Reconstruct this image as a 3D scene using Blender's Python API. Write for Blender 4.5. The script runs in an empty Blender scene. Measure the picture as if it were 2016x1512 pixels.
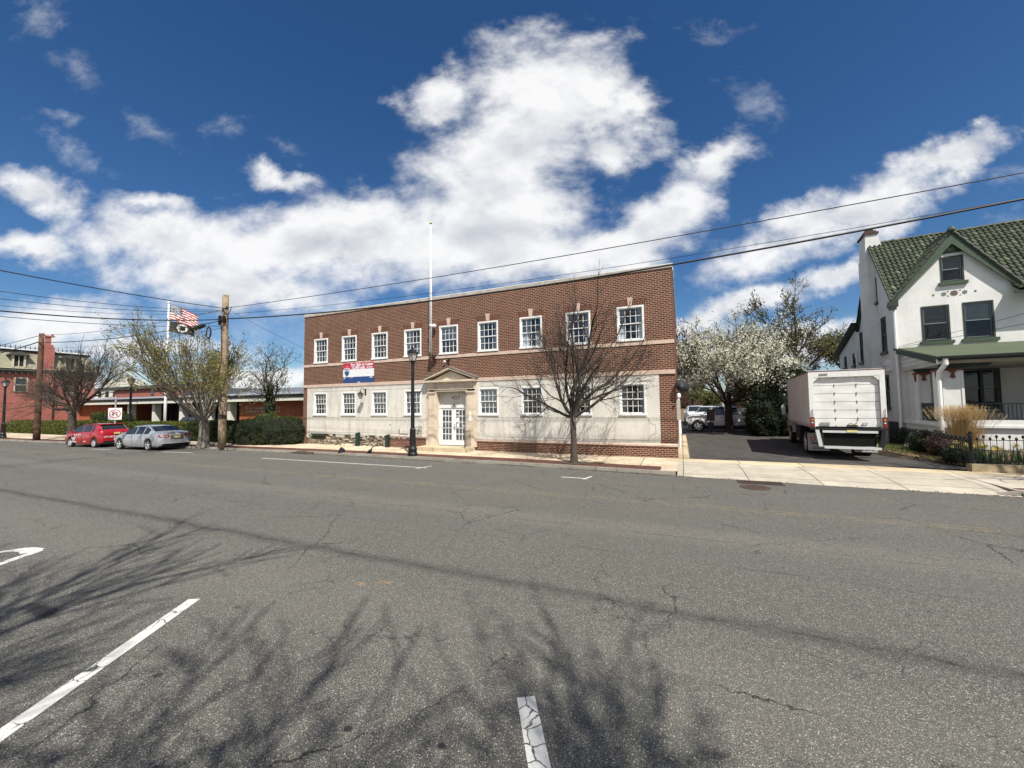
import bpy, bmesh, math, random
from mathutils import Vector, Matrix, noise as mnoise
R = math.radians
random.seed(7)
S = bpy.context.scene
COL = S.collection

# ---------------------------------------------------------------- camera
cam_d = bpy.data.cameras.new('camera'); cam = bpy.data.objects.new('camera', cam_d); COL.objects.link(cam)
cam_d.sensor_width = 36; cam_d.lens = 13.84; cam_d.clip_start = .05; cam_d.clip_end = 3000
cam.matrix_world = Matrix(((0.91881442, 0.03180718, 0.3934061, 0),
                           (0.39449986, -0.04308846, -0.9178852, 0),
                           (-0.01224407, 0.99856481, -0.05213823, 2.5), (0, 0, 0, 1)))
S.camera = cam
S.render.resolution_x = 1024; S.render.resolution_y = 768
S.view_settings.view_transform = 'Standard'; S.view_settings.look = 'None'
S.view_settings.exposure = 0.42; S.view_settings.gamma = 1.0

# ---------------------------------------------------------------- sun and sky
SUN_EL = 53.5
SUN_DIR = Vector((.70 * math.cos(R(SUN_EL)), -.714 * math.cos(R(SUN_EL)), math.sin(R(SUN_EL)))).normalized()   # towards the sun
sl = bpy.data.lights.new('sun', 'SUN'); sl.energy = 5.0; sl.angle = R(.7); sl.color = (1, .955, .88)
so = bpy.data.objects.new('sun', sl); COL.objects.link(so)
so.rotation_euler = SUN_DIR.to_track_quat('Z', 'Y').to_euler(); so.location = (30, -30, 60)
W = bpy.data.worlds.new('World'); S.world = W; W.use_nodes = True
wt = W.node_tree; wt.nodes.clear()
def wn(t, **k):
    n = wt.nodes.new(t)
    for a, v in k.items(): setattr(n, a, v)
    return n
def wmath(op, a, b=None, c=None):
    n = wn('ShaderNodeMath', operation=op)
    for i, v in enumerate((a, b, c)):
        if v is None: continue
        if isinstance(v, (int, float)): n.inputs[i].default_value = v
        else: wt.links.new(v, n.inputs[i])
    return n.outputs[0]
wout = wn('ShaderNodeOutputWorld')
sky = wn('ShaderNodeTexSky', sky_type='NISHITA'); sky.sun_disc = False
sky.sun_elevation = R(SUN_EL); sky.sun_rotation = math.atan2(SUN_DIR.x, SUN_DIR.y)
sky.air_density = 1.0; sky.dust_density = 0.3; sky.ozone_density = 4.5; sky.altitude = 300
hs = wn('ShaderNodeHueSaturation'); hs.inputs['Saturation'].default_value = 1.22; hs.inputs['Value'].default_value = .86; hs.inputs['Hue'].default_value = .503
wt.links.new(sky.outputs[0], hs.inputs['Color'])
bg = wn('ShaderNodeBackground'); bg.inputs['Strength'].default_value = .084
wt.links.new(hs.outputs[0], bg.inputs['Color'])
tc = wn('ShaderNodeTexCoord')
def dot(vec):
    n = wn('ShaderNodeVectorMath', operation='DOT_PRODUCT'); wt.links.new(tc.outputs['Generated'], n.inputs[0]); n.inputs[1].default_value = vec
    return n.outputs['Value']
f_ = wmath('MAXIMUM', dot((-.3944, .9189, 0)), .12)         # a fixed north-west bearing over the street
s_ = wmath('DIVIDE', dot((.9189, .3944, 0)), f_); t_ = wmath('DIVIDE', dot((0, 0, 1)), f_)
cv = wn('ShaderNodeCombineXYZ'); wt.links.new(s_, cv.inputs[0]); wt.links.new(t_, cv.inputs[1])
# large slow warp of the cloud outlines
nw = wn('ShaderNodeTexNoise'); nw.inputs['Scale'].default_value = 4.5; nw.inputs['Detail'].default_value = 5; nw.inputs['Roughness'].default_value = .62
wt.links.new(cv.outputs[0], nw.inputs['Vector'])
vs = wn('ShaderNodeVectorMath', operation='SUBTRACT'); wt.links.new(nw.outputs['Color'], vs.inputs[0]); vs.inputs[1].default_value = (.5, .5, .5)
vm = wn('ShaderNodeVectorMath', operation='MULTIPLY_ADD'); wt.links.new(vs.outputs[0], vm.inputs[0]); vm.inputs[1].default_value = (.20, .17, 0); wt.links.new(cv.outputs[0], vm.inputs[2])
CL = [(0.127,0.840,0.213,0.161,0,1.25),(-0.176,0.816,0.097,0.103,-30,1.10),(0.011,0.661,0.245,0.142,10,1.30),(0.264,0.678,0.168,0.077,10,1.10),(-0.057,0.525,0.245,0.155,20,1.30),(0.335,0.810,0.077,0.077,0,0.95),(-0.453,0.435,0.568,0.123,3,1.30),(-0.888,0.440,0.297,0.103,-8,1.20),(-0.766,0.319,0.361,0.077,-8,1.15),(-0.111,0.431,0.348,0.142,10,1.25),(-0.931,0.542,0.155,0.039,-10,0.95),(-1.237,0.573,0.142,0.065,-12,1.10),(-1.230,0.425,0.168,0.045,-3,1.10),(-1.155,0.231,0.335,0.090,0,0.95),(-0.581,0.224,0.232,0.065,0,0.80),(0.378,0.465,0.258,0.080,38,1.20),(0.529,0.613,0.142,0.067,50,1.10),(0.657,0.806,0.049,0.080,60,0.85),(0.244,0.400,0.245,0.077,8,1.20),(-0.006,0.389,0.258,0.077,5,1.20),(0.867,0.480,0.374,0.075,24,1.20),(1.169,0.633,0.206,0.054,22,1.15),(0.651,0.381,0.155,0.054,25,1.10),(0.619,0.249,0.245,0.044,12,1.05),(0.858,0.319,0.142,0.039,28,1.10),(1.302,0.454,0.090,0.034,20,0.85),(0.448,0.198,0.181,0.052,0,0.80),(0.322,0.359,0.155,0.052,0,0.90),(-0.595,0.600,0.116,0.041,-5,0.95),(-0.744,0.728,0.052,0.031,0,0.80),(-0.926,0.758,0.071,0.034,-35,0.72),(-1.147,0.915,0.080,0.034,-32,0.72),(-1.192,0.786,0.052,0.018,-5,0.80),(-1.150,0.689,0.103,0.028,-35,0.78),(-1.248,1.055,0.058,0.077,0,0.62),(-0.590,0.689,0.052,0.023,-30,0.70),(1.313,0.604,0.077,0.039,10,0.80),(0.571,0.990,0.077,0.026,0,0.55),]
CL += [(-.62,.09,.30,.035,0,1.05), (-1.25,.10,.5,.05,0,1.0), (-.95,.16,.35,.05,0,1.0), (.75,.14,.35,.05,8,1.05), (1.1,.12,.4,.05,0,1.0), (.45,.20,.22,.05,10,1.0)]
acc, accw = None, None
for (cs, ct, rs, rt, ang, wgt) in CL:
    mp = wn('ShaderNodeMapping', vector_type='TEXTURE'); wt.links.new(vm.outputs[0], mp.inputs['Vector'])
    mp.inputs['Location'].default_value = (cs, ct, 0); mp.inputs['Rotation'].default_value = (0, 0, R(ang)); mp.inputs['Scale'].default_value = (rs, rt, 1)
    ln = wn('ShaderNodeVectorMath', operation='LENGTH'); wt.links.new(mp.outputs[0], ln.inputs[0])
    if wgt < .9:
        d = wmath('ADD', ln.outputs['Value'], .85 - wgt); accw = d if accw is None else wmath('MINIMUM', accw, d)
    else:
        d = wmath('ADD', ln.outputs['Value'], 1.25 - wgt); acc = d if acc is None else wmath('SMOOTH_MIN', acc, d, .3)
def fbm(vec, sc, det, rough, dist=0.0):
    n = wn('ShaderNodeTexNoise'); n.inputs['Scale'].default_value = sc; n.inputs['Detail'].default_value = det; n.inputs['Roughness'].default_value = rough
    n.inputs['Distortion'].default_value = dist; wt.links.new(vec, n.inputs['Vector']); return n.outputs['Fac']
stretch = wn('ShaderNodeMapping'); stretch.inputs['Rotation'].default_value = (0, 0, R(-25)); stretch.inputs['Scale'].default_value = (.8, 1.25, 1)
wt.links.new(cv.outputs[0], stretch.inputs['Vector'])
n1 = fbm(stretch.outputs[0], 5.5, 12, .60, .15)
dens = wmath('SUBTRACT', 1.22, acc)
nh = fbm(stretch.outputs[0], 17, 8, .66, .3)
dens = wmath('ADD', dens, wmath('MULTIPLY', wmath('SUBTRACT', n1, .5), 2.1)); dens = wmath('ADD', dens, wmath('MULTIPLY', wmath('SUBTRACT', nh, .5), .5))
def sstep(v, a, b, lo=0.0, hi=1.0):
    n = wn('ShaderNodeMapRange', interpolation_type='SMOOTHSTEP'); wt.links.new(v, n.inputs['Value'])
    n.inputs['From Min'].default_value = a; n.inputs['From Max'].default_value = b; n.inputs['To Min'].default_value = lo; n.inputs['To Max'].default_value = hi
    return n.outputs['Result']
alpha = sstep(dens, -.10, .85)
dw = wmath('SUBTRACT', 1.35, accw); dw = wmath('ADD', dw, wmath('MULTIPLY', wmath('SUBTRACT', nh, .5), 3.4)); dw = wmath('ADD', dw, wmath('MULTIPLY', wmath('SUBTRACT', n1, .5), 2.4))
alpha = wmath('MAXIMUM', alpha, sstep(dw, -.1, 2.6, 0.0, .42))
# relief: density towards the sun against density here
off = wn('ShaderNodeVectorMath', operation='ADD'); wt.links.new(stretch.outputs[0], off.inputs[0]); off.inputs[1].default_value = (.035, .06, 0)
n2 = fbm(off.outputs[0], 5.5, 5, .55, .15)
n1b = fbm(stretch.outputs[0], 5.5, 5, .55, .15)
rel = wmath('SUBTRACT', n1b, n2)
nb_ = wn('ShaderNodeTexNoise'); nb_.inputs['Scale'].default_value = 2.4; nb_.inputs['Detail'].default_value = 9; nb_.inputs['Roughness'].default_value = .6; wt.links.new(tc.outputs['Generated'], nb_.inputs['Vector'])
rear = wmath('MULTIPLY', sstep(nb_.outputs['Fac'], .43, .60), sstep(dot((-.3944, .9189, 0)), -.10, .12, 1.0, 0.0))      # unseen broken cloud added behind the camera as white fill light
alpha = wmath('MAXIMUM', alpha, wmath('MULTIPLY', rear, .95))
thick = sstep(dens, .45, 1.5)
br = wmath('ADD', wmath('MULTIPLY', rel, 1.25), wmath('SUBTRACT', .99, wmath('MULTIPLY', thick, .22)))
low = sstep(t_, .0, .55, -.05, 0.0)
br = wmath('MINIMUM', wmath('MAXIMUM', wmath('ADD', br, low), .48), 1.0)
cr = wn('ShaderNodeValToRGB'); cr.color_ramp.elements[0].position = .45; cr.color_ramp.elements[0].color = (.42, .46, .53, 1)
cr.color_ramp.elements[1].position = 1.0; cr.color_ramp.elements[1].color = (.95, .95, .955, 1)
e = cr.color_ramp.elements.new(.75); e.color = (.70, .72, .76, 1)
wt.links.new(br, cr.inputs[0])
bg2 = wn('ShaderNodeBackground'); bg2.inputs['Strength'].default_value = .77; wt.links.new(cr.outputs[0], bg2.inputs['Color'])
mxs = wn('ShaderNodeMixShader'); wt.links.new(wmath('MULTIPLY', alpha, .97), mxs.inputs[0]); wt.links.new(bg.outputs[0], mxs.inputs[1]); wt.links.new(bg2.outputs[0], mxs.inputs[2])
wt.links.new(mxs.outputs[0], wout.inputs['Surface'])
try: W.cycles.sampling_method = 'MANUAL'; W.cycles.sample_map_resolution = 512
except Exception: pass
S.cycles.max_bounces = 6; S.cycles.diffuse_bounces = 3; S.cycles.transparent_max_bounces = 16; S.cycles.use_denoising = True

# ---------------------------------------------------------------- mesh helpers
class MB:
    def __init__(s): s.v = []; s.f = []; s.m = []
    def face(s, pts, m=0):
        i = len(s.v); s.v += [tuple(p) for p in pts]; s.f.append(tuple(range(i, i + len(pts)))); s.m.append(m)
    def box(s, x0, x1, y0, y1, z0, z1, m=0, rot=0, piv=None):
        i = len(s.v)
        c = [(x0, y0, z0), (x1, y0, z0), (x1, y1, z0), (x0, y1, z0), (x0, y0, z1), (x1, y0, z1), (x1, y1, z1), (x0, y1, z1)]
        if rot:
            px, py = piv if piv else ((x0 + x1) / 2, (y0 + y1) / 2); ca, sa = math.cos(rot), math.sin(rot)
            c = [(px + (x - px) * ca - (y - py) * sa, py + (x - px) * sa + (y - py) * ca, z) for x, y, z in c]
        s.v += c
        for q in ((0, 3, 2, 1), (4, 5, 6, 7), (0, 1, 5, 4), (1, 2, 6, 5), (2, 3, 7, 6), (3, 0, 4, 7)):
            s.f.append(tuple(i + k for k in q)); s.m.append(m)
        return s
    def tube(s, pts, rad, n=6, m=0, cap=True):
        pts = [Vector(p) for p in pts]
        if isinstance(rad, (int, float)): rad = [rad] * len(pts)
        i0 = len(s.v); prev = None
        for k, p in enumerate(pts):
            d = (pts[min(k + 1, len(pts) - 1)] - pts[max(k - 1, 0)])
            if d.length < 1e-9: d = Vector((0, 0, 1))
            d.normalize()
            if prev is None:
                a = Vector((0, 0, 1)) if abs(d.z) < .9 else Vector((1, 0, 0)); u = d.cross(a).normalized()
            else:
                u = prev - d * prev.dot(d); u = u.normalized() if u.length > 1e-6 else d.orthogonal().normalized()
            prev = u; w = d.cross(u)
            for j in range(n):
                t = 2 * math.pi * j / n; q = p + (u * math.cos(t) + w * math.sin(t)) * rad[k]; s.v.append((q.x, q.y, q.z))
        for k in range(len(pts) - 1):
            for j in range(n):
                a = i0 + k * n + j; b = i0 + k * n + (j + 1) % n
                s.f.append((a, b, b + n, a + n)); s.m.append(m)
        if cap and n > 3:
            s.f.append(tuple(i0 + j for j in range(n - 1, -1, -1))); s.m.append(m)
            k = i0 + (len(pts) - 1) * n; s.f.append(tuple(k + j for j in range(n))); s.m.append(m)
        return s
    def lathe(s, prof, n=12, c=(0, 0, 0), m=0, ph=0):
        i0 = len(s.v)
        for r, z in prof:
            for j in range(n):
                t = 2 * math.pi * j / n + ph; s.v.append((c[0] + r * math.cos(t), c[1] + r * math.sin(t), c[2] + z))
        for k in range(len(prof) - 1):
            for j in range(n):
                a = i0 + k * n + j; b = i0 + k * n + (j + 1) % n; s.f.append((a, b, b + n, a + n)); s.m.append(m)
        s.f.append(tuple(i0 + j for j in range(n - 1, -1, -1))); s.m.append(m)
        k = i0 + (len(prof) - 1) * n; s.f.append(tuple(k + j for j in range(n))); s.m.append(m)
        return s
    def prism(s, poly, y0, y1, m=0, axis='y'):
        """poly of (a,b); extruded along y (a=x,b=z) or z (a=x,b=y) or x (a=y,b=z)"""
        P = {'y': lambda a, b, t: (a, t, b), 'z': lambda a, b, t: (a, b, t), 'x': lambda a, b, t: (t, a, b)}[axis]
        n = len(poly); i = len(s.v)
        s.v += [P(a, b, y0) for a, b in poly] + [P(a, b, y1) for a, b in poly]
        s.f.append(tuple(i + k for k in range(n))); s.m.append(m)
        s.f.append(tuple(i + n + k for k in range(n - 1, -1, -1))); s.m.append(m)
        for k in range(n):
            s.f.append((i + k, i + n + k, i + n + (k + 1) % n, i + (k + 1) % n)); s.m.append(m)
        return s
    def add(s, o, M=None, m=0):
        i = len(s.v)
        s.v += [tuple(M @ Vector(p)) if M else p for p in o.v]
        s.f += [tuple(i + k for k in f) for f in o.f]; s.m += [k + m for k in o.m]
        return s
    def build(s, name, mats, parent=None, smooth=False, world=False, fix=True):
        me = bpy.data.meshes.new(name); me.from_pydata(s.v, [], s.f)
        mats = mats if isinstance(mats, (list, tuple)) else [mats]
        for m in mats: me.materials.append(m)
        if len(mats) > 1: me.polygons.foreach_set('material_index', s.m)
        if smooth: me.polygons.foreach_set('use_smooth', [True] * len(s.f))
        me.update()
        if fix and len(s.f) < 4000:
            bm = bmesh.new(); bm.from_mesh(me); bmesh.ops.remove_doubles(bm, verts=bm.verts, dist=1e-5) if smooth else None
            bmesh.ops.recalc_face_normals(bm, faces=bm.faces); bm.to_mesh(me); bm.free()
        o = bpy.data.objects.new(name, me); COL.objects.link(o)
        if parent:
            o.parent = parent
            if world: o.location = -Vector(parent.location)
        return o
def tag(o, label=None, cat=None, group=None, kind=None):
    if label: o['label'] = label
    if cat: o['category'] = cat
    if group: o['group'] = group
    if kind: o['kind'] = kind
    return o
def thing(name, label, cat, loc=(0, 0, 0), rz=0, group=None):
    o = bpy.data.objects.new(name, None); COL.objects.link(o); o.location = loc; o.rotation_euler = (0, 0, rz); o.empty_display_size = .3
    return tag(o, label, cat, group)
def copy_tree(o, parent=None):
    c = o.copy(); COL.objects.link(c)
    if parent: c.parent = parent
    for ch in list(o.children): copy_tree(ch, c)
    return c
def text_mb(body, size, M, depth=.004, bold=0.0, spacing=1.0, align='CENTER'):
    cu = bpy.data.curves.new('lettering', 'FONT'); cu.body = body; cu.size = size; cu.extrude = depth; cu.offset = bold; cu.align_x = align; cu.align_y = 'CENTER'
    cu.space_character = spacing; cu.resolution_u = 2
    o = bpy.data.objects.new('lettering', cu); COL.objects.link(o)
    dg = bpy.context.evaluated_depsgraph_get(); dg.update(); me = o.evaluated_get(dg).to_mesh()
    mb = MB(); mb.v = [tuple(M @ v.co) for v in me.vertices]; mb.f = [tuple(p.vertices) for p in me.polygons]; mb.m = [0] * len(mb.f)
    o.evaluated_get(dg).to_mesh_clear(); bpy.data.objects.remove(o); bpy.data.curves.remove(cu)
    return mb
FRONT = Matrix.Rotation(R(90), 4, 'X')     # text standing up, read from -Y

# ---------------------------------------------------------------- materials
def new(name):
    m = bpy.data.materials.new(name); m.use_nodes = True; nt = m.node_tree
    return m, nt, nt.nodes['Principled BSDF']
def nd(nt, t, ins=None, **k):
    n = nt.nodes.new(t)
    for a, v in k.items(): setattr(n, a, v)
    for a, v in (ins or {}).items():
        if isinstance(v, bpy.types.NodeSocket): nt.links.new(v, n.inputs[a])
        else: n.inputs[a].default_value = v
    return n
def mix(nt, fac, a, b, bt='MIX'):
    n = nt.nodes.new('ShaderNodeMix'); n.data_type = 'RGBA'; n.blend_type = bt
    for i, v in ((0, fac), (6, a), (7, b)):
        if isinstance(v, bpy.types.NodeSocket): nt.links.new(v, n.inputs[i])
        else: n.inputs[i].default_value = v if i == 0 else (tuple(v) + (1,) if len(v) == 3 else v)
    return n.outputs[2]
def mth(nt, op, a, b=0.0, c=0.0, clamp=False):
    n = nt.nodes.new('ShaderNodeMath'); n.operation = op; n.use_clamp = clamp
    for i, v in enumerate((a, b, c)):
        if isinstance(v, bpy.types.NodeSocket): nt.links.new(v, n.inputs[i])
        else: n.inputs[i].default_value = v
    return n.outputs[0]
def rng(nt, v, a, b, lo=0.0, hi=1.0, smooth=False):
    n = nt.nodes.new('ShaderNodeMapRange'); n.interpolation_type = 'SMOOTHSTEP' if smooth else 'LINEAR'
    nt.links.new(v, n.inputs[0]); n.inputs[1].default_value = a; n.inputs[2].default_value = b; n.inputs[3].default_value = lo; n.inputs[4].default_value = hi
    return n.outputs[0]
def noise(nt, sc, det=4, rough=.6, vec=None, dist=0.0):
    if vec is None: vec = nd(nt, 'ShaderNodeTexCoord').outputs['Object']
    n = nd(nt, 'ShaderNodeTexNoise', {'Scale': sc, 'Detail': det, 'Roughness': rough, 'Distortion': dist, 'Vector': vec}); return n.outputs['Fac']
def bump(nt, bs, h, strength=.3, dist=.02):
    b = nd(nt, 'ShaderNodeBump', {'Height': h, 'Strength': strength, 'Distance': dist}); nt.links.new(b.outputs[0], bs.inputs['Normal'])
def plain(name, col, rough=.6, var=.12, sc=6, metal=0, spec=.5, bmp=0, bsc=60, coat=0):
    m, nt, bs = new(name)
    dark = tuple(max(0, c * (1 - var * 1.6)) for c in col); lite = tuple(min(1, c * (1 + var)) for c in col)
    if var > 0:
        f = noise(nt, sc, 6, .65); f = rng(nt, f, .3, .7)
        nt.links.new(mix(nt, f, dark, lite), bs.inputs['Base Color'])
    else: bs.inputs['Base Color'].default_value = col + (1,)
    bs.inputs['Roughness'].default_value = rough; bs.inputs['Metallic'].default_value = metal
    bs.inputs['Specular IOR Level'].default_value = spec; bs.inputs['Coat Weight'].default_value = coat; bs.inputs['Coat Roughness'].default_value = .08
    if bmp: bump(nt, bs, noise(nt, bsc, 4, .6), bmp, .01)
    return m
def brick(name, c1, c2, mortar, bw=.213, rh=.0725, ms=.011, vary=.5, vertical=False, rough=.85, painted=False):
    m, nt, bs = new(name)
    tcn = nd(nt, 'ShaderNodeTexCoord'); sp = nd(nt, 'ShaderNodeSeparateXYZ', {0: tcn.outputs['Object']})
    cb = nd(nt, 'ShaderNodeCombineXYZ')
    a = mth(nt, 'ADD', sp.outputs[0], sp.outputs[1])
    if vertical: nt.links.new(sp.outputs[2], cb.inputs[0]); nt.links.new(a, cb.inputs[1])
    else: nt.links.new(a, cb.inputs[0]); nt.links.new(sp.outputs[2], cb.inputs[1])
    bt = nd(nt, 'ShaderNodeTexBrick', {'Vector': cb.outputs[0], 'Color1': c1 + (1,), 'Color2': c2 + (1,), 'Mortar': mortar + (1,), 'Scale': 1.0,
            'Mortar Size': ms, 'Mortar Smooth': .15, 'Bias': 0.0, 'Brick Width': bw, 'Row Height': rh})
    n = noise(nt, 1.3, 5, .6); n2 = noise(nt, 22, 3, .6)
    c = mix(nt, rng(nt, n, .3, .75, 0, .45), bt.outputs['Color'], (.55, .5, .48), 'MULTIPLY')
    c = mix(nt, rng(nt, n2, .35, .7, 0, vary), c, (.45, .42, .42), 'MULTIPLY')
    nt.links.new(c, bs.inputs['Base Color']); bs.inputs['Roughness'].default_value = rough; bs.inputs['Specular IOR Level'].default_value = .25
    bump(nt, bs, mth(nt, 'SUBTRACT', 1.0, bt.outputs['Fac']), .6, .008)
    return m
def leaf(name, col, col2, trans=.35, sc=3.0, rough=.6):
    m, nt, bs = new(name)
    gi = nd(nt, 'ShaderNodeNewGeometry').outputs['Random Per Island']
    f = mth(nt, 'ADD', mth(nt, 'MULTIPLY', gi, .6), mth(nt, 'MULTIPLY', noise(nt, sc, 3), .5), clamp=True)
    c = mix(nt, f, col, col2); nt.links.new(c, bs.inputs['Base Color']); bs.inputs['Roughness'].default_value = rough; bs.inputs['Specular IOR Level'].default_value = .25
    tr = nd(nt, 'ShaderNodeBsdfTranslucent', {'Color': c}); ms = nd(nt, 'ShaderNodeMixShader', {0: trans, 1: bs.outputs[0], 2: tr.outputs[0]})
    nt.links.new(ms.outputs[0], nt.nodes['Material Output'].inputs[0]); return m
def glassy(name, tint=(.75, .82, .85), refl=.12, op=.0, dark=(.02, .025, .03)):
    m, nt, bs = new(name); nt.nodes.remove(bs)
    tp = nd(nt, 'ShaderNodeBsdfTransparent', {0: tint + (1,)}); df = nd(nt, 'ShaderNodeBsdfDiffuse', {0: dark + (1,)})
    gl = nd(nt, 'ShaderNodeBsdfGlossy', {'Color': (.95, .97, 1, 1), 'Roughness': .02})
    lw = nd(nt, 'ShaderNodeFresnel', {'IOR': 1.5}); fr = mth(nt, 'ADD', lw.outputs[0], refl, clamp=True)
    b = nd(nt, 'ShaderNodeMixShader', {0: op, 1: tp.outputs[0], 2: df.outputs[0]})
    ms = nd(nt, 'ShaderNodeMixShader', {0: fr, 1: b.outputs[0], 2: gl.outputs[0]})
    nt.links.new(ms.outputs[0], nt.nodes['Material Output'].inputs[0]); return m

def asphalt_mat():
    m, nt, bs = new('asphalt'); ob = nd(nt, 'ShaderNodeTexCoord').outputs['Object']
    sp = nd(nt, 'ShaderNodeSeparateXYZ', {0: ob}); X, Y = sp.outputs[0], sp.outputs[1]
    big = noise(nt, .35, 5, .6, ob); mid = noise(nt, 3.2, 6, .65, ob); fine = noise(nt, 95, 3, .75, ob)
    c = mix(nt, rng(nt, big, .3, .7), (.155, .149, .126), (.212, .203, .172))
    c = mix(nt, rng(nt, mid, .3, .7, 0, .30), c, (.12, .115, .105)); c = mix(nt, rng(nt, noise(nt, 30, 5, .8, ob), .36, .62, 0, .55), c, (.062, .058, .052)); c = mix(nt, rng(nt, noise(nt, 9, 8, .85, ob), .42, .64, 0, .45), c, (.30, .285, .235)); c = mix(nt, rng(nt, noise(nt, 17, 8, .9, ob), .44, .60, .6, 0), c, (.05, .048, .043))
    c = mix(nt, rng(nt, fine, .40, .58, .0, 1.0, True), (.035, .033, .030), c)
    # pale stones worn out of the tar
    jit = nd(nt, 'ShaderNodeVectorMath', {0: nd(nt, 'ShaderNodeTexNoise', {'Vector': ob, 'Scale': 60.0, 'Detail': 3}).outputs['Color'], 1: (.022, .022, .022), 2: ob}, operation='MULTIPLY_ADD').outputs[0]
    for sc, th, cl, am in ((44, .16, (.56, .54, .46), .7), (84, .24, (.46, .44, .38), .75), (150, .28, (.40, .38, .34), .7)):
        v = nd(nt, 'ShaderNodeTexVoronoi', {'Vector': jit, 'Scale': sc, 'Randomness': 1.0}, feature='F1')
        pick = mth(nt, 'GREATER_THAN', nd(nt, 'ShaderNodeSeparateColor', {0: v.outputs['Color']}).outputs[0], .66)
        st = mth(nt, 'MULTIPLY', rng(nt, v.outputs['Distance'], th, th + .14, am, 0, True), pick)
        c = mix(nt, st, c, cl)
    wob = mth(nt, 'SUBTRACT', noise(nt, .9, 4, .6, ob), .5); wob2 = mth(nt, 'SUBTRACT', noise(nt, 7, 4, .7, ob), .5)
    wv = mth(nt, 'ADD', mth(nt, 'MULTIPLY', wob, .35), mth(nt, 'MULTIPLY', wob2, .12))
    Yw = mth(nt, 'ADD', Y, wv)
    def seam(y, half, soft, amt, src=Yw):
        return rng(nt, mth(nt, 'ABSOLUTE', mth(nt, 'SUBTRACT', src, y)), half, half + soft, amt, 0, True)
    # paving seam where the parking lane meets the carriageway, and finer ones
    c = mix(nt, seam(5.2, .015, .22, .42), c, (.030, .029, .027))
    c = mix(nt, mth(nt, 'MULTIPLY', seam(5.2, .008, .03, .6), rng(nt, mid, .42, .6)), c, (.012, .012, .012))
    for y, a in ((8.1, .6), (12.4, .7), (6.9, .4)):
        c = mix(nt, mth(nt, 'MULTIPLY', seam(y, .008, .03, a), rng(nt, noise(nt, .8, 3, .6, ob), .42, .58)), c, (.02, .02, .02))
    # tyre lanes, an old patch, fine alligator cracking in the parking lane
    for y, w_, a, cl in ((7.3, .5, .22, (.10, .098, .09)), (9.2, .5, .20, (.10, .098, .09)), (11.9, .5, .25, (.10, .098, .09)), (8.3, .55, .16, (.24, .23, .20)), (13.9, .6, .35, (.09, .088, .08)), (3.9, .8, .14, (.23, .22, .18))):
        c = mix(nt, mth(nt, 'MULTIPLY', seam(y, w_ * .3, w_, a), rng(nt, mid, .25, .6, .5, 1)), c, cl)
    wv2 = nd(nt, 'ShaderNodeVectorMath', {0: nd(nt, 'ShaderNodeTexNoise', {'Vector': ob, 'Scale': 3.0, 'Detail': 5, 'Roughness': .7}).outputs['Color'], 1: (.3, .3, .3), 2: ob}, operation='MULTIPLY_ADD')
    va = nd(nt, 'ShaderNodeTexVoronoi', {'Vector': wv2.outputs[0], 'Scale': .95}, feature='DISTANCE_TO_EDGE')
    c = mix(nt, mth(nt, 'MULTIPLY', rng(nt, va.outputs['Distance'], .001, .008, .8, 0, True), rng(nt, noise(nt, .45, 3, .5, nd(nt, 'ShaderNodeMapping', {'Vector': ob, 'Location': (3, 7, 0)}).outputs[0]), .50, .57, 0, 1, True)), c, (.02, .02, .02))
    # cracks
    wvec = nd(nt, 'ShaderNodeVectorMath', {0: nd(nt, 'ShaderNodeTexNoise', {'Vector': ob, 'Scale': 1.6, 'Detail': 6, 'Roughness': .7}).outputs['Color'], 1: (.5, .5, .5), 2: ob}, operation='MULTIPLY_ADD')
    v = nd(nt, 'ShaderNodeTexVoronoi', {'Vector': wvec.outputs[0], 'Scale': .42}, feature='DISTANCE_TO_EDGE')
    ck = mth(nt, 'MULTIPLY', rng(nt, v.outputs['Distance'], .001, .0065, .85, 0, True), rng(nt, noise(nt, .33, 2, .5, ob), .50, .60, 0, 1, True))
    c = mix(nt, ck, c, (.012, .012, .012))
    # worn double yellow centre line
    for y in (10.52, 10.72):
        tl = mth(nt, 'MULTIPLY', seam(y, .035, .02, .38, Y), rng(nt, noise(nt, 2.2, 6, .8, ob), .42, .62))
        c = mix(nt, tl, c, (.34, .24, .10))
    # yellow scrap of paint and oil spots
    def spot(x, y, rx, ry, rot=0):
        mp = nd(nt, 'ShaderNodeMapping', {'Vector': wvec.outputs[0] if rot == 99 else ob, 'Location': (x, y, 0), 'Rotation': (0, 0, R(rot)), 'Scale': (rx, ry, 1)}, vector_type='TEXTURE')
        l = nd(nt, 'ShaderNodeVectorMath', {0: mp.outputs[0]}, operation='LENGTH').outputs['Value']
        return mth(nt, 'ADD', l, mth(nt, 'MULTIPLY', wob2, .8))
    for x, y, rx, ry, rot, a in ((-7.42, 2.32, .40, .12, 0, .85), (-2.46, 2.42, .045, .035, 0, .95), (-1.70, 2.57, .04, .035, 0, .95), (-5.2, 3.3, .07, .04, 0, .5), (-30, 11.6, 1.0, .12, 0, .6), (-4.6, 2.2, .06, .04, 0, .8)):
        s = spot(x, y, rx, ry, rot); c = mix(nt, mth(nt, 'MULTIPLY', rng(nt, s, .5, 1.15, 1, 0, True), a), c, (.016, .016, .017))
    for x, y, rx, ry, rot in ((-3.95, 4.55, .16, .05, 25), (-4.25, 4.38, .09, .05, 15)):
        s = spot(x, y, rx, ry, rot); c = mix(nt, mth(nt, 'MULTIPLY', rng(nt, s, .2, 1.2, .8, 0, True), rng(nt, noise(nt, 24, 4, .8, ob), .48, .56)), c, (.50, .28, .08))
    nt.links.new(c, bs.inputs['Base Color']); bs.inputs['Roughness'].default_value = .82; bs.inputs['Specular IOR Level'].default_value = .3
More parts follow.
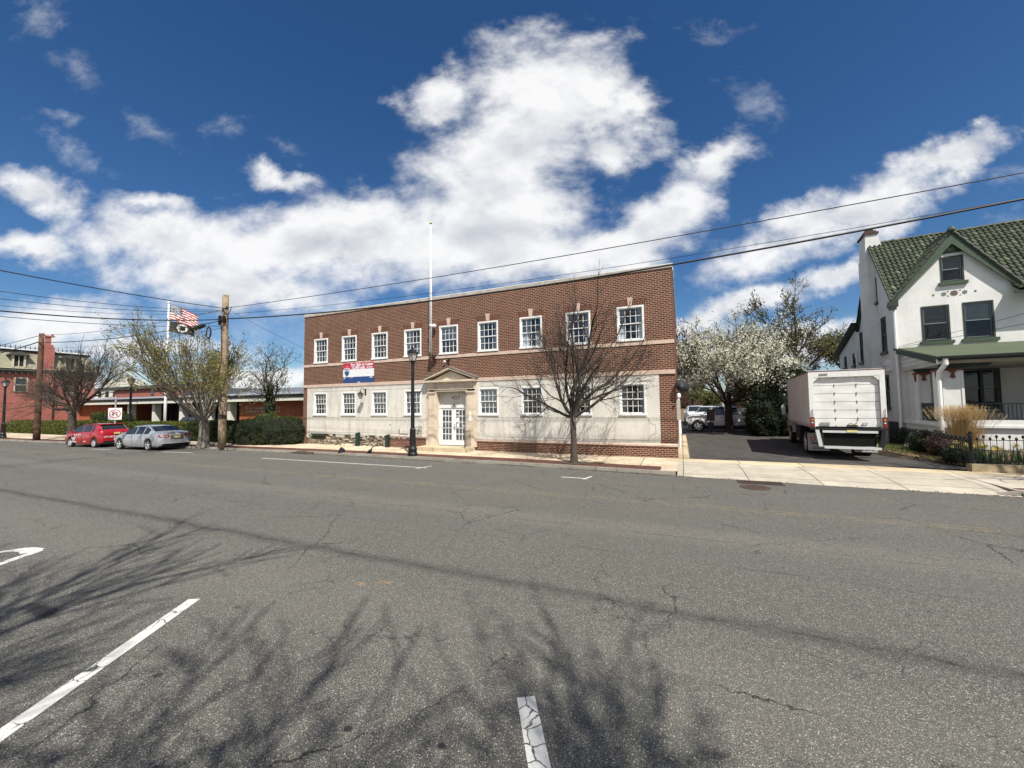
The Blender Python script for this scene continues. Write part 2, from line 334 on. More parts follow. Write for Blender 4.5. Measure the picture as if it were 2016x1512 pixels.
    h = mth(nt, 'ADD', fine, mth(nt, 'MULTIPLY', ck, -2.0)); bump(nt, bs, h, .5, .008)
    return m
def concrete_mat(name, base, joint_x=1.5, joint_y=1.5, jc=(.10, .09, .08), ox=0.0, oy=0.0, jw=.010, stain=.35, lines=True):
    m, nt, bs = new(name); ob = nd(nt, 'ShaderNodeTexCoord').outputs['Object']; sp = nd(nt, 'ShaderNodeSeparateXYZ', {0: ob})
    dk = tuple(c * .72 for c in base); lt = tuple(min(1, c * 1.12) for c in base)
    c = mix(nt, rng(nt, noise(nt, 1.1, 6, .65, ob), .3, .7), dk, lt)
    c = mix(nt, rng(nt, noise(nt, 70, 3, .7, ob), .35, .65, .25, 0), c, tuple(b * .5 for b in base))
    if lines:
        # each slab its own tone
        cell = nd(nt, 'ShaderNodeTexWhiteNoise', {'Vector': nd(nt, 'ShaderNodeVectorMath', {0: nd(nt, 'ShaderNodeVectorMath', {0: ob, 1: (1 / joint_x, 1 / joint_y, 0)}, operation='MULTIPLY').outputs[0]}, operation='FLOOR').outputs[0]})
        c = mix(nt, mth(nt, 'MULTIPLY', cell.outputs[0], .35), c, tuple(b * .6 for b in base))
        wb = mth(nt, 'MULTIPLY', mth(nt, 'SUBTRACT', noise(nt, 5, 4, .6, ob), .5), .02)
        for k, j in ((0, joint_x), (1, joint_y)):
            t = mth(nt, 'DIVIDE', mth(nt, 'ADD', sp.outputs[k], wb), j); fr = mth(nt, 'ABSOLUTE', mth(nt, 'SUBTRACT', mth(nt, 'FRACT', mth(nt, 'ADD', t, .5)), .5))
            c = mix(nt, rng(nt, fr, jw / j, (jw + .012) / j, .9, 0), c, jc)
    c = mix(nt, rng(nt, noise(nt, 2.4, 8, .75, ob), .48, .74, 0, stain * .6), c, tuple(b * .55 for b in base)); st = noise(nt, .6, 7, .7, ob); c = mix(nt, rng(nt, st, .48, .70, 0, stain), c, (.13, .10, .07))
    nt.links.new(c, bs.inputs['Base Color']); bs.inputs['Roughness'].default_value = .85; bs.inputs['Specular IOR Level'].default_value = .25
    bump(nt, bs, noise(nt, 60, 4, .7, ob), .25, .006); return m
def stucco_mat(name, base, stain=.5, low_z=None):
    m, nt, bs = new(name); ob = nd(nt, 'ShaderNodeTexCoord').outputs['Object']
    c = mix(nt, rng(nt, noise(nt, .9, 7, .68, ob), .3, .7), tuple(b * .80 for b in base), base)
    mp = nd(nt, 'ShaderNodeMapping', {'Vector': ob, 'Scale': (3.0, 3.0, .5)})
    c = mix(nt, rng(nt, noise(nt, 1.0, 6, .7, mp.outputs[0]), .5, .72, 0, stain * .55), c, (.30, .27, .22))
    c = mix(nt, rng(nt, noise(nt, 9, 6, .7, ob), .60, .72, 0, stain * .7), c, (.33, .27, .19))
    nt.links.new(c, bs.inputs['Base Color']); bs.inputs['Roughness'].default_value = .9; bs.inputs['Specular IOR Level'].default_value = .2
    bump(nt, bs, noise(nt, 38, 5, .7, ob), .45, .012); return m
def paint_line_mat():
    m, nt, bs = new('road_paint'); ob = nd(nt, 'ShaderNodeTexCoord').outputs['Object']
    c = mix(nt, rng(nt, noise(nt, 45, 5, .8, ob), .32, .42), (.10, .10, .095), (.60, .59, .55))
    c = mix(nt, rng(nt, noise(nt, 4, 5, .7, ob), .40, .75, 0, .35), c, (.35, .34, .32))
    wv = nd(nt, 'ShaderNodeVectorMath', {0: nd(nt, 'ShaderNodeTexNoise', {'Vector': ob, 'Scale': 6.0, 'Detail': 4}).outputs['Color'], 1: (.12, .12, .1), 2: ob}, operation='MULTIPLY_ADD')
    v = nd(nt, 'ShaderNodeTexVoronoi', {'Vector': wv.outputs[0], 'Scale': 6.0}, feature='DISTANCE_TO_EDGE')
    c = mix(nt, mth(nt, 'MULTIPLY', rng(nt, v.outputs['Distance'], .012, .045, 1, 0), rng(nt, noise(nt, 2.3, 2, .5, ob), .45, .55)), c, (.05, .05, .05))
    nt.links.new(c, bs.inputs['Base Color']); bs.inputs['Roughness'].default_value = .7; return m

MT = {}
MT['asphalt'] = asphalt_mat()
MT['drive'] = plain('driveway_asphalt', (.062, .056, .05), .85, .35, 2.5, bmp=.4, bsc=90)
MT['walk'] = concrete_mat('sidewalk_concrete', (.70, .575, .41), 1.52, 1.15)
MT['apron'] = concrete_mat('apron_concrete', (.54, .485, .39), 1.9, 1.5, stain=.3)
MT['kerb'] = concrete_mat('kerb_concrete', (.34, .31, .26), 3.05, 9.0, stain=.55)
MT['sand'] = concrete_mat('wedge_concrete', (.66, .54, .36), 2.0, 5.0, stain=.4)
MT['paver'] = brick('paver_brick', (.105, .045, .034), (.15, .062, .045), (.12, .10, .08), .2, .1, .008)
MT['paint'] = paint_line_mat()
MT['soil'] = plain('soil', (.075, .055, .035), .95, .4, 9, bmp=.6, bsc=30)
MT['lawn'] = plain('lawn_ground', (.06, .065, .025), .95, .45, 5, bmp=.5, bsc=40)
MT['brick'] = brick('dark_red_brick', (.074, .016, .009), (.165, .038, .020), (.38, .275, .195), .225, .082, .015)
MT['brick_top'] = brick('mottled_brick_soldier', (.085, .022, .014), (.16, .042, .024), (.30, .20, .14), .2, .0725, .01, vertical=True)
MT['brick_side'] = brick('red_side_brick', (.17, .060, .042), (.20, .072, .05), (.22, .14, .10), .213, .0725, .008)
MT['belt'] = plain('pink_limestone', (.58, .44, .35), .8, .14, 3, bmp=.2)
MT['lime'] = plain('warm_limestone', (.62, .525, .405), .8, .13, 2.5, bmp=.2)
MT['stucco'] = stucco_mat('weathered_stucco', (.69, .665, .60), .95)
MT['line'] = plain('incised_line', (.24, .21, .16), .9, .2)
MT['white'] = plain('white_paint', (.80, .80, .78), .45, .05, 8)
MT['whitem'] = plain('white_metal', (.74, .74, .73), .35, .06, 5)
MT['glass'] = glassy('window_glass', (.80, .86, .92), .05, .10)
MT['dglass'] = glassy('dark_glass', (.4, .45, .48), .05, .6)
MT['curtain'] = plain('curtain_cloth', (.82, .80, .74), .9, .08, 10)
MT['blind'] = plain('beige_blind', (.84, .81, .70), .9, .08, 10)
MT['hglass'] = glassy('house_window_glass', (.78, .80, .80), -.015, .10)
MT['dark'] = plain('dark_interior', (.018, .019, .022), .9, .2)
MT['black'] = plain('black_metal', (.014, .014, .016), .5, .2, 8, spec=.3)
MT['rust'] = plain('rusty_iron', (.075, .045, .032), .8, .4, 20)
MT['rubber'] = plain('tyre_rubber', (.018, .018, .018), .8, .2)
MT['rim'] = plain('alloy_metal', (.60, .61, .62), .3, .05, metal=.25)
MT['roofing'] = plain('flat_roof_felt', (.12, .12, .12), .9, .3)
MT['wire'] = plain('cable_black', (.012, .012, .013), .6, 0)
# ================================================================ setting: ground, road, pavements
CURB = [(-400, 13.3), (-60, 13.3), (-47, 13.75), (-36, 14.45), (-26, 14.98), (-17.6, 15.3), (-6, 15.12), (-.3, 14.76), (2, 14.62), (6, 14.45), (400, 14.4)]
def yc(x):
    for (a, b), (c, d) in zip(CURB, CURB[1:]):
        if x <= c: return b + (d - b) * (x - a) / (c - a)
    return CURB[-1][1]
def struct(mb, name, m, smooth=False): return tag(mb.build(name, m, smooth=smooth), kind='structure')
def sheet(name, xs, f0, f1, z0, z1, m, ny=1):
    mb = MB()
    for a, b in zip(xs, xs[1:]):
        for k in range(ny):
            t0, t1 = k / ny, (k + 1) / ny
            def P(x, t): return (x, f0(x) + (f1(x) - f0(x)) * t, (z0(x) + (z1(x) - z0(x)) * t))
            mb.face([P(a, t0), P(b, t0), P(b, t1), P(a, t1)])
    return struct(mb, name, m)
XS = [-400, -120, -60, -47, -40, -36, -30, -26, -22, -17.6, -12, -6, -3, -.3]
c_ = lambda v: (lambda x: v)
ALLX = XS + [2, 4, 6, 8, 20, 60, 400]
def terr(x, y):
    s = min(1, max(0, (y - 22) / 12)); s = s * s * (3 - 2 * s)
    r = min(1, max(0, (x + 2) / 1.8)) if x < -.2 else 1
    return (.10 + .08 * s * r) if y > 17 else (-.06 if y < 13 else -.06)
mb = MB(); gx = [-1500, -400, -100, -40, -25, -10, -2, -.2, 3, 6, 9, 12, 20, 40, 100, 400, 1500]; gy = [-300, -60, -6, 10, 16, 17, 18.2, 19, 20, 21, 22, 26, 40, 80, 300, 1500]
for i in range(len(gx) - 1):
    for j in range(len(gy) - 1):
        q = [(gx[i], gy[j]), (gx[i + 1], gy[j]), (gx[i + 1], gy[j + 1]), (gx[i], gy[j + 1])]
        mb.face([(x, y, terr(x, y) - .03) for x, y in q])
struct(mb, 'ground', MT['lawn'])
sheet('road', ALLX, c_(-3.2), lambda x: yc(x) + .02, c_(0), c_(0), MT['asphalt'])
mb = MB()                                             # near side kerb and walk, behind the camera
struct(MB().box(-60, 60, -3.4, -3.2, -.1, .13), 'near_kerb', MT['kerb'])
struct(MB().box(-60, 60, -8.2, -3.4, -.1, .128), 'near_sidewalk', MT['walk'])
# far kerb: stones with small gaps and unevenness
mb = MB(); x = -110.0; random.seed(3)
while x < 60:
    L = random.uniform(1.6, 3.1); a, b = x, x + L - .015
    x += L
    if b > -.25 and a < 7.9:
        if a < -.25: b = -.25
        elif b > 7.9 and a < 7.9: a = 7.9
        else: continue
    dz = random.uniform(-.015, .012); dy = random.uniform(-.015, .015); zt = .125 + dz
    for (u, v) in ((a, b),):
        P = [(u, yc(u) + dy), (v, yc(v) + dy), (v, yc(v) + .17), (u, yc(u) + .17)]
        if b < a + .2: continue
        i = len(mb.v)
        mb.v += [(p[0], p[1] - .012 * (k < 2), -.1) for k, p in enumerate(P)] + [(p[0], p[1] + .012 * (k < 2), zt) for k, p in enumerate(P)]
        for q in ((0, 3, 2, 1), (4, 5, 6, 7), (0, 1, 5, 4), (1, 2, 6, 5), (2, 3, 7, 6), (3, 0, 4, 7)): mb.f.append(tuple(i + k for k in q)); mb.m.append(0)
struct(mb, 'kerb', MT['kerb'])
sheet('sidewalk', XS + [-.2], lambda x: yc(x) + .16, lambda x: 18.4 if x > -22.8 else 17.75, c_(.118), c_(.13), MT['walk'])
sheet('brick_strip', XS[:-1] + [-.75], lambda x: yc(x) + .165, lambda x: yc(x) + 1.0, c_(.127), c_(.129), MT['paver'])
# driveway apron sloping down to the gutter
mb = MB()
A0, A1 = -.2, 7.9
n = 10
for k in range(n):
    xa, xb = A0 + (A1 - A0) * k / n, A0 + (A1 - A0) * (k + 1) / n
    for (ya, za, yb, zb) in ((0, .006, 1.1, .11), (1.1, .11, 2.7, .135)):
        mb.face([(xa, yc(xa) + ya - .12 * (ya == 0), za), (xb, yc(xb) + ya - .12 * (ya == 0), za), (xb, yc(xb) + yb, zb), (xa, yc(xa) + yb, zb)])
struct(mb, 'driveway_apron', MT['apron'])
sheet('sidewalk_right', [7.9, 8, 12, 20, 60, 400], lambda x: yc(x) + .16, lambda x: yc(x) + 2.7, c_(.12), c_(.135), MT['apron'])
mb = MB(); xs_ = [8.35, 9.2, 14, 40, 200]
mb.face([(8.0, yc(8) + .30, .128), (9.6, yc(9.6) + .17, .128), (9.6, yc(9.6) + .95, .132), (7.95, yc(8) + .42, .130)])
mb.face([(9.6, yc(9.6) + .17, .128), (200, yc(200) + .17, .128), (200, yc(200) + .92, .132), (9.6, yc(9.6) + .92, .132)])
struct(mb, 'brick_strip_right', MT['paver'])
sheet('back_strip', [-.2, 1, 3, 6, 9, 12, 30], lambda x: yc(x) + 2.7, lambda x: 18.22 if x < 8.6 else 17.72, c_(.135), c_(.14), MT['sand'])
mb = MB(); a_ = yc(7.9)
mb.face([(7.9, a_ - .14, .0), (7.9, a_ + 1.1, .0), (7.9, a_ + 1.1, .121), (7.9, a_ + .0, .125)]); mb.face([(7.45, a_ - .02, .004), (7.9, a_ - .02, .12), (7.9, a_ + .17, .12), (7.45, a_ + .17, .02)]); mb.face([(7.45, a_ - .02, .0), (7.9, a_ - .02, .0), (7.9, a_ - .02, .12), (7.45, a_ - .02, .004)])
struct(mb, 'kerb_ramp', MT['kerb'])
# asphalt drive rising to the yard behind
mb = MB(); dx = [-.2, 2, 4, 6, 7.6, 8.8]; dy = [18.2, 18.7, 19.3, 20, 21, 22, 24, 27, 34, 60, 90]
def dz(y): s = min(1, max(0, (y - 22) / 12)); return .142 + .08 * s * s * (3 - 2 * s)
for i in range(len(dy) - 1):
    for a, b in zip(dx, dx[1:]):
        def X(x, y):
            if x < 8: return x
            return 9.25 - min(1.5, (y - 18.2) * .42) if y < 30 else 30
        if b > 8 and dy[i] >= 27:
            mb.face([(a, dy[i], dz(dy[i])), (30, dy[i], dz(dy[i])), (30, dy[i + 1], dz(dy[i + 1])), (a, dy[i + 1], dz(dy[i + 1]))]) if dy[i] > 30 else mb.face([(a, dy[i], dz(dy[i])), (7.75, dy[i], dz(dy[i])), (7.75, dy[i + 1], dz(dy[i + 1])), (a, dy[i + 1], dz(dy[i + 1]))])
        else: mb.face([(X(a, dy[i]), dy[i], dz(dy[i])), (X(b, dy[i]), dy[i], dz(dy[i])), (X(b, dy[i + 1]), dy[i + 1], dz(dy[i + 1])), (X(a, dy[i + 1]), dy[i + 1], dz(dy[i + 1]))])
mb.face([(-40, 43.5, .219), (-.2, 43.5, .219), (-.2, 60, .221), (-40, 60, .221)])
struct(mb, 'driveway', MT['drive'])
# concrete wedge along the foot of the side wall
mb = MB()
for a, b, z in ((18.32, 21.2, .34), (21.22, 22.6, .42), (22.62, 27.2, .48)):
    mb.face([(-.2, a, z), (.20, a, z - .04), (.20, b, z - .02), (-.2, b, z)]); mb.face([(.20, a, z - .04), (.27, a, .1), (.27, b, .1), (.20, b, z - .02)]); mb.face([(-.2, a, .1), (.27, a, .1), (.2, a, z - .04), (-.2, a, z)]); mb.face([(-.2, b, .1), (-.2, b, z), (.2, b, z - .02), (.27, b, .1)])
struct(mb, 'wedge_kerb', MT['sand'])
# planted ground of the house garden and the verge beside the drive
mb = MB(); random.seed(5)
gx_ = [x * .45 for x in range(0, 60)]; 
def gz(x, y): return .17 + .23 * min(1, max(0, (y - 18.3) / 4)) + .05 * mnoise.noise(Vector((x * .8, y * .8, 0)))
for j in range(26):
    y0, y1 = 17.98 + j * .42, 17.98 + (j + 1) * .42
    def xl(y): return 9.28 - min(1.5, (y - 18.2) * .42) if y > 18.2 else 9.0
    for k in range(40):
        def XX(k, y): return xl(y) - .05 + k * .5
        q = [(XX(k, y0), y0), (XX(k + 1, y0), y0), (XX(k + 1, y1), y1), (XX(k, y1), y1)]
        mb.face([(x, y, gz(x, y) if k2 else dz(y) - .012 if y > 18.2 else .12) for (x, y), k2 in zip(q, (k > 0, 1, 1, k > 0))])
struct(mb, 'garden_bed', MT['soil'], True)

# painted markings
def marking(name, quad, label=None):
    mb = MB(); mb.face([(x, y, .005) for x, y in quad]); return struct(mb, name, MT['paint'])
def stripe(p, q, w):
    d = Vector((q[0] - p[0], q[1] - p[1])).normalized(); nn = Vector((-d.y, d.x)) * w / 2
    return [(p[0] - nn.x, p[1] - nn.y), (q[0] - nn.x, q[1] - nn.y), (q[0] + nn.x, q[1] + nn.y), (p[0] + nn.x, p[1] + nn.y)]
marking('parking_line', stripe((-5.95, 3.22), (-3.4, -1.35), .15))
marking('parking_line', stripe((-1.30, 3.25), (1.1, -1.0), .155))
mb = MB(); mb.face([(x, y, .005) for x, y in stripe((-10.60, 3.25), (-8.05, -1.32), .15)]); struct(mb, 'parking_line', MT['paint'])
mb = MB(); mb.face([(x, y, .009) for x, y in ((-10.66, 3.33), (-10.50, 3.24), (-10.66, 3.04), (-10.84, 3.07), (-10.98, 3.04), (-11.3, 2.55), (-11.42, 2.6), (-11.06, 3.2), (-10.93, 3.28))]); struct(mb, 'parking_corner', MT['paint'])
marking('bay_line', stripe((-19.2, 13.18), (-9.5, 13.30), .10)); mb = MB(); mb.face([(x, y, .009) for x, y in stripe((-9.75, 13.0), (-9.55, 13.75), .10)]); struct(mb, 'bay_tick', MT['paint'])
marking('bay_line', stripe((-3.85, 13.18), (-2.95, 13.18), .10)); mb = MB(); mb.face([(x, y, .009) for x, y in stripe((-3.05, 13.0), (-2.9, 13.6), .10)]); struct(mb, 'bay_tick', MT['paint'])
marking('bay_line', stripe((-27.9, 13.15), (-25.4, 13.45), .10))
marking('bay_line', stripe((-34.4, 12.6), (-32.6, 12.75), .10))

# manhole cover and drain grate
mc = thing('manhole_cover', 'round dark iron manhole cover in the road in front of the driveway', 'manhole cover', (1.9, 13.45, .004))
MB().lathe([(.40, 0), (.40, .006), (.37, .009)], 28).build('frame', MT['rust'], mc)
mb = MB(); mb.lathe([(.355, .0), (.355, .008)], 28)
for i in range(-4, 5):
    for j in range(-4, 5):
        if i * i + j * j < 17: mb.box(i * .07 - .02, i * .07 + .02, j * .07 - .02, j * .07 + .02, .008, .013)
mb.build('lid', MT['rust'], mc)
dg_ = thing('drain_grate', 'rectangular rusty drain grate in the gutter beside the driveway apron', 'drain', (2.15, 14.22, .006))
mb = MB()
for k in range(14): mb.box(-.55 + k * .082, -.515 + k * .082, -.2, .2, 0, .016)
mb.box(-.6, .6, -.24, -.2, 0, .017); mb.box(-.6, .6, .2, .24, 0, .017); mb.box(-.6, -.555, -.2, .2, 0, .018); mb.box(.56, .6, -.2, .2, 0, .018)
mb.build('bars', MT['rust'], dg_); MB().box(-.58, .58, -.22, .22, -.003, .001).build('sump', MT['dark'], dg_)

# ================================================================ the brick building
FY = 18.3
bb = thing('brick_office_building', 'long two storey dark red brick office building with stucco ground floor and door 437', 'building', (-11.45, FY, .13))
def B(mb, name, mats, parent=None, smooth=False):
    o = mb.build(name, mats, parent or bb, smooth=smooth)
    if parent is None: o.location = -Vector(bb.location)
    return o
WX = [-21.16 + 2.396 * k for k in range(9)]
UP = (5.30, 6.88, 1.18); LO = (1.97, 3.40, 1.15)
LX = [x for k, x in enumerate(WX) if k != 4]
DOOR = (-12.33, -10.47, .33, 3.30)
def wall_with_holes(mb, x0, x1, z0, z1, y, holes, m=0, depth=.22, rm=None):
    xs = sorted({x0, x1} | {h[0] for h in holes} | {h[1] for h in holes}); zs = sorted({z0, z1} | {h[2] for h in holes} | {h[3] for h in holes})
    for a, b in zip(xs, xs[1:]):
        for c, d in zip(zs, zs[1:]):
            if a < x0 - 1e-6 or b > x1 + 1e-6 or c < z0 - 1e-6 or d > z1 + 1e-6: continue
            if any(h[0] - 1e-6 <= a and b <= h[1] + 1e-6 and h[2] - 1e-6 <= c and d <= h[3] + 1e-6 for h in holes): continue
            mb.face([(a, y, c), (b, y, c), (b, y, d), (a, y, d)], m)
    for a, b, c, d in holes:
        r = m if rm is None else rm
        mb.face([(a, y, c), (a, y, d), (a, y + depth, d), (a, y + depth, c)], r); mb.face([(b, y, d), (b, y, c), (b, y + depth, c), (b, y + depth, d)], r)
        mb.face([(a, y, d), (b, y, d), (b, y + depth, d), (a, y + depth, d)], r); mb.face([(b, y, c), (a, y, c), (a, y + depth, c), (b, y + depth, c)], r)
XL, XR, YB = -22.7, -.2, 34.0
uh = [(x - UP[2] / 2, x + UP[2] / 2, UP[0], UP[1]) for x in WX]
lh = [(x - LO[2] / 2, x + LO[2] / 2, LO[0], LO[1]) for x in LX]
mb = MB()
wall_with_holes(mb, XL, XR, 3.93, 8.40, FY, uh)
B(mb, 'front_wall', MT['brick'])
mb = MB(); wall_with_holes(mb, XL, -22.33, .13, 3.75, FY, []); B(mb, 'corner_pier', MT['brick'])
mb = MB(); wall_with_holes(mb, -.86, XR, .68, 3.75, FY, []); B(mb, 'corner_pier', MT['brick'])
MB().box(-13.0, -9.85, FY - .02, FY + .05, 3.7, 3.94).build('pediment_backing', MT['lime'], bb, world=True)
# side, back, roof, floor slab
mb = MB(); mb.face([(XR, FY, .1), (XR, YB, .1), (XR, YB, 8.4), (XR, FY, 8.4)]); B(mb, 'side_wall', MT['brick_side'])
mb = MB(); mb.face([(XL, FY, .1), (XL, FY, 8.4), (XL, YB, 8.4), (XL, YB, .1)]); mb.face([(XL, YB, .1), (XL, YB, 8.4), (XR, YB, 8.4), (XR, YB, .1)]); B(mb, 'rear_wall', MT['brick_side'])
mb = MB(); mb.face([(XL, FY + .5, 7.9), (XR, FY + .5, 7.9), (XR, YB, 7.9), (XL, YB, 7.9)]); mb.face([(XL, FY + .45, 3.95), (XR, FY + .45, 3.95), (XR, FY + 6, 3.95), (XL, FY + 6, 3.95)]); B(mb, 'roof', MT['roofing'])
mb = MB(); mb.face([(XL + .1, FY + 4.5, .2), (XR - .1, FY + 4.5, .2), (XR - .1, FY + 4.5, 7.8), (XL + .1, FY + 4.5, 7.8)]); mb.face([(XL, FY + .3, 1.2), (XR, FY + .3, 1.2), (XR, FY + 5, 1.2), (XL, FY + 5, 1.2)]); B(mb, 'inner_wall', MT['dark'])
# coping
mb = MB(); x = XL - .03
while x < XR:
    b = min(x + 1.52, XR + .04); mb.box(x, b - .012, FY - .04, FY + .36, 8.40, 8.555); x += 1.52
B(mb, 'coping', plain('coping_stone', (.42, .38, .33), .8, .2, 3))
mb = MB(); mb.box(XL - .04, XR + .05, FY - .02, FY + .38, 8.556, 8.585); mb.box(XR - .3, XR + .05, FY + .385, YB, 8.402, 8.585); mb.box(XL - .05, XL + .3, FY + .385, YB, 8.402, 8.585)
B(mb, 'parapet_flashing', MT['whitem'])
# belts
for z0, z1, p in ((5.08, 5.245, .035), (3.75, 3.93, .05)):
    mb = MB(); x = XL - .02
    while x < XR:
        b = min(x + 1.8, XR + .02)
        if z0 < 4 and (x < -9.84 and b > -12.85):
            if x < -12.85: mb.box(x, -12.86, FY - p, FY + .1, z0, z1)
            if b > -9.84: mb.box(-9.83, b - .008, FY - p, FY + .1, z0, z1)
        else: mb.box(x, b - .008, FY - p, FY + .1, z0, z1)
        x += 1.8
    if z0 < 4:
        L_, R_ = MB(), MB()
        for i in range(len(mb.f) // 6):
            vs = mb.v[i * 8:i * 8 + 8]; T = L_ if vs[0][0] < -11.4 else R_; T.box(min(v[0] for v in vs), max(v[0] for v in vs), min(v[1] for v in vs), max(v[1] for v in vs), min(v[2] for v in vs), max(v[2] for v in vs))
        B(L_, 'stone_belt', MT['belt']); B(R_, 'stone_belt', MT['belt'])
    else: B(mb, 'stone_belt', MT['belt'])
# stucco panels
mb = MB(); wall_with_holes(mb, -22.33, -13.05, .78, 3.75, FY - .02, [h for h in lh if h[1] < -13], depth=.24); B(mb, 'stucco_panel', MT['stucco'])
mb = MB(); wall_with_holes(mb, -9.85, -.86, .74, 3.75, FY - .02, [h for h in lh if h[0] > -10], depth=.24)
mb.face([(-.86, FY - .02, .74), (-.86, FY, .74), (-.86, FY, 3.75), (-.86, FY - .02, 3.75)]); B(mb, 'stucco_panel', MT['stucco'])
# ragged strip where the stucco has come off the old stone foot
mb = MB(); random.seed(12); x = -22.33
while x < -14.4:
    w = random.uniform(.10, .3); z = random.choice((.80, .76, .70, .66, .62)) - random.uniform(0, .03) if not (-21.9 < x < -20.5) else .80
    mb.face([(x, FY - .02, z), (min(x + w, -13.05), FY - .02, z), (min(x + w, -13.05), FY - .02, .781), (x, FY - .02, .781)]); x += w
B(mb, 'stucco_edge', MT['stucco'])
# rough foundation stones at the left, brick plinth at the right
sm = plain('rubble_stone', (.27, .22, .16), .9, .5, 7, bmp=.8, bsc=14); sm2 = plain('pale_rubble_stone', (.50, .43, .33), .9, .3, 7, bmp=.8, bsc=14)
mb = MB(); random.seed(8)
MB_back = MB(); MB_back.face([(-22.33, FY + .09, .1), (-13.6, FY + .09, .1), (-13.6, FY + .09, .9), (-22.33, FY + .09, .9)]); B(MB_back, 'foundation_backing', plain('old_mortar', (.10, .08, .055), .95, .4, 10))
z = .13
while z < .80:
    h = random.uniform(.055, .10); x = -22.32
    while x < -15.6:
        w = random.uniform(.09, .34)
        if not (-21.95 < x + w / 2 < -20.75 and z > .35) and random.random() > .10:
            y = FY + random.uniform(-.02, .06); j = lambda: random.uniform(-.012, .012)
            i = len(mb.v); b = min(x + w, -15.6)
            mb.v += [(x + j(), y + j(), z + j()), (b - .02 + j(), y + j(), z + j()), (b - .02, FY + .12, z), (x, FY + .12, z), (x + j(), y + j(), z + h - .015 + j()), (b - .02 + j(), y + j(), z + h - .015 + j()), (b - .02, FY + .12, z + h - .015), (x, FY + .12, z + h - .015)]
            mm = 1 if random.random() < .33 else 0
            for q in ((0, 3, 2, 1), (4, 5, 6, 7), (0, 1, 5, 4), (1, 2, 6, 5), (2, 3, 7, 6), (3, 0, 4, 7)): mb.f.append(tuple(i + k for k in q)); mb.m.append(mm)
        x += w
    z += h
B(mb, 'rubble_foundation', [sm, sm2])
MB_ = MB().box(-15.59, -13.045, FY - .01, FY + .1, .13, .70); B(MB_, 'brick_plinth', MT['brick'])
mb = MB().box(-9.85, XR + .02, FY - .06, FY + .06, .13, .62); B(mb, 'brick_plinth', MT['brick'])
mb = MB(); mb.box(-9.85, XR + .03, FY - .10, FY + .06, .62, .70); mb.prism([(FY - .10, .70), (FY - .02, .74), (FY - .02, .70)], -9.85, XR + .02, axis='x'); mb.box(-15.6, -13.045, FY - .05, FY + .06, .70, .785); B(mb, 'plinth_ledge', MT['belt'])
# basement opening
bw = MB().box(-21.9, -20.75, FY + .10, FY + .12, .34, .80); w_ = B(bw, 'basement_window', MT['dark'])
mb = MB().box(-21.92, -20.72, FY - .06, FY + .09, .70, .80); 
for k in range(5): mb.box(-21.9 + .28 * k, -21.88 + .28 * k, FY + .02, FY + .04, .36, .70)
mb.box(-21.9, -20.75, FY + .02, FY + .04, .52, .54)
o = mb.build('lintel', plain('dark_green_paint', (.02, .045, .03), .5, .2), w_)
# incised panel outlines
def scallop(x0, x1, z0, z1, r, sides=(1, 1)):
    pts = []
    def arc(cx, cz, a0, a1):
        for k in range(7):
            a = R(a0 + (a1 - a0) * k / 6); pts.append((cx + r * math.cos(a), cz + r * math.sin(a)))
    s = .12
    if sides[0]:
        pts += [(x0 + r + s, z0)]; arc(x0, z0, 0, 90); pts += [(x0 - 0, z0 + r + .0)]
        arc(x0, z1, -90, 0); pts += [(x0 + r + s, z1)]
    else: pts += [(x0, z0), (x0, z1)]
    if sides[1]:
        pts += [(x1 - r - s, z1)]; arc(x1, z1, 180, 270); arc(x1, z0, 90, 180); pts += [(x1 - r - s, z0)]
    else: pts += [(x1, z1), (x1, z0)]
    return pts
def outline(mb, pts, y, w=.008):
    pts = [p for k, p in enumerate(pts) if k == 0 or (abs(p[0] - pts[k - 1][0]) + abs(p[1] - pts[k - 1][1])) > .004]
    for p, q in zip(pts, pts[1:] + pts[:1]):
        d = Vector((q[0] - p[0], q[1] - p[1]));
        if d.length < 1e-4: continue
        d.normalize(); nn = Vector((-d.y, d.x)) * w
        mb.face([(p[0] - nn.x, y, p[1] - nn.y), (q[0] - nn.x, y, q[1] - nn.y), (q[0] + nn.x, y, q[1] + nn.y), (p[0] + nn.x, y, p[1] + nn.y)])
mb = MB(); outline(mb, scallop(-9.66, -1.05, .86, 1.84, .30), FY - .023); outline(mb, scallop(-22.1, -13.25, .92, 1.84, .30, (0, 1)), FY - .023)
outline(mb, scallop(-9.66, -1.05, 3.47, 3.66, .06), FY - .023, .006); outline(mb, scallop(-22.1, -13.25, 3.48, 3.66, .06), FY - .023, .006)
B(mb, 'panel_outline', MT['line'])

SEAM = plain('stucco_seam', (.50, .47, .41), .9, .2)
for x in (-20.4, -19.98, -18.05, -17.6, -15.7, -15.1, -8.35, -7.6, -5.95, -5.25, -3.55, -2.8):
    mb = MB(); mb.face([(x, FY - .0225, .95), (x + .010, FY - .0225, .95), (x + .010, FY - .0225, 3.6), (x, FY - .0225, 3.6)]); B(mb, 'panel_seam', SEAM)
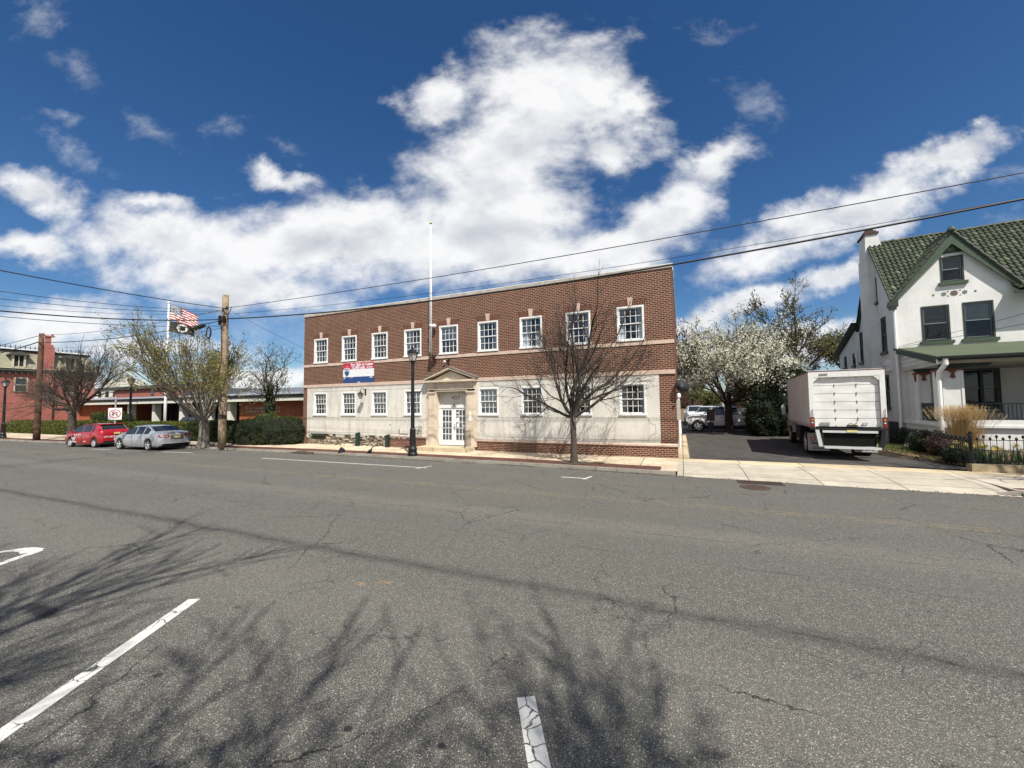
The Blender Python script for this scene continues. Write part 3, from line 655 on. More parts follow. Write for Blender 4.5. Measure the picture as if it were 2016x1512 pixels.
# windows
def sash_window(name, x, z0, z1, w, parent, curtain, wide_left=True):
    """white boxed frame set into the wall with an eight over eight sash"""
    o = thing(name, None, None, (0, 0, 0)); 
    bpy.data.objects.remove(o)
    a, b = x - w / 2, x + w / 2; y = FY
    fr = MB()
    c = .075
    fr.box(a, a + c, y - .035, y + .20, z0 + .001, z1 - .001); fr.box(b - c, b, y - .035, y + .20, z0 + .001, z1 - .001)
    fr.box(a + c, b - c, y - .035, y + .20, z1 - c, z1 - .001); fr.box(a - .02, b + .02, y - .075, y + .21, z0 - .02, z0 + .07)
    f = B(fr, 'window', MT['white'], parent)
    if parent is bb: f.location = -Vector(bb.location)
    ia, ib, iz0, iz1 = a + c, b - c, z0 + .07, z1 - c; zm = (iz0 + iz1) / 2
    sh = MB()
    for k, (s0, s1, yy) in enumerate(((zm - .02, iz1, y + .035), (iz0, zm + .02, y + .075))):
        r = .042
        sh.box(ia, ia + r, yy, yy + .035, s0, s1); sh.box(ib - r, ib, yy, yy + .035, s0, s1); sh.box(ia + r, ib - r, yy, yy + .035, s1 - r, s1); sh.box(ia + r, ib - r, yy, yy + .035, s0, s0 + r)
        for q in range(1, 4):
            xx = ia + r + (ib - ia - 2 * r) * q / 4; sh.box(xx - .011, xx + .011, yy + .004, yy + .028, s0 + r, s1 - r)
        zz = (s0 + s1) / 2; sh.box(ia + r, ib - r, yy + .006, yy + .026, zz - .011, zz + .011)
    so_ = sh.build('sash', MT['white'], f)
    gl = MB(); gl.face([(ia + .03, y + .053, zm), (ib - .03, y + .053, zm), (ib - .03, y + .053, iz1 - .03), (ia + .03, y + .053, iz1 - .03)]); gl.face([(ia + .03, y + .093, iz0 + .03), (ib - .03, y + .093, iz0 + .03), (ib - .03, y + .093, zm), (ia + .03, y + .093, zm)])
    gl.build('pane', MT['glass'], f)
    cu = MB(); yb = y + .118
    def pleat(xa, xb, za, zb, step=.05, amp=.02):
        n = max(2, int((xb - xa) / step))
        for q in range(n):
            u0 = xa + (xb - xa) * q / n; u1 = xa + (xb - xa) * (q + 1) / n
            cu.face([(u0, yb + amp * (q % 2), za), (u1, yb + amp * ((q + 1) % 2), za), (u1, yb + amp * ((q + 1) % 2), zb), (u0, yb + amp * (q % 2), zb)])
    m = MT['curtain']
    if curtain == 'sides': pleat(ia, ia + .24, iz0, iz1); pleat(ib - .20, ib, iz0, iz1)
    elif curtain == 'left': pleat(ia, ia + .42, iz0, iz1); pleat(ib - .3, ib, iz0, zm)
    elif curtain == 'full': pleat(ia, ib, iz0, iz1)
    elif curtain == 'three': pleat(ia, ib, iz0 + .35, iz1, .03, .004); m = MT['blind']
    elif curtain == 'half': pleat(ia, ib, zm - .02, iz1, .03, .004); m = MT['blind']
    elif curtain == 'blind': pleat(ia, ib, iz0, iz1, .03, .004); m = MT['blind']
    if cu.f: cu.build('curtain', m, f)
    return f
for k, x in enumerate(WX):
    f = sash_window('window', x, UP[0], UP[1], UP[2], bb, ['left', 'left', 'sides', 'left', 'half', 'sides', 'left', 'sides', 'sides'][k])
    mb = MB(); mb.prism([(x - .085, 6.90), (x + .085, 6.90), (x + .12, 7.27), (x - .12, 7.27)], FY - .035, FY + .02); B(mb, 'keystone', MT['belt'])
    for s in (-1, 1):
        mb = MB(); p = [(x + s * .09, 6.892), (x + s * .62, 6.892), (x + s * .72, 7.14), (x + s * .12, 7.14)]
        mb.prism(p, FY - .006, FY + .02); B(mb, 'brick_arch', MT['brick_top'])
for k, x in enumerate(LX):
    f = sash_window('window', x, LO[0], LO[1], LO[2], bb, ['half', 'three', 'blind', 'blind', 'blind', 'sides', 'sides', 'sides'][k])

# door surround
for a, b in ((-12.82, -12.42), (-10.38, -9.98)):
    mb = MB(); mb.box(a, b, FY - .14, FY + .1, .31, 3.12); mb.box(a - .03, b + .03, FY - .18, FY - .141, .31, .55); mb.box(a - .02, b + .02, FY - .17, FY - .142, .55, .60)
    mb.box(a - .03, b + .03, FY - .18, FY + .1, 3.12, 3.18); mb.box(a - .045, b + .045, FY - .20, FY + .1, 3.18, 3.25)
    B(mb, 'pilaster', MT['lime'])
mb = MB(); mb.box(-13.04, -12.825, FY - .05, FY + .1, .31, 3.75); mb.box(-9.975, -9.855, FY - .05, FY + .1, .31, 3.75)
mb.box(-12.42, -12.33, FY - .10, FY + .27, .31, 3.35); mb.box(-10.47, -10.38, FY - .10, FY + .27, .31, 3.35)
B(mb, 'door_jamb', MT['lime'])
mb = MB(); mb.box(-12.87, -9.93, FY - .16, FY + .1, 3.352, 3.50); mb.box(-12.85, -9.95, FY - .145, FY + .1, 3.50, 3.70); mb.box(-12.42, -10.38, FY - .12, FY + .1, 3.252, 3.351)
mb.box(-12.86, -12.38, FY - .18, FY - .146, 3.50, 3.70); mb.box(-10.42, -9.94, FY - .18, FY - .146, 3.50, 3.70); mb.box(-12.92, -9.88, FY - .22, FY + .1, 3.70, 3.76)
B(mb, 'entablature', MT['lime'])
mb = MB(); mb.prism([(-12.62, 3.86), (-10.18, 3.86), (-11.4, 4.36)], FY - .12, FY + .05); B(mb, 'tympanum', MT['lime'])
mb = MB(); mb.box(-13.0, -9.80, FY - .36, FY + .05, 3.762, 3.86)
for s in (-1, 1):
    e_ = -11.4 + s * 1.62
    p = [(e_, 3.87), (-11.4, 4.45), (-11.4, 4.57), (e_, 3.97)]
    if s > 0: p = p[::-1]
    mb.prism(p, FY - .36, FY + .03)
B(mb, 'pediment', MT['lime'])
mb = MB()
for s in (-1, 1):
    e_ = -11.4 + s * 1.68; p = [(e_, 3.955), (-11.4, 4.571), (-11.4, 4.605), (e_, 3.99)]
    if s > 0: p = p[::-1]
    mb.prism(p, FY - .40, FY + .03)
B(mb, 'pediment_flashing', plain('grey_lead', (.20, .17, .15), .6, .2))
mb = MB(); mb.face([(-12.33, FY + .26, 2.44), (-10.47, FY + .26, 2.44), (-10.47, FY + .26, 3.36), (-12.33, FY + .26, 3.36)]); pn = B(mb, 'transom_panel', MT['stucco'])
mb = MB(); outline(mb, scallop(-12.18, -10.62, 2.56, 3.22, .17), FY + .256, .007); mb.build('panel_outline', MT['line'], pn)
text_mb('437', .30, Matrix.Translation((-11.30, FY + .258, 2.90)) @ FRONT, .008, .0, 1.25).build('house_number', plain('bronze_numerals', (.12, .09, .07), .5, .2), pn, fix=False)
# double door
dr = MB(); y = FY + .20
dr.box(-12.33, -10.47, y - .04, y + .1, 2.36, 2.44)
dr.box(-12.33, -12.25, y - .02, y + .09, .33, 2.36); dr.box(-10.55, -10.47, y - .02, y + .09, .33, 2.36)
D0 = B(dr, 'door_frame', MT['white'])
for s, (a, b) in enumerate(((-12.245, -11.405), (-11.395, -10.555))):
    lf = MB(); st = .13; lf.box(a, a + st, y, y + .045, .34, 2.355); lf.box(b - st, b, y, y + .045, .34, 2.355); lf.box(a + st, b - st, y, y + .045, .34, .62); lf.box(a + st, b - st, y, y + .045, 2.24, 2.355)
    for q in range(1, 3): xx = a + st + (b - a - 2 * st) * q / 3; lf.box(xx - .015, xx + .015, y + .003, y + .04, .62, 2.24)
    for q in range(1, 5): zz = .62 + 1.62 * q / 5; lf.box(a + st, b - st, y + .006, y + .037, zz - .02, zz + .02)
    d = B(lf, 'door', MT['white']); g_ = MB(); g_.face([(a + st, y + .02, .62), (b - st, y + .02, .62), (b - st, y + .02, 2.24), (a + st, y + .02, 2.24)]); g_.build('pane', MT['glass'], d)
    cu = MB()
    for q in range(14): u0 = a + (b - a) * q / 14; u1 = a + (b - a) * (q + 1) / 14; cu.face([(u0, y + .05 + .02 * (q % 2), .4), (u1, y + .05 + .02 * ((q + 1) % 2), .4), (u1, y + .05 + .02 * ((q + 1) % 2), 2.3), (u0, y + .05 + .02 * (q % 2), 2.3)])
    cu.build('curtain', MT['curtain'], d)
    if s == 1:
        h = MB(); h.tube([(-11.34, y - .02, 1.20), (-11.34, y - .02, 1.32)], .012, 6); h.box(-11.355, -11.325, y - .012, y, 1.16, 1.36); h.lathe([(.02, 0), (.02, .03)], 8, (-11.34, y - .02, 1.45)); h.build('handle', MT['black'], d)
        n = MB(); n.box(-11.25, -11.06, y + .012, y + .016, 1.62, 1.82); n.box(-11.22, -11.08, y + .012, y + .016, 1.30, 1.52); n.box(-10.82, -10.70, y + .012, y + .016, 1.34, 1.44); n.box(-11.24, -11.1, y + .012, y + .016, 2.05, 2.12); n.build('paper_notice', MT['white'], d)
mb = MB()
for z in (1.30, 2.28):
    for a, b in ((-12.82, -12.42), (-10.38, -9.98)): mb.box(a, b, FY - .1425, FY - .1405, z, z + .010)
B(mb, 'stone_joint', MT['line'])
st_ = MB(); st_.box(-13.12, -9.98, 17.35, FY + .3, .13, .31); stp = B(st_, 'doorstep', MT['sand'])
sg = MB().box(-10.27, -10.12, FY - .155, FY - .141, 1.68, 2.12); B(sg, 'notice_plate', MT['white'])
# small lamp over the door and basement pipes on the stucco
mb = MB(); mb.box(-11.5, -11.2, FY + .12, FY + .18, 2.445, 2.47); mb.lathe([(.03, 0), (.05, .04), (.01, .07)], 8, (-11.35, FY + .16, 2.47)); mb.tube([(-11.55, FY + .17, 2.5), (-11.45, FY + .15, 2.55), (-11.35, FY + .15, 2.5), (-11.2, FY + .16, 2.53)], .008, 5); B(mb, 'door_light', MT['black'])
mb = MB(); mb.tube([(-14.9, FY - .04, .92), (-14.9, FY - .04, 1.16), (-14.86, FY - .09, 1.18)], .02, 6); mb.tube([(-14.9, FY - .04, .92), (-14.3, FY - .04, .90)], .012, 6); mb.lathe([(.03, 0), (.03, .03)], 8, (-15.55, FY - .04, 1.42)); B(mb, 'wall_pipe', MT['rust'])

def railing(x, y0, y1, label, curl=1):
    t = thing('iron_railing', label, 'railing', (x, y0, .31))
    mb = MB(); L = y1 - y0
    mb.tube([(0, 0, 0), (0, 0, .80), (0, .06, .86), (0, L, .86)], .016, 6); mb.tube([(0, 0, .12), (0, L, .12)], .010, 5); mb.build('rail', MT['rust'], t)
    mb = MB()
    for k in range(1, 8): mb.tube([(0, L * k / 8, .12), (0, L * k / 8, .86)], .008, 5)
    mb.tube([(0, .1 + .1 * math.cos(a * .5), .45 + .12 * math.sin(a * .5)) for a in range(13)], .008, 5)
    mb.build('baluster', MT['rust'], t)
railing(-10.10, 17.42, 18.1, 'rusty iron handrail on the right side of the doorstep')
t = thing('iron_railing', 'rusty iron railing on the brick plinth left of the doorstep', 'railing', (-14.0, 17.95, .70)); mb = MB()
t.location = (-14.0, 18.20, .76); mb.tube([(0, 0, 0), (0, 0, .52), (.75, -.05, .58), (.85, -.5, .45), (.83, -.75, -.4)], .014, 6); mb.build('rail', MT['rust'], t); mb = MB()
for k in range(1, 8): mb.tube([(.1 * k, 0, 0), (.1 * k, 0, .54)], .008, 5)
mb.build('baluster', MT['rust'], t)

# fitted to the side wall: meter box, conduits, downpipe
t = thing('meter_box', 'grey electricity meter cabinet with white conduits on the side wall', 'meter box', (-.2, 19.6, 0))
mb = MB().box(.0, .16, .1, .75, 1.7, 2.6); mb.build('cabinet', plain('grey_cabinet', (.42, .40, .34), .6, .1), t)
mb = MB(); mb.tube([(.08, .95, .2), (.08, .95, 2.9)], .05, 8); mb.tube([(.10, 1.25, 1.1), (.10, 1.25, 2.4)], .06, 8); mb.lathe([(.09, 0), (.09, .12), (.06, .2)], 8, (.1, .95, 2.75)); mb.box(.0, .18, 1.0, 1.5, 1.0, 1.25); mb.build('conduit', MT['white'], t)
# satellite dish
t = thing('satellite_dish', 'dark grey satellite dish fixed to the right corner of the brick building', 'satellite dish', (-.2, 18.42, 3.05))
mb = MB(); mb.tube([(0, 0, -.15), (.22, -.05, -.1), (.24, -.12, .1)], .02, 6); mb.box(-.02, 0.012, -.08, .08, -.25, -.05); mb.build('bracket', MT['black'], t)
dm = MB(); dm.lathe([(.29, .09), (.24, .055), (.15, .02), (.05, .002), (.049, -.01), (.15, .008), (.245, .044), (.30, .085)], 24)
d = dm.build('reflector', plain('dish_grey', (.035, .035, .038), .5, .1), t, smooth=True); d.location = (.22, -.15, .12); d.rotation_euler = (R(70), 0, R(28))
mb = MB(); mb.tube([(.22, -.2, -.12), (.28, -.5, .02)], .012, 5); mb.box(.24, .32, -.56, -.5, -.02, .06); mb.build('feed_arm', MT['black'], t)

# pole on the facade
t = thing('facade_flagpole', 'tall bare white flagpole standing on a bracket of the brick facade', 'flagpole', (-12.5, FY - .33, 5.12))
MB().tube([(0, 0, .05), (0, 0, 4.0), (0, 0, 7.45)], [.062, .055, .032], 10).build('pole', MT['whitem'], t, smooth=True)
mb = MB(); mb.lathe([(.001, 0), (.05, .03), (.07, .07), (.05, .12), (.001, .15)], 12, (0, 0, 7.45)); mb.build('finial', plain('brass', (.35, .27, .1), .4, 0, metal=.6), t)
mb = MB(); mb.box(-.06, .06, .0, .30, 1.70, 1.82); mb.lathe([(.09, 0), (.11, .06), (.09, .12)], 10, (0, 0, 1.7)); mb.lathe([(.001, -.06), (.11, 0), (.11, .1), (.001, .16)], 10, (.14, .1, 1.72)); mb.build('upper_bracket', MT['whitem'], t)
mb = MB(); mb.box(-.08, .08, -.02, .30, -.04, .08); mb.lathe([(.12, .08), (.13, .2), (.09, .26)], 10); mb.lathe([(.001, 0), (.12, .1), (.001, .24)], 10, (.2, .1, .02)); mb.build('lower_bracket', MT['rust'], t)
MB().tube([(-.09, -.02, .3), (-.09, -.02, 7.35)], .008, 4).build('halyard', MT['whitem'], t)

# wall lantern on the stucco
t = thing('wall_lantern', 'hanging glass and iron lantern on the stucco between the second and third windows', 'lantern', (-17.42, FY - .02, 3.05))
mb = MB(); mb.box(-.05, .05, -.02, .012, .12, .5); mb.tube([(0, -.01, .42), (0, -.25, .52), (0, -.40, .50), (0, -.42, .36)], .014, 6); mb.build('bracket', MT['black'], t)
mb = MB(); c = (0, -.42, 0)
mb.lathe([(.03, .36), (.05, .30), (.17, .20), (.19, .17)], 6, c); mb.lathe([(.05, -.10), (.06, -.08), (.06, -.06)], 6, c)
for k in range(6): a = k * math.pi / 3; mb.tube([(c[0] + .17 * math.cos(a), c[1] + .17 * math.sin(a), .17), (c[0] + .06 * math.cos(a), c[1] + .06 * math.sin(a), -.07)], .008, 4)
mb.build('lantern_cage', MT['black'], t); mb = MB(); mb.lathe([(.05, -.07), (.155, .17)], 6, c); mb.build('lantern_glass', glassy('lantern_glass', (.8, .8, .75), .1, .3, (.4, .38, .32)), t)
# floodlight pair over the door
t = thing('security_light', 'small twin floodlight on the brick wall above the door pediment', 'floodlight', (-11.6, FY, 4.92)); mb = MB().box(-.06, .06, -.05, 0, -.05, .05); mb.tube([(0, -.05, 0), (-.12, -.12, -.02)], .012, 5); mb.tube([(0, -.05, 0), (.10, -.12, .04)], .012, 5); mb.build('mount', MT['black'], t)
mb = MB(); mb.tube([(-.12, -.10, -.02), (-.18, -.22, -.06)], [.04, .065], 8); mb.build('lamp_head', MT['whitem'], t); mb = MB(); mb.tube([(.10, -.12, .04), (.18, -.2, .02)], [.05, .06], 8); mb.build('sensor_head', MT['black'], t)

# banner
t = thing('sale_banner', 'red white and blue sale banner with a balloon emblem on the brick wall', 'banner', (-19.22, FY - .04, 3.93))
red = plain('banner_red', (.50, .035, .075), .6, .12, 4); blu = plain('banner_blue', (.022, .065, .20), .6, .15, 6); wht = plain('banner_white', (.74, .75, .77), .6, .05, 4); teal = plain('balloon_blue', (.02, .09, .20), .6, .1)
w, h = 2.44, 1.24
mb = MB().box(0, w, 0, .02, 0, .38); mb.build('blue_band', blu, t); mb = MB().box(0, w, 0, .02, .381, .84); mb.build('white_band', wht, t); mb = MB().box(0, w, 0, .02, .841, h); mb.build('red_band', red, t)
mb = MB(); y = -.004
def disc(mb, cx, cz, rx, rz, a0=0, a1=360, y=-.004, n=24, tip=None):
    pts = [(cx + rx * math.cos(R(a0 + (a1 - a0) * k / n)), y, cz + rz * math.sin(R(a0 + (a1 - a0) * k / n))) for k in range(n + (0 if a1 - a0 == 360 else 1))]
    if tip: pts.append((tip[0], y, tip[1]))
    mb.face(pts)
disc(mb, .32, .76, .25, .28); mb.build('balloon', wht, t)
mb = MB(); disc(mb, .32, .70, .205, .05, 0, 180, -.008, 12, None); mb.face([(.115, -.008, .70), (.525, -.008, .70), (.47, -.008, .55), (.34, -.008, .42), (.30, -.008, .42), (.17, -.008, .55)]); mb.face([(.30, -.008, .36), (.34, -.008, .36), (.34, -.008, .33), (.30, -.008, .33)]); mb.build('balloon_base', teal, t)
mb = MB(); disc(mb, .32, .90, .20, .12, 12, 168, -.0075, 14); mb.build('balloon_crown', red, t)
text_mb('RE/MAX', .115, Matrix.Translation((.32, -.009, .83)) @ FRONT, .002, .003).build('emblem_lettering', teal, t, fix=False)
mm = text_mb('For Sale or Lease', .245, Matrix.Translation((1.50, -.005, 1.12)) @ FRONT, .002, .008)
mm.add(text_mb('12,000 sqft.', .235, Matrix.Translation((1.24, -.005, .93)) @ FRONT, .002, .008)); mm.add(text_mb('will divide', .12, Matrix.Translation((2.10, -.005, .93)) @ FRONT, .002, .004))
mm.build('lettering', wht, t, fix=False)
mb = MB()
for q in ([(.07, .34), (.20, .34), (.19, .32), (.12, .30), (.115, .24), (.07, .22)], [(2.05, .30), (2.32, .38), (2.34, .29)], [(1.15, .02), (1.22, .07), (1.36, .06), (1.42, .02)], [(.55, .372), (.85, .372), (.8, .35), (.6, .355)], [(.62, .30), (.65, .30), (.65, .27), (.62, .27)]):
    mb.face([(a, -.004, b) for a, b in q])
mb.build('peeled_patch', wht, t)

# dark green posts, rubble heap and kerbside litter
grn = plain('dark_green_post', (.012, .03, .022), .5, .25)
for x, y, z, lab in ((-17.9, 18.16, .80, 'dark green post against the foundation under the banner'), (-15.62, 18.12, .72, 'shorter dark green post where the old stone meets the brick plinth')):
    t = thing('metal_post', lab, 'post', (x, y, .13)); MB().box(-.10, .10, -.09, .09, 0, z - .05).build('post', grn, t); MB().prism([(-.11, z - .05), (.11, z - .05), (.09, z + .02), (.02, z)], -.10, .10).build('post_cap', grn, t)
def lump(name, label, cat, loc, sx, sy, sz, m, seed=1, group=None, n=60):
    bm = bmesh.new(); bmesh.ops.create_icosphere(bm, subdivisions=3, radius=1)
    for v in bm.verts:
        k = 1 + .35 * mnoise.noise(v.co * 1.7 + Vector((seed, 0, 0))) + .15 * mnoise.noise(v.co * 5 + Vector((0, seed, 0)))
        v.co = Vector((v.co.x * sx * k, v.co.y * sy * k, max(-.15, v.co.z) * sz * k))
    me = bpy.data.meshes.new(name); bm.to_mesh(me); bm.free(); me.materials.append(m)
    for p in me.polygons: p.use_smooth = True
    o = bpy.data.objects.new(name, me); COL.objects.link(o); o.location = loc; tag(o, label, cat, group); return o
lump('rubble_heap', 'low sandy heap of broken stucco at the foot of the wall', 'rubble', (-18.55, 17.95, .14), .62, .22, .14, MT['sand'], 3)
lump('black_bag', 'round black bag slumped on the kerb below the banner', 'bag', (-16.25, 15.42, .13), .17, .15, .27, MT['black'], 9)
lump('dark_debris', 'flat dark pile of wet leaves in the gutter near the hedge', 'debris', (-18.9, 15.22, .03), .75, .16, .10, MT['soil'], 4)
t = thing('torn_boot', 'small black boot shape with a curled strip on the kerb left of the street lamp', 'litter', (-14.45, 15.55, .13)); mb = MB()
mb.tube([(-.16, -.05, .03), (-.05, 0, .10), (.04, 0, .20)], [.06, .10, .05], 8); mb.build('boot', MT['black'], t, smooth=True); MB().tube([(.02, 0, .17), (.07, 0, .28), (.16, 0, .34), (.28, 0, .36)], [.03, .025, .02, .01], 6).build('strap', MT['black'], t)
lump('twig_debris', 'small dark clump of twigs beside the foot of the bare street tree', 'debris', (-3.1, 15.75, .13), .33, .12, .07, MT['soil'], 6)
# ================================================================ street furniture
def street_lamp(loc, label, rz=0):
    t = thing('street_lamp', label, 'street lamp', loc, rz, 'black street lamps along the kerb')
    mb = MB(); mb.lathe([(.235, 0), (.235, .10), (.20, .16), (.20, .30), (.215, .33), (.165, .42), (.14, .52)], 12); mb.lathe([(.135, .52), (.12, 1.16), (.135, 1.20), (.135, 1.24), (.10, 1.30)], 12)
    for k in range(12): a = k * math.pi / 6; mb.tube([(.137 * math.cos(a), .137 * math.sin(a), .52), (.122 * math.cos(a), .122 * math.sin(a), 1.15)], .014, 4)
    mb.build('base', MT['black'], t)
    mb = MB(); mb.lathe([(.095, 1.30), (.088, 2.4), (.07, 4.42)], 14); mb.lathe([(.10, 3.6), (.10, 3.64)], 12); mb.lathe([(.085, 4.38), (.10, 4.42), (.10, 4.46), (.15, 4.53)], 12); mb.build('pole', MT['black'], t, smooth=False)
    mb = MB(); mb.tube([(-.18, 0, 3.02), (.42, 0, 3.02)], .022, 6); mb.lathe([(.001, -.06), (.045, 0), (.001, .06)], 8, (.44, 0, 3.02)); mb.tube([(.42, 0, 3.02), (.42, 0, 2.9)], .02, 6); mb.lathe([(.001, -.05), (.04, 0), (.001, .05)], 8, (-.2, 0, 3.02)); mb.build('cross_arm', MT['black'], t)
    mb = MB(); mb.lathe([(.29, 4.88), (.285, 4.93), (.20, 5.02), (.15, 5.08), (.06, 5.10), (.06, 5.15), (.001, 5.19)], 6); 
    for k in range(6): a = k * math.pi / 3; mb.tube([(.15 * math.cos(a), .15 * math.sin(a), 4.54), (.265 * math.cos(a), .265 * math.sin(a), 4.89)], .014, 4)
    mb.build('lantern_frame', MT['black'], t)
    mb = MB(); mb.lathe([(.135, 4.54), (.245, 4.88)], 6); mb.build('lantern_glass', LG, t)
    return t
LG = plain('frosted_lantern_glass', (.50, .47, .45), .25, .08, 3)
street_lamp((-11.84, 15.50, .13), 'tall black street lamp in front of the office building door')
street_lamp((-43.5, 18.2, .13), 'black street lamp behind the red hatchback in front of the white portico', R(50))
street_lamp((-54.9, 14.3, .13), 'black street lamp at the far left end of the hedge', R(50))

wood = plain('weathered_pole_wood', (.30, .22, .145), .9, .35, 3, bmp=.5, bsc=25)
woodd = plain('creosote_pole_wood', (.12, .062, .038), .9, .35, 3, bmp=.5, bsc=25)
def utility_pole(loc, h, r0, r1, m, label, lean=(0, 0)):
    t = thing('utility_pole', label, 'utility pole', loc)
    pts = [(lean[0] * k / 8, lean[1] * k / 8, h * k / 8) for k in range(9)]
    mb = MB(); mb.tube(pts, [r0 + (r1 - r0) * k / 8 for k in range(9)], 14); mb.build('pole', m, t, smooth=True)
    return t
up1 = utility_pole((-25.42, 14.98, .1), 9.3, .215, .165, wood, 'tall weathered pale wooden utility pole right of the silver sedan')
mb = MB(); mb.tube([(.02, -.2, 8.35), (.45, -.2, 8.42)], .03, 6); mb.lathe([(.05, 0), (.07, .05), (.05, .1), (.07, .15), (.05, .2)], 8, (.5, -.2, 8.3)); mb.tube([(.35, -.2, 8.4), (.5, -.22, 8.0), (.75, -.22, 8.1), (.95, -.2, 8.45)], .018, 5); mb.tube([(.2, -.2, 8.4), (.3, -.22, 8.05), (.6, -.2, 8.0)], .015, 5)
mb.tube([(-.1, -.21, 7.75), (.05, -.23, 7.0), (.12, -.22, 6.2), (.1, -.21, 5.2)], .018, 5); mb.tube([(-.15, -.2, 8.1), (-.18, -.22, 7.6), (.1, -.2, 7.2)], .02, 5); mb.box(-.25, -.16, -.25, -.1, 7.45, 8.0); mb.box(.14, .24, -.25, -.1, 7.55, 7.95); mb.build('line_hardware', MT['black'], up1)
mb = MB(); mb.lathe([(.222, 1.75), (.222, 2.0)], 14); mb.build('pole_band', MT['rust'], up1)
utility_pole((-47.35, 14.05, .1), 8.6, .21, .15, woodd, 'dark brown wooden utility pole at the left in front of the hedge')
utility_pole((-24.2, -3.3, 0), 9.5, .2, .15, wood, 'wooden utility pole on the near side of the street')
utility_pole((22.0, 14.9, .1), 10.2, .2, .15, wood, 'wooden utility pole down the street past the white house')
def wire(p, q, sag, r, label, cat='overhead cable', name='overhead_cable', n=28, group=None):
    p, q = Vector(p), Vector(q); pts = []
    for k in range(n + 1):
        t = k / n; v = p.lerp(q, t); v.z -= 4 * sag * t * (1 - t); pts.append(v)
    return tag(MB().tube(pts, r, 5).build(name, MT['wire'], None, fix=False), label, cat, group)
P1 = (-25.2, 14.78)
wire((*P1, 8.52), (22, 14.8, 9.0), .43, .016, 'topmost thin cable crossing the sky above the office building')
wire((*P1, 7.87), (22, 14.8, 9.13), 1.19, .034, 'thick black cable sagging across the top of the brick facade')
wire((*P1, 8.15), (22, 14.8, 8.6), .8, .009, 'thin cable running just above the thick black cable')
for k, (z1, z2, s, r, lab) in enumerate(((8.52, 8.35, .36, .022, 'uppermost cable leaving the frame at the left edge'), (8.40, 7.6, .78, .012, 'second cable from the top at the left edge'), (8.34, 7.3, .90, .012, 'third cable from the top at the left edge'),
                                 (8.28, 7.0, 1.0, .008, 'faint thin cable under the third one at the left edge'), (7.85, 6.65, .82, .028, 'thick lower cable at the left edge passing behind the flags'), (7.45, 6.5, .76, .013, 'lowest cable reaching the left edge'))):
    wire((*P1, z1), (-24.2, -3.3, z2), s, r, lab)
wire((*P1, 8.46), (-47.3, 13.9, 8.55), .35, .014, 'thin cable from the pale pole to the top of the dark brown pole')
wire((*P1, 7.80), (-47.3, 13.9, 7.95), .35, .026, 'thicker cable between the two wooden poles')
wire((*P1, 7.35), (-47.3, 13.9, 7.5), .35, .011, 'lowest thin cable between the two wooden poles')
wire((-47.3, 13.9, 8.5), (-75, 12.5, 8.4), .5, .022, 'cable bundle running left from the dark brown pole'); wire((-47.3, 13.9, 8.0), (-75, 12.5, 7.8), .7, .04, 'heavy sagging cable bundle left of the dark brown pole')
wire((-25.1, 14.9, 8.5), (-22.72, 18.35, 6.35), .05, .009, 'thin service cable from the pale pole down to the brick building corner', n=6)
t = thing('splice_case', 'black cable splice case hanging left of the pale pole beside the flag', 'splice case', (-27.6, 14.7, 7.55)); t.rotation_euler = (0, R(-9), 0)
mb = MB(); mb.lathe([(.02, -.75), (.10, -.6), (.13, -.55), (.13, .55), (.10, .6), (.02, .75)], 10); o = mb.build('case', MT['wire'], t); o.rotation_euler = (0, R(90), 0)
t = thing('cable_coil', 'oval coil of spare black cable hanging left of the pale pole', 'cable coil', (-26.55, 14.7, 7.13))
mb = MB()
for rr in (.0, .025): mb.tube([((.21 + rr) * math.cos(a * math.pi / 12), rr, (.33 + rr) * math.sin(a * math.pi / 12)) for a in range(25)], .028, 6)
mb.build('coil', MT['wire'], t); MB().tube([(0, 0, .33), (.1, 0, .62)], .01, 4).build('hanger', MT['wire'], t)

# no U-turn sign
t = thing('no_u_turn_sign', 'square white sign with a crossed out U-turn arrow on a grey post', 'road sign', (-39.25, 15.55, .13), R(52))
MB().box(-.045, .045, -.03, .03, 0, 3.35).build('post', plain('galvanised_post', (.38, .38, .37), .5, .15, metal=.3), t)
MB().box(-.38, .38, -.05, -.035, 1.60, 2.48).build('plate', MT['white'], t)
mb = MB(); c = (0, 2.04)
def ring(mb, cx, cz, r0, r1, y, n=28, a0=0, a1=360, sx=1.0):
    for k in range(n):
        a, b = R(a0 + (a1 - a0) * k / n), R(a0 + (a1 - a0) * (k + 1) / n)
        mb.face([(cx + sx * r0 * math.cos(a), y, cz + r0 * math.sin(a)), (cx + sx * r1 * math.cos(a), y, cz + r1 * math.sin(a)), (cx + sx * r1 * math.cos(b), y, cz + r1 * math.sin(b)), (cx + sx * r0 * math.cos(b), y, cz + r0 * math.sin(b))])
ring(mb, 0, 2.04, .27, .325, -.054); mb.face([(-.215, -.0565, 2.22), (-.18, -.0565, 2.25), (.215, -.0565, 1.86), (.18, -.0565, 1.83)]); mb.build('red_ring', plain('sign_red', (.50, .03, .04), .5, .05), t)
mb = MB(); ring(mb, .0, 2.08, .085, .14, -.053, 14, 0, 180); mb.face([(.085, -.053, 1.88), (.14, -.053, 1.88), (.14, -.053, 2.08), (.085, -.053, 2.08)]); mb.face([(-.14, -.053, 1.98), (-.085, -.053, 1.98), (-.085, -.053, 2.08), (-.14, -.053, 2.08)]); mb.face([(-.20, -.053, 2.0), (-.11, -.053, 1.88), (-.03, -.053, 2.0)]); mb.build('arrow', MT['black'], t)

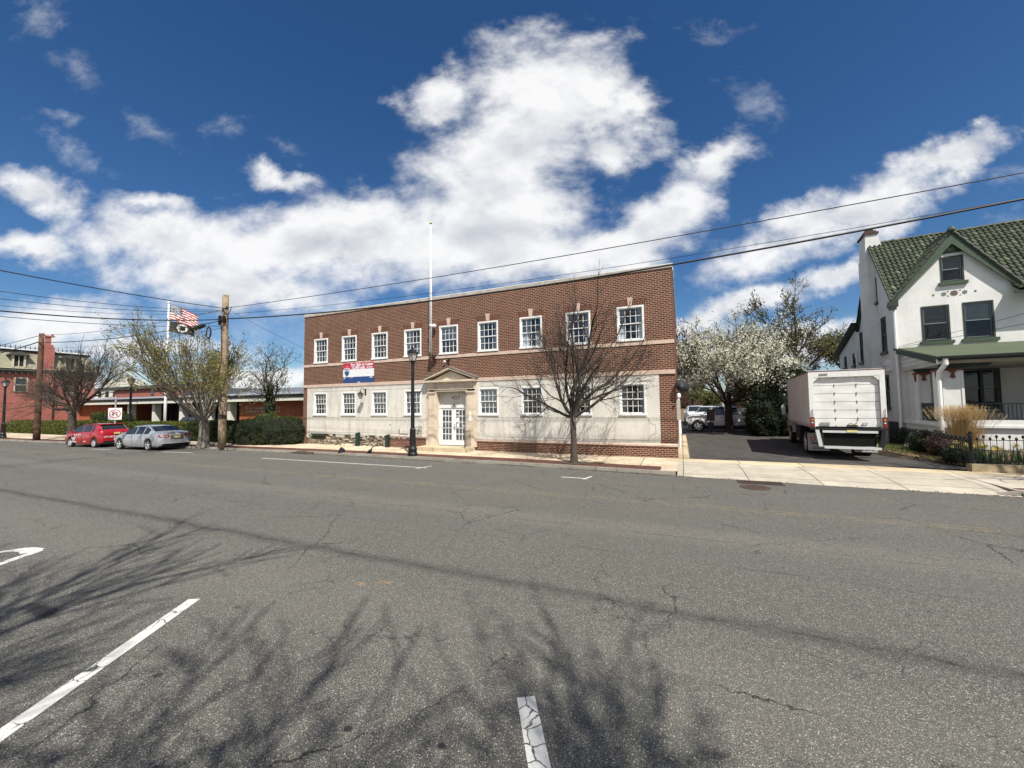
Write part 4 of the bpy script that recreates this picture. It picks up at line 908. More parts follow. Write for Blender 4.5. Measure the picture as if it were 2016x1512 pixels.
# flagpole with two flags
fp = thing('flagpole', 'tall white flagpole standing behind the silver sedan in front of the portico', 'flagpole', (-43.3, 20.6, .13))
MB().tube([(0, 0, 0), (0, 0, 3), (0, 0, 12.1)], [.125, .115, .06], 12).build('pole', MT['whitem'], fp, smooth=True); MB().lathe([(.001, 12.08), (.10, 12.13), (.12, 12.2), (.10, 12.27), (.001, 12.32)], 12).build('finial', MT['whitem'], fp); MB().tube([(.12, 0, 1.2), (.14, 0, 12.0)], .012, 4).build('halyard', MT['whitem'], fp)
fr_ = plain('flag_red', (.42, .035, .04), .8, .1); fw_ = plain('flag_white', (.72, .71, .68), .8, .06); fb_ = plain('flag_blue', (.025, .04, .13), .8, .1); fk_ = plain('flag_black', (.015, .015, .017), .8, .1)
def flag_pos(u, v, W_, H_, droop, amp):
    x = u * W_ * (.93); z = -v * H_ - droop * u ** 1.3 + .05 * math.sin(u * 9 + v * 2) * u
    y = -.25 * u * W_ * .5 + amp * 1.7 * math.sin(u * 10 - v * 2.5) * (.25 + u) ; return (x, y, z)
t = thing('american_flag', 'stars and stripes flag flying from the top of the white flagpole', 'flag', (-43.18, 20.68, 12.2), R(58)); Wf, Hf = 2.2, 1.45
mb = MB(); NU, NV = 40, 26
for i in range(NU):
    for j in range(NV): mb.face([flag_pos(a / NU, b / NV, Wf, Hf, .95, .10) for a, b in ((i, j), (i, j + 1), (i + 1, j + 1), (i + 1, j))], 2 if (i < 16 and j < 14) else (0 if (j // 2) % 2 == 0 else 1))
mb.build('cloth', [fr_, fw_, fb_], t, fix=False)
mb = MB()
for r_ in range(9):
    for c2 in range(6 if r_ % 2 == 0 else 5):
        u = (.035 + (c2 + (.5 if r_ % 2 else 0)) * .063); v = (.05 + r_ * .054)
        for dy in (-.012, .012):
            p = flag_pos(u, v, Wf, Hf, .95, .10); mb.face([(p[0] + .042 * math.cos(q * 1.2566 + .3), p[1] + dy, p[2] + .042 * math.sin(q * 1.2566 + .3)) for q in range(5)])
mb.build('stars', fw_, t, fix=False)
t = thing('black_flag', 'black memorial flag with a white disc below the stars and stripes', 'flag', (-43.18, 20.68, 10.58), R(58)); mb = MB(); NU, NV = 24, 12
for i in range(NU):
    for j in range(NV): mb.face([flag_pos(a / NU, b / NV, 1.95, 1.0, .30, .09) for a, b in ((i, j), (i, j + 1), (i + 1, j + 1), (i + 1, j))])
mb.build('cloth', fk_, t, fix=False)
mb = MB()
for i in range(10):
    for j in range(10):
        u, v = .5 + (i - 5 + .5) * .045, .48 + (j - 5 + .5) * .075; rr = math.hypot((i - 4.5) / 5, (j - 4.5) / 5)
        if rr < 1 and not (3 <= i <= 7 and 2 <= j and (i - 5) ** 2 + (j - 4.5) ** 2 < 11):
            for dy in (-.012, .012):
                mb.face([(lambda p: (p[0], p[1] + dy, p[2]))(flag_pos(u + a * .0225, v + b * .0375, 1.95, 1.0, .30, .09)) for a, b in ((-1, -1), (-1, 1), (1, 1), (1, -1))])
mb.build('emblem', fw_, t, fix=False)

# ================================================================ vehicles
def lerp_tab(tab, x):
    for a, b in zip(tab, tab[1:]):
        if x <= b[0] + 1e-9:
            t = (x - a[0]) / (b[0] - a[0]) if b[0] > a[0] else 0; return [u + (v - u) * t for u, v in zip(a, b)]
    return list(tab[-1])
def car_body(root, tab, wheels, wr_, paintm, glassr, screens, pillars, wz=.33, tumble=.17, extra_x=()):
    """tab rows: x, half width, sill z, belt z, top z"""
    xs = {r[0] for r in tab} | set(extra_x); L = tab[-1][0]
    Ra = wr_ + .055
    for w in wheels:
        for k in range(9): xs.add(round(w + Ra * math.cos(math.pi * k / 8), 4))
    for p in pillars: xs |= {p - .04, p + .04}
    for a, b in list(glassr) + list(screens): xs |= {a, b}
    xs = sorted(x for x in xs if 0 <= x <= L); rings = []
    for x in xs:
        _, w, zs, zb, zt = lerp_tab(tab, x)
        z0 = zs
        for q in wheels:
            if abs(x - q) < Ra: z0 = max(z0, wz + math.sqrt(max(0, Ra * Ra - (x - q) ** 2)))
        g = min(1, max(0, (zt - zb - .06) / .36)); wt_ = w - .07 - tumble * g
        z1 = max(z0 + .03, zs + .10); z2 = max(z1 + .02, zs + .42 * (zb - zs)); z3 = max(z2 + .02, zb - .07)
        rings.append([(w - .05, z0), (w - .005, z1), (w, z2), (w - .012, z3), (w - .05, zb), (wt_ + .015, zt - .055), (wt_ - .075, zt - .008), (wt_ * .5, zt + .012), (0, zt + .018)])
    body, glass = MB(), MB(); n = len(rings[0])
    for sgn in (1, -1):
        for i in range(len(xs) - 1):
            xm = (xs[i] + xs[i + 1]) / 2
            for k in range(n - 1):
                q = [(xs[i], sgn * rings[i][k][0], rings[i][k][1]), (xs[i + 1], sgn * rings[i + 1][k][0], rings[i + 1][k][1]), (xs[i + 1], sgn * rings[i + 1][k + 1][0], rings[i + 1][k + 1][1]), (xs[i], sgn * rings[i][k + 1][0], rings[i][k + 1][1])]
                if sgn < 0: q = q[::-1]
                isg = (k == 4 and any(a < xm < b for a, b in glassr) and not any(abs(xm - p) < .04 for p in pillars)) or (k >= 6 and any(a < xm < b for a, b in screens))
                (glass if isg else body).face(q)
        for i, s2 in ((0, 1), (len(xs) - 1, -1)):
            pts = [(xs[i], sgn * a, b) for a, b in rings[i]] + [(xs[i], 0, rings[i][0][1])]
            body.face(pts[::-1] if sgn * s2 > 0 else pts)
    b = body.build('body', paintm, root, smooth=True)
    md = b.modifiers.new('edges', 'EDGE_SPLIT'); md.split_angle = R(38)
    glass.build('windows', CARGLASS, root)
    ub = MB(); w0 = tab[len(tab) // 2][1]; ub.box(.25, L - .25, -w0 + .09, w0 - .09, .17, .42); ub.build('underbody', MT['rubber'], root)
    return b
CARGLASS = plain('car_glass', (.022, .027, .03), .06, .2, 2, spec=.8)
def wheel(root, x, y, r, w=.2, spokes=5, rimm=None, side=1):
    t = MB(); prof = [(r * .68, -w / 2), (r * .93, -w / 2), (r, -w * .35), (r, w * .35), (r * .93, w / 2), (r * .68, w / 2)]
    n = 22; i0 = 0
    for a, b in zip(prof, prof[1:]):
        for k in range(n):
            p, q = 2 * math.pi * k / n, 2 * math.pi * (k + 1) / n
            t.face([(a[0] * math.cos(p), a[1], a[0] * math.sin(p)), (b[0] * math.cos(p), b[1], b[0] * math.sin(p)), (b[0] * math.cos(q), b[1], b[0] * math.sin(q)), (a[0] * math.cos(q), a[1], a[0] * math.sin(q))])
    for k in range(n):
        p, q = 2 * math.pi * k / n, 2 * math.pi * (k + 1) / n; t.face([(0, side * -.02, 0), (r * .69 * math.cos(p), side * -.02, r * .69 * math.sin(p)), (r * .69 * math.cos(q), side * -.02, r * .69 * math.sin(q))])
    o = t.build('wheel', MT['rubber'], root); o.location = (x, y, r)
    m = MB(); ys = side * (w / 2 - .015)
    for k in range(n):
        p, q = 2 * math.pi * k / n, 2 * math.pi * (k + 1) / n
        m.face([(r * .62 * math.cos(p), ys, r * .62 * math.sin(p)), (r * .69 * math.cos(p), ys + side * .012, r * .69 * math.sin(p)), (r * .69 * math.cos(q), ys + side * .012, r * .69 * math.sin(q)), (r * .62 * math.cos(q), ys, r * .62 * math.sin(q))])
    for k in range(spokes):
        a = 2 * math.pi * k / spokes + .3; d = .16 if spokes < 8 else .09
        m.face([(r * .12 * math.cos(a - 1), ys - side * .01, r * .12 * math.sin(a - 1)), (r * .64 * math.cos(a - d * 1.3), ys, r * .64 * math.sin(a - d * 1.3)), (r * .64 * math.cos(a + d * 1.3), ys, r * .64 * math.sin(a + d * 1.3)), (r * .12 * math.cos(a + 1), ys - side * .01, r * .12 * math.sin(a + 1))])
    m.lathe([(r * .16, -.01), (r * .14, .01)], 10); 
    for i in range(len(m.v) - 20, len(m.v)): v = m.v[i]; m.v[i] = (v[0], ys + side * v[2], v[1])
    m.build('rim', rimm or MT['rim'], o); return o
def small(root, name, m, *boxes, **k):
    mb = MB()
    for b in boxes: mb.box(*b)
    return mb.build(name, m, root)
silver = plain('silver_car_paint', (.40, .405, .42), .30, .03, 2, metal=.25, coat=.6)
redp = plain('red_car_paint', (.36, .012, .018), .25, .04, 2, coat=.8)
whitep = plain('white_car_paint', (.70, .71, .71), .3, .05, 3, coat=.5)
navy = plain('navy_car_paint', (.015, .03, .07), .25, .04, 2, coat=.8)
tail = plain('tail_lamp_red', (.35, .01, .012), .15, .15, 9, coat=.6); headl = plain('head_lamp', (.62, .64, .66), .1, .1, 9, coat=.6); plate = plain('yellow_plate', (.62, .55, .22), .5, .1); orange = plain('amber_lens', (.60, .16, .02), .25, .1)
# silver sedan; local x runs forward, origin at the rear bumper on the ground
ang = math.pi + .07
sed = thing('silver_sedan', 'silver four door sedan parked behind the red hatchback, seen from the rear', 'car', (-28.55, 14.22, .0), ang)
tab = [(0, .64, .42, .70, .74), (.03, .78, .34, .88, .93), (.10, .855, .29, .97, 1.05), (.28, .89, .25, 1.0, 1.10), (.72, .905, .23, 1.0, 1.13), (1.42, .91, .21, .99, 1.425), (1.75, .91, .20, .98, 1.465), (2.4, .91, .20, .96, 1.48), (2.9, .91, .20, .945, 1.44), (3.68, .905, .21, .93, 1.03), (4.15, .885, .23, .87, .95), (4.5, .83, .25, .78, .85), (4.72, .72, .28, .64, .70), (4.8, .55, .32, .54, .57)]
car_body(sed, tab, (1.10, 3.88), .33, silver, ((1.12, 3.42),), ((.74, 1.44), (2.92, 3.66)), (1.62, 2.38), tumble=.18)
for x in (1.10, 3.88):
    for s in (-1, 1): wheel(sed, x, s * .80, .33, .21, 5, side=s)
for s in (-1, 1):
    mb = MB(); mb.face([(.02, s * .42, .80), (.02, s * .42, .93), (.06, s * .74, .955), (.16, s * .868, .945), (.20, s * .878, .87), (.10, s * .862, .80), (.05, s * .76, .79)]); i = len(mb.f)
    mb.v = [(x - .035, y * 1.006, z) for x, y, z in mb.v]; mb.prism([(.0, .0)] * 3, 0, 0) if 0 else None; mb.build('tail_lamp', tail, sed)
    mb = MB(); mb.face([(-.02, s * .50, .865), (-.02, s * .66, .88), (-.0, s * .66, .83), (-.02, s * .52, .825)]); mb.v = [(x - .02, y, z) for x, y, z in mb.v]; mb.build('reversing_lamp', headl, sed)
    small(sed, 'headlight', headl, (4.55, 4.66, s * .68 - .1, s * .68 + .1, .58, .70)); small(sed, 'door_mirror', silver, (3.25, 3.40, s * .97 - .08, s * .97 + .08, .93, 1.06))
    for x in (1.75, 2.75): small(sed, 'door_handle', silver, (x, x + .16, s * .912 - .02, s * .912 + .02, .80, .83))
    mb = MB()
    for x in (1.72, 2.62, 3.52): mb.box(x, x + .012, s * .903 - .012, s * .903 + .012, .30, .93)
    mb.build('door_gap', MT['dark'], sed)
small(sed, 'number_plate', plate, (-.055, -.04, -.16, .16, .73, .86)); small(sed, 'plate_recess', plain('trunk_shade', (.2, .2, .21), .4, .1, metal=.5), (-.035, 0.05, -.34, .34, .70, .90)); small(sed, 'chrome_trim', MT['rim'], (-.05, -.02, -.30, .30, .90, .925)); mb = MB(); mb.lathe([(.05, 0), (.045, .012)], 12); o = mb.build('badge', MT['rim'], sed); o.location = (.035, 0, .985); o.rotation_euler = (0, R(-90), 0)
mb = MB(); mb.box(-.03, .12, -.80, .80, .40, .44); mb.build('bumper_crease', silver, sed); small(sed, 'rear_valance', MT['rubber'], (.05, .3, -.75, .75, .24, .33))
# red hatchback
hb = thing('red_hatchback', 'bright red hatchback with white lettering parked in front of the silver sedan', 'car', (-35.0, 13.98, .0), math.pi + .10)
tab = [(0, .62, .42, .72, .78), (.03, .76, .34, .96, 1.02), (.10, .82, .28, 1.04, 1.12), (.20, .84, .26, 1.05, 1.18), (.50, .85, .24, 1.06, 1.50), (.75, .85, .22, 1.05, 1.53), (1.6, .855, .20, 1.02, 1.55), (2.35, .855, .20, .99, 1.50), (2.65, .855, .20, .97, 1.42), (3.30, .85, .21, .94, 1.07), (3.62, .83, .23, .88, .97), (3.88, .76, .26, .76, .84), (4.03, .62, .30, .60, .66), (4.08, .5, .33, .54, .56)]
car_body(hb, tab, (.66, 3.17), .31, redp, ((.80, 3.05),), ((.16, .50), (2.45, 3.28)), (1.05, 1.95), wz=.31, tumble=.14)
for x in (.66, 3.17):
    for s in (-1, 1): wheel(hb, x, s * .76, .31, .19, 9, side=s)
for s in (-1, 1):
    mb = MB(); mb.face([(.0, s * .62, .86), (.03, s * .66, 1.02), (.24, s * .80, 1.24), (.30, s * .835, 1.10), (.24, s * .862, .92), (.05, s * .79, .86)]); mb.v = [(x - .03, y * 1.01, z) for x, y, z in mb.v]; mb.build('tail_lamp', tail, hb)
    small(hb, 'headlight', headl, (3.72, 3.90, s * .66 - .09, s * .66 + .09, .68, .80)); small(hb, 'door_mirror', redp, (2.75, 2.90, s * .93 - .09, s * .93 + .09, .95, 1.07))
    mb = MB()
    for x in (1.05, 1.98, 2.88): mb.box(x, x + .012, s * .85 - .010, s * .85 + .012, .30, .95)
    mb.build('door_gap', MT['dark'], hb)
small(hb, 'number_plate', plate, (-.05, -.03, -.16, .16, .86, .98)); small(hb, 'spoiler', redp, (.38, .62, -.66, .66, 1.50, 1.545)); small(hb, 'rear_bumper', redp, (-.04, .2, -.70, .70, .42, .60)); small(hb, 'rear_valance', MT['rubber'], (-.01, .2, -.7, .7, .26, .40))
Mr = Matrix(((0, 0, -1, -.045), (-1, 0, 0, .32), (0, 1, 0, .70), (0, 0, 0, 1)))
text_mb('DC AUTO', .15, Mr, .003, .004).build('lettering', fw_, hb, fix=False)
Ms = Matrix(((-1, 0, 0, 2.25), (0, 0, 1, .862), (0, 1, 0, .84), (0, 0, 0, 1)))
mb = text_mb('DC AUTO', .13, Ms, .003, .003); Ms2 = Ms.copy(); Ms2[2][3] = .40; Ms2[0][3] = 1.6; mb.add(text_mb('AUTO', .08, Ms2, .003, .003)); Ms3 = Ms.copy(); Ms3[2][3] = .36; Ms3[0][3] = 2.75; mb.add(text_mb('AUTO PARTS', .09, Ms3, .003, .003)); 
mb.build('door_lettering', fw_, hb, fix=False); mb = MB()
for k in range(20):
    a, b = 2 * math.pi * k / 20, 2 * math.pi * (k + 1) / 20
    mb.face([(2.78 + .16 * math.cos(a), .868, .68 + .19 * math.sin(a)), (2.78 + .20 * math.cos(a), .868, .68 + .24 * math.sin(a)), (2.78 + .20 * math.cos(b), .868, .68 + .24 * math.sin(b)), (2.78 + .16 * math.cos(b), .868, .68 + .19 * math.sin(b))])
mb.face([(2.70, .869, .56), (2.86, .869, .56), (2.90, .869, .64), (2.66, .869, .64)]); mb.build('door_emblem', fw_, hb)
# dark blue car beyond the hedge
nv = thing('navy_car', 'dark blue car in front of the portico, only its roof showing over the hedge', 'car', (-46.6, 23.6, .0), math.pi * .62)
tabs = [(0, .7, .42, .80, .84), (.06, .85, .32, .98, 1.04), (.3, .9, .26, 1.02, 1.12), (.6, .92, .24, 1.04, 1.30), (.9, .92, .22, 1.05, 1.62), (2.4, .92, .22, 1.04, 1.66), (2.9, .92, .22, 1.03, 1.58), (3.5, .92, .22, 1.02, 1.14), (4.2, .88, .26, .96, 1.04), (4.5, .72, .34, .76, .82)]
def suv(root, pm, tabs=tabs, wh=(.9, 3.6), r=.35, gl=((.75, 3.3),), sc=((.3, .9), (2.9, 3.5)), pil=(1.2, 2.1)):
    car_body(root, tabs, wh, r, pm, gl, sc, pil, wz=r, tumble=.15)
    for x in wh:
        for s in (-1, 1): wheel(root, x, s * .82, r, .22, 6, side=s)
    L = tabs[-1][0]
    for s in (-1, 1):
        small(root, 'headlight', headl, (L - .2, L - .08, s * .66 - .12, s * .66 + .12, .80, .92)); small(root, 'tail_lamp', tail, (-.02, .12, s * .74 - .08, s * .74 + .08, .75, .98)); small(root, 'door_mirror', pm, (3.0, 3.12, s * 1.0 - .09, s * 1.0 + .09, 1.05, 1.2))
suv(nv, navy)
# white pickup across the yard, facing left
def pickup(name, label, loc, rz, decal=True):
    pk = thing(name, label, 'pickup truck', loc, rz, 'white trucks in the yard behind')
    tb = [(0, .95, .55, 1.20, 1.22), (.05, .98, .50, 1.28, 1.30), (1.9, 1.0, .48, 1.30, 1.33), (1.98, 1.0, .48, 1.30, 1.36), (2.12, 1.0, .46, 1.30, 1.90), (3.3, 1.0, .46, 1.28, 1.95), (3.75, 1.0, .46, 1.27, 1.90), (4.35, 1.0, .46, 1.26, 1.34), (5.3, .98, .48, 1.14, 1.24), (5.62, .92, .52, 1.0, 1.10), (5.75, .8, .56, .9, .95)]
    car_body(pk, tb, (1.15, 4.85), .42, whitep, ((2.15, 4.2),), ((2.0, 2.12), (3.8, 4.33)), (2.95, 3.0), wz=.42, tumble=.14)
    for x in (1.15, 4.85):
        for s in (-1, 1): wheel(pk, x, s * .88, .42, .26, 6, side=s)
    small(pk, 'bumper', MT['black'], (5.6, 5.95, -.95, .95, .42, .72)); small(pk, 'grille', MT['black'], (5.68, 5.80, -.62, .62, .74, 1.02))
    for s in (-1, 1):
        small(pk, 'headlight', headl, (5.50, 5.72, s * .80 - .12, s * .80 + .12, .80, 1.02)); small(pk, 'door_mirror', MT['black'], (3.95, 4.15, s * 1.14 - .12, s * 1.14 + .12, 1.22, 1.5)); small(pk, 'door_handle', MT['black'], (3.12, 3.32, s * 1.0 - .02, s * 1.0 + .025, 1.05, 1.10)); small(pk, 'side_stripe', MT['rim'], (2.1, 4.3, s * .995 - .01, s * .995 + .012, .62, .70))
    small(pk, 'tool_body', whitep, (.02, 1.85, -1.02, 1.02, 1.0, 1.75)); small(pk, 'ladder_rack', MT['black'], (.1, 1.9, -1.0, -.95, 2.0, 2.05), (.1, 1.9, .95, 1.0, 2.0, 2.05), (.2, .25, -1, 1, 1.99, 2.04), (1.6, 1.65, -1, 1, 1.99, 2.04), (.2, .25, -1.0, -.95, 1.75, 2.0), (1.6, 1.65, -1.0, -.95, 1.75, 2.0))
    return pk
pickup('white_pickup', 'white work pickup facing left under the blossoming tree', (6.0, 35.2, .22), math.pi + .03)
sv = thing('white_van', 'white van facing the camera far down the driveway beside the brick wall', 'van', (1.3, 50.5, .22), -math.pi / 2 + .05, 'white trucks in the yard behind'); suv(sv, whitep)
for o in sv.children:
    pass
sv.scale = (1.05, 1.12, 1.15)
sv2 = thing('white_van', 'white van mostly hidden behind the cab of the white pickup', 'van', (3.8, 48.0, .22), -math.pi / 2 - .5, 'white trucks in the yard behind'); suv(sv2, whitep); sv2.scale = (1.0, 1.05, 1.12)

# ---------------------------------------------------------------- box truck
TA = -R(5.4)
tk = thing('box_truck', 'white box truck with a dented roll-up rear door parked in the driveway', 'truck', (4.86, 19.77, .14), TA)
# local: x across (0 = left), y forward, z up
LB, WB, ZB, ZT = 6.5, 2.36, 1.27, 3.58
tw = new('worn_white_panel'); m_, nt_, bs_ = tw
ob_ = nd(nt_, 'ShaderNodeTexCoord').outputs['Object']
c_1 = mix(nt_, rng(nt_, noise(nt_, 1.2, 6, .7, ob_), .35, .75), (.72, .72, .70), (.60, .59, .56)); mp_ = nd(nt_, 'ShaderNodeMapping', {'Vector': ob_, 'Scale': (6, 6, .7)}); c_1 = mix(nt_, rng(nt_, noise(nt_, 1.5, 6, .75, mp_.outputs[0]), .55, .80, 0, .5), c_1, (.34, .32, .29)); c_1 = mix(nt_, rng(nt_, noise(nt_, 9, 5, .8, ob_), .68, .76, 0, .7), c_1, (.20, .13, .09))
nt_.links.new(c_1, bs_.inputs['Base Color']); bs_.inputs['Roughness'].default_value = .5; truckw = m_
mb = MB(); mb.box(0, .035, .03, LB, ZB + .12, ZT - .05); mb.box(WB - .035, WB, .03, LB, ZB + .12, ZT - .05); mb.box(.036, WB - .036, LB - .04, LB, ZB, ZT - .05)
for k in range(16): y = .25 + k * .4; mb.box(-.006, 0, y, y + .012, ZB + .14, ZT - .1); mb.box(WB, WB + .006, y, y + .012, ZB + .14, ZT - .1)
mb.build('cargo_box', truckw, tk)
mb = MB(); mb.box(-.015, WB + .015, .0, LB + .02, ZT - .05, ZT); mb.build('roof_rail', plain('brown_roof_edge', (.10, .05, .04), .7, .3), tk); mb = MB(); mb.box(.02, WB - .02, .06, LB, ZT + .001, ZT + .02); mb.build('roof_panel', truckw, tk)
mb = MB(); mb.box(-.012, .04, .0, LB, ZB, ZB + .119); mb.box(WB - .04, WB + .012, .0, LB, ZB, ZB + .119); mb.build('side_rail', MT['rim'], tk)
mb = MB(); mb.box(-.01, .15, -.03, .06, ZB + .0, ZT - .05); mb.box(WB - .15, WB + .01, -.03, .06, ZB, ZT - .05); mb.box(.15, WB - .15, -.03, .06, ZT - .27, ZT - .05); mb.prism([(.15, ZT - .27), (.33, ZT - .27), (.15, ZT - .46)], -.02, .05); mb.prism([(WB - .15, ZT - .27), (WB - .15, ZT - .46), (WB - .33, ZT - .27)], -.02, .05)
mb.box(-.02, .30, -.035, -.031, ZT - .22, ZT - .03) if 0 else None; mb.build('rear_frame', truckw, tk)
mb = MB(); mb.box(.35, .62, -.045, -.031, ZT - .20, ZT - .12); mb.build('recess_patch', plain('recess_grey', (.22, .20, .18), .5, .3, 20), tk)  # raised grey plate put in for a dark recess above the door
mb = MB(); nrow = 6; zz0, zz1 = ZB + .04, ZT - .27; random.seed(2)
for r_ in range(nrow):
    a = zz0 + (zz1 - zz0) * r_ / nrow; b = zz0 + (zz1 - zz0) * (r_ + 1) / nrow; N = 14
    for k in range(N):
        x0, x1 = .15 + (WB - .3) * k / N, .15 + (WB - .3) * (k + 1) / N
        def dy(x, t): return .085 + .012 * math.sin(x * 5 + r_ * 2) * (1 - abs(2 * t - 1)) + .006 * mnoise.noise(Vector((x * 4, r_ * 3, t)))
        for t0, t1 in ((.02, .12), (.12, .5), (.5, .88), (.88, .98)):
            mb.face([(x0, dy(x0, t0), a + (b - a) * t0), (x1, dy(x1, t0), a + (b - a) * t0), (x1, dy(x1, t1), a + (b - a) * t1), (x0, dy(x0, t1), a + (b - a) * t1)])
dr_ = mb.build('roll_up_door', truckw, tk, smooth=True)
MB().box(.15, WB - .15, .10, .12, zz0, zz1).build('door_seam', MT['dark'], dr_)
mb = MB()
for x in (.15 + .69, .15 + 1.38):
    for r_ in range(nrow + 1):
        z = zz0 + (zz1 - zz0) * r_ / nrow; mb.box(x - .012, x + .012, .06, .085, max(zz0, z - .06), min(zz1, z + .05))
mb.build('hinge', plain('hinge_rust', (.28, .22, .18), .7, .4, 20), dr_)
mb = MB(); mb.box(1.18, 1.5, .045, .07, zz0 + .02, zz0 + .08); mb.tube([(1.2, .05, zz0 + .1), (1.3, .03, zz0 + .14), (1.4, .05, zz0 + .08), (1.48, .03, zz0 + .18)], .014, 5); mb.tube([(1.66, .05, zz0 + .02), (1.66, .05, zz0 + .15), (1.82, .05, zz0 + .15), (1.74, .05, zz0 + .05)], .014, 5); mb.build('door_latch', MT['rust'], dr_)
MB().box(.32, .64, .05, .07, zz0 + .06, zz0 + .17).build('data_plate', plain('grey_plate', (.25, .26, .26), .5, .2, 20), dr_)
for x in (-.015, WB - .135):
    mb = MB().box(x, x + .15, -.05, -.031, ZB + .0, ZB + .42); o = mb.build('tail_lamp_housing', plain('lamp_housing', (.08, .02, .02), .6, .2), tk)
    for z, mt_ in ((.32, orange), (.10, tail)): m2 = MB(); m2.lathe([(.045, 0), (.04, .012)], 12); q = m2.build('lens', mt_, o); q.location = (x + .075, -.052, ZB + z); q.rotation_euler = (R(90), 0, 0)
    m2 = MB().box(x + .05, x + .10, -.058, -.051, ZB + .185, ZB + .225); m2.build('reversing_lens', MT['white'], o)
    mb = MB(); mb.tube([(x + .07, -.06, ZB + .42), (x + .05, -.06, ZB + .62), (x + .09, -.06, ZB + .75), (x + .10, -.06, ZB + .42)], .008, 4); mb.build('chain', MT['rust'], tk)
mb = MB(); mb.box(-.03, WB + .03, -.10, .06, ZB - .07, ZB - .005); mb.build('deck_edge', MT['black'], tk)
mb = MB(); mb.box(.36, WB - .30, -.12, -.06, ZB - .19, ZB - .10); mb.build('lift_beam', MT['rim'], tk); MB().box(1.12, 1.45, -.14, -.125, ZB - .16, ZB - .075).build('number_plate', plate, tk)
mb = MB(); mb.box(.36, WB - .28, -.34, -.02, .50, .545); mb.box(.36, WB - .28, -.35, -.34, .47, .56); mb.build('lift_platform', MT['rim'], tk)
mb = MB(); mb.box(.40, WB - .34, -.02, .03, .56, ZB - .2); mb.build('lift_board', plain('shaded_board_black', (.008, .008, .008), .95, .1, spec=.1), tk)  # deep shade under the deck is painted into the board's black
for s, x in ((1, .12), (-1, WB - .20)):
    mb = MB(); mb.prism([(x, ZB - .08), (x + .13, ZB - .08), (x + .13 + s * .10, .52), (x + s * .10, .52)], -.16, -.10); mb.build('lift_arm', MT['rim'] if s == 1 else MT['black'], tk)
mb = MB(); mb.box(.72, .88, .1, LB + 1.6, .60, ZB); mb.box(1.48, 1.64, .1, LB + 1.6, .60, ZB); mb.box(.1, WB - .1, .3, .5, ZB - .12, ZB - .001); mb.box(.1, WB - .1, 2.8, 3.0, ZB - .12, ZB - .001); mb.box(.30, 2.06, 1.9, 2.1, .40, .58); mb.box(.06, .6, 3.3, 4.6, .5, 1.1); mb.build('chassis', MT['black'], tk)
def truck_wheel(x, y, s):
    o = wheel(tk, 0, 0, .50, .26, 8, MT['whitem'], side=s); o.location = (x, y, .50); o.rotation_euler = (0, 0, R(90)); return o
for x in (.20, .50): truck_wheel(x, 2.0, 1)
for x in (WB - .5, WB - .20): truck_wheel(x, 2.0, -1)
truck_wheel(.24, LB + .75, 1); truck_wheel(WB - .24, LB + .75, -1)
flapm = plain('mud_flap_white', (.42, .40, .39), .7, .15)
for x, f in ((.02, 0), (WB - .80, 1)):
    mb = MB().box(x, x + .74, 1.0, 1.02, .24, .98 if f == 0 else .58); o = mb.build('mud_flap', flapm, tk)
    if f == 0:
        MB().box(x + .10, x + .26, 0.99, .999, .66, .80).build('red_mark', fr_, o)
        text_mb('M', .12, Matrix.Translation((x + .18, 0.988, .73)) @ FRONT, .001, .003).build('mark_letter', fw_, o, fix=False)
        text_mb('BAX', .13, Matrix.Translation((x + .25, 0.995, .55)) @ FRONT, .001, .004).build('lettering', MT['black'], o, fix=False)
    text_mb('AUTO BODY NJ', .07, Matrix.Translation((x + .38, 0.995, .33)) @ FRONT, .001, .002).build('lettering', MT['black'], o, fix=False)
# cab ahead of the box
mb = MB(); y0 = LB + .05
mb.prism([(y0, .65), (y0, 2.65), (y0 + .9, 2.6), (y0 + 1.35, 1.75), (y0 + 2.1, 1.6), (y0 + 2.2, 1.0), (y0 + 2.15, .55)], .18, WB - .18, axis='x'); mb.build('cab', whitep, tk)
mb = MB(); mb.prism([(y0 + .2, 1.7), (y0 + .2, 2.4), (y0 + .85, 2.42), (y0 + 1.2, 1.75)], .17, .178, axis='x'); mb.prism([(y0 + .2, 1.7), (y0 + .2, 2.4), (y0 + .85, 2.42), (y0 + 1.2, 1.75)], WB - .178, WB - .17, axis='x'); mb.build('cab_window', CARGLASS, tk)
for x, s in ((-.12, 1), (WB + .12, -1)):
    mb = MB(); mb.tube([(x + s * .28, y0 + 1.1, 2.2), (x, y0 + 1.05, 2.2), (x, y0 + 1.05, 1.55), (x + s * .28, y0 + 1.1, 1.55)], .014, 5); mb.box(x - .09, x + .09, y0 + 1.0, y0 + 1.04, 1.6, 2.12); mb.build('wing_mirror', MT['rim'], tk)
mb = MB(); mb.box(WB + .10, WB + .30, .55, .85, -.02, 1.05); mb.build('toolbox_leg', MT['rim'], tk) if 0 else None
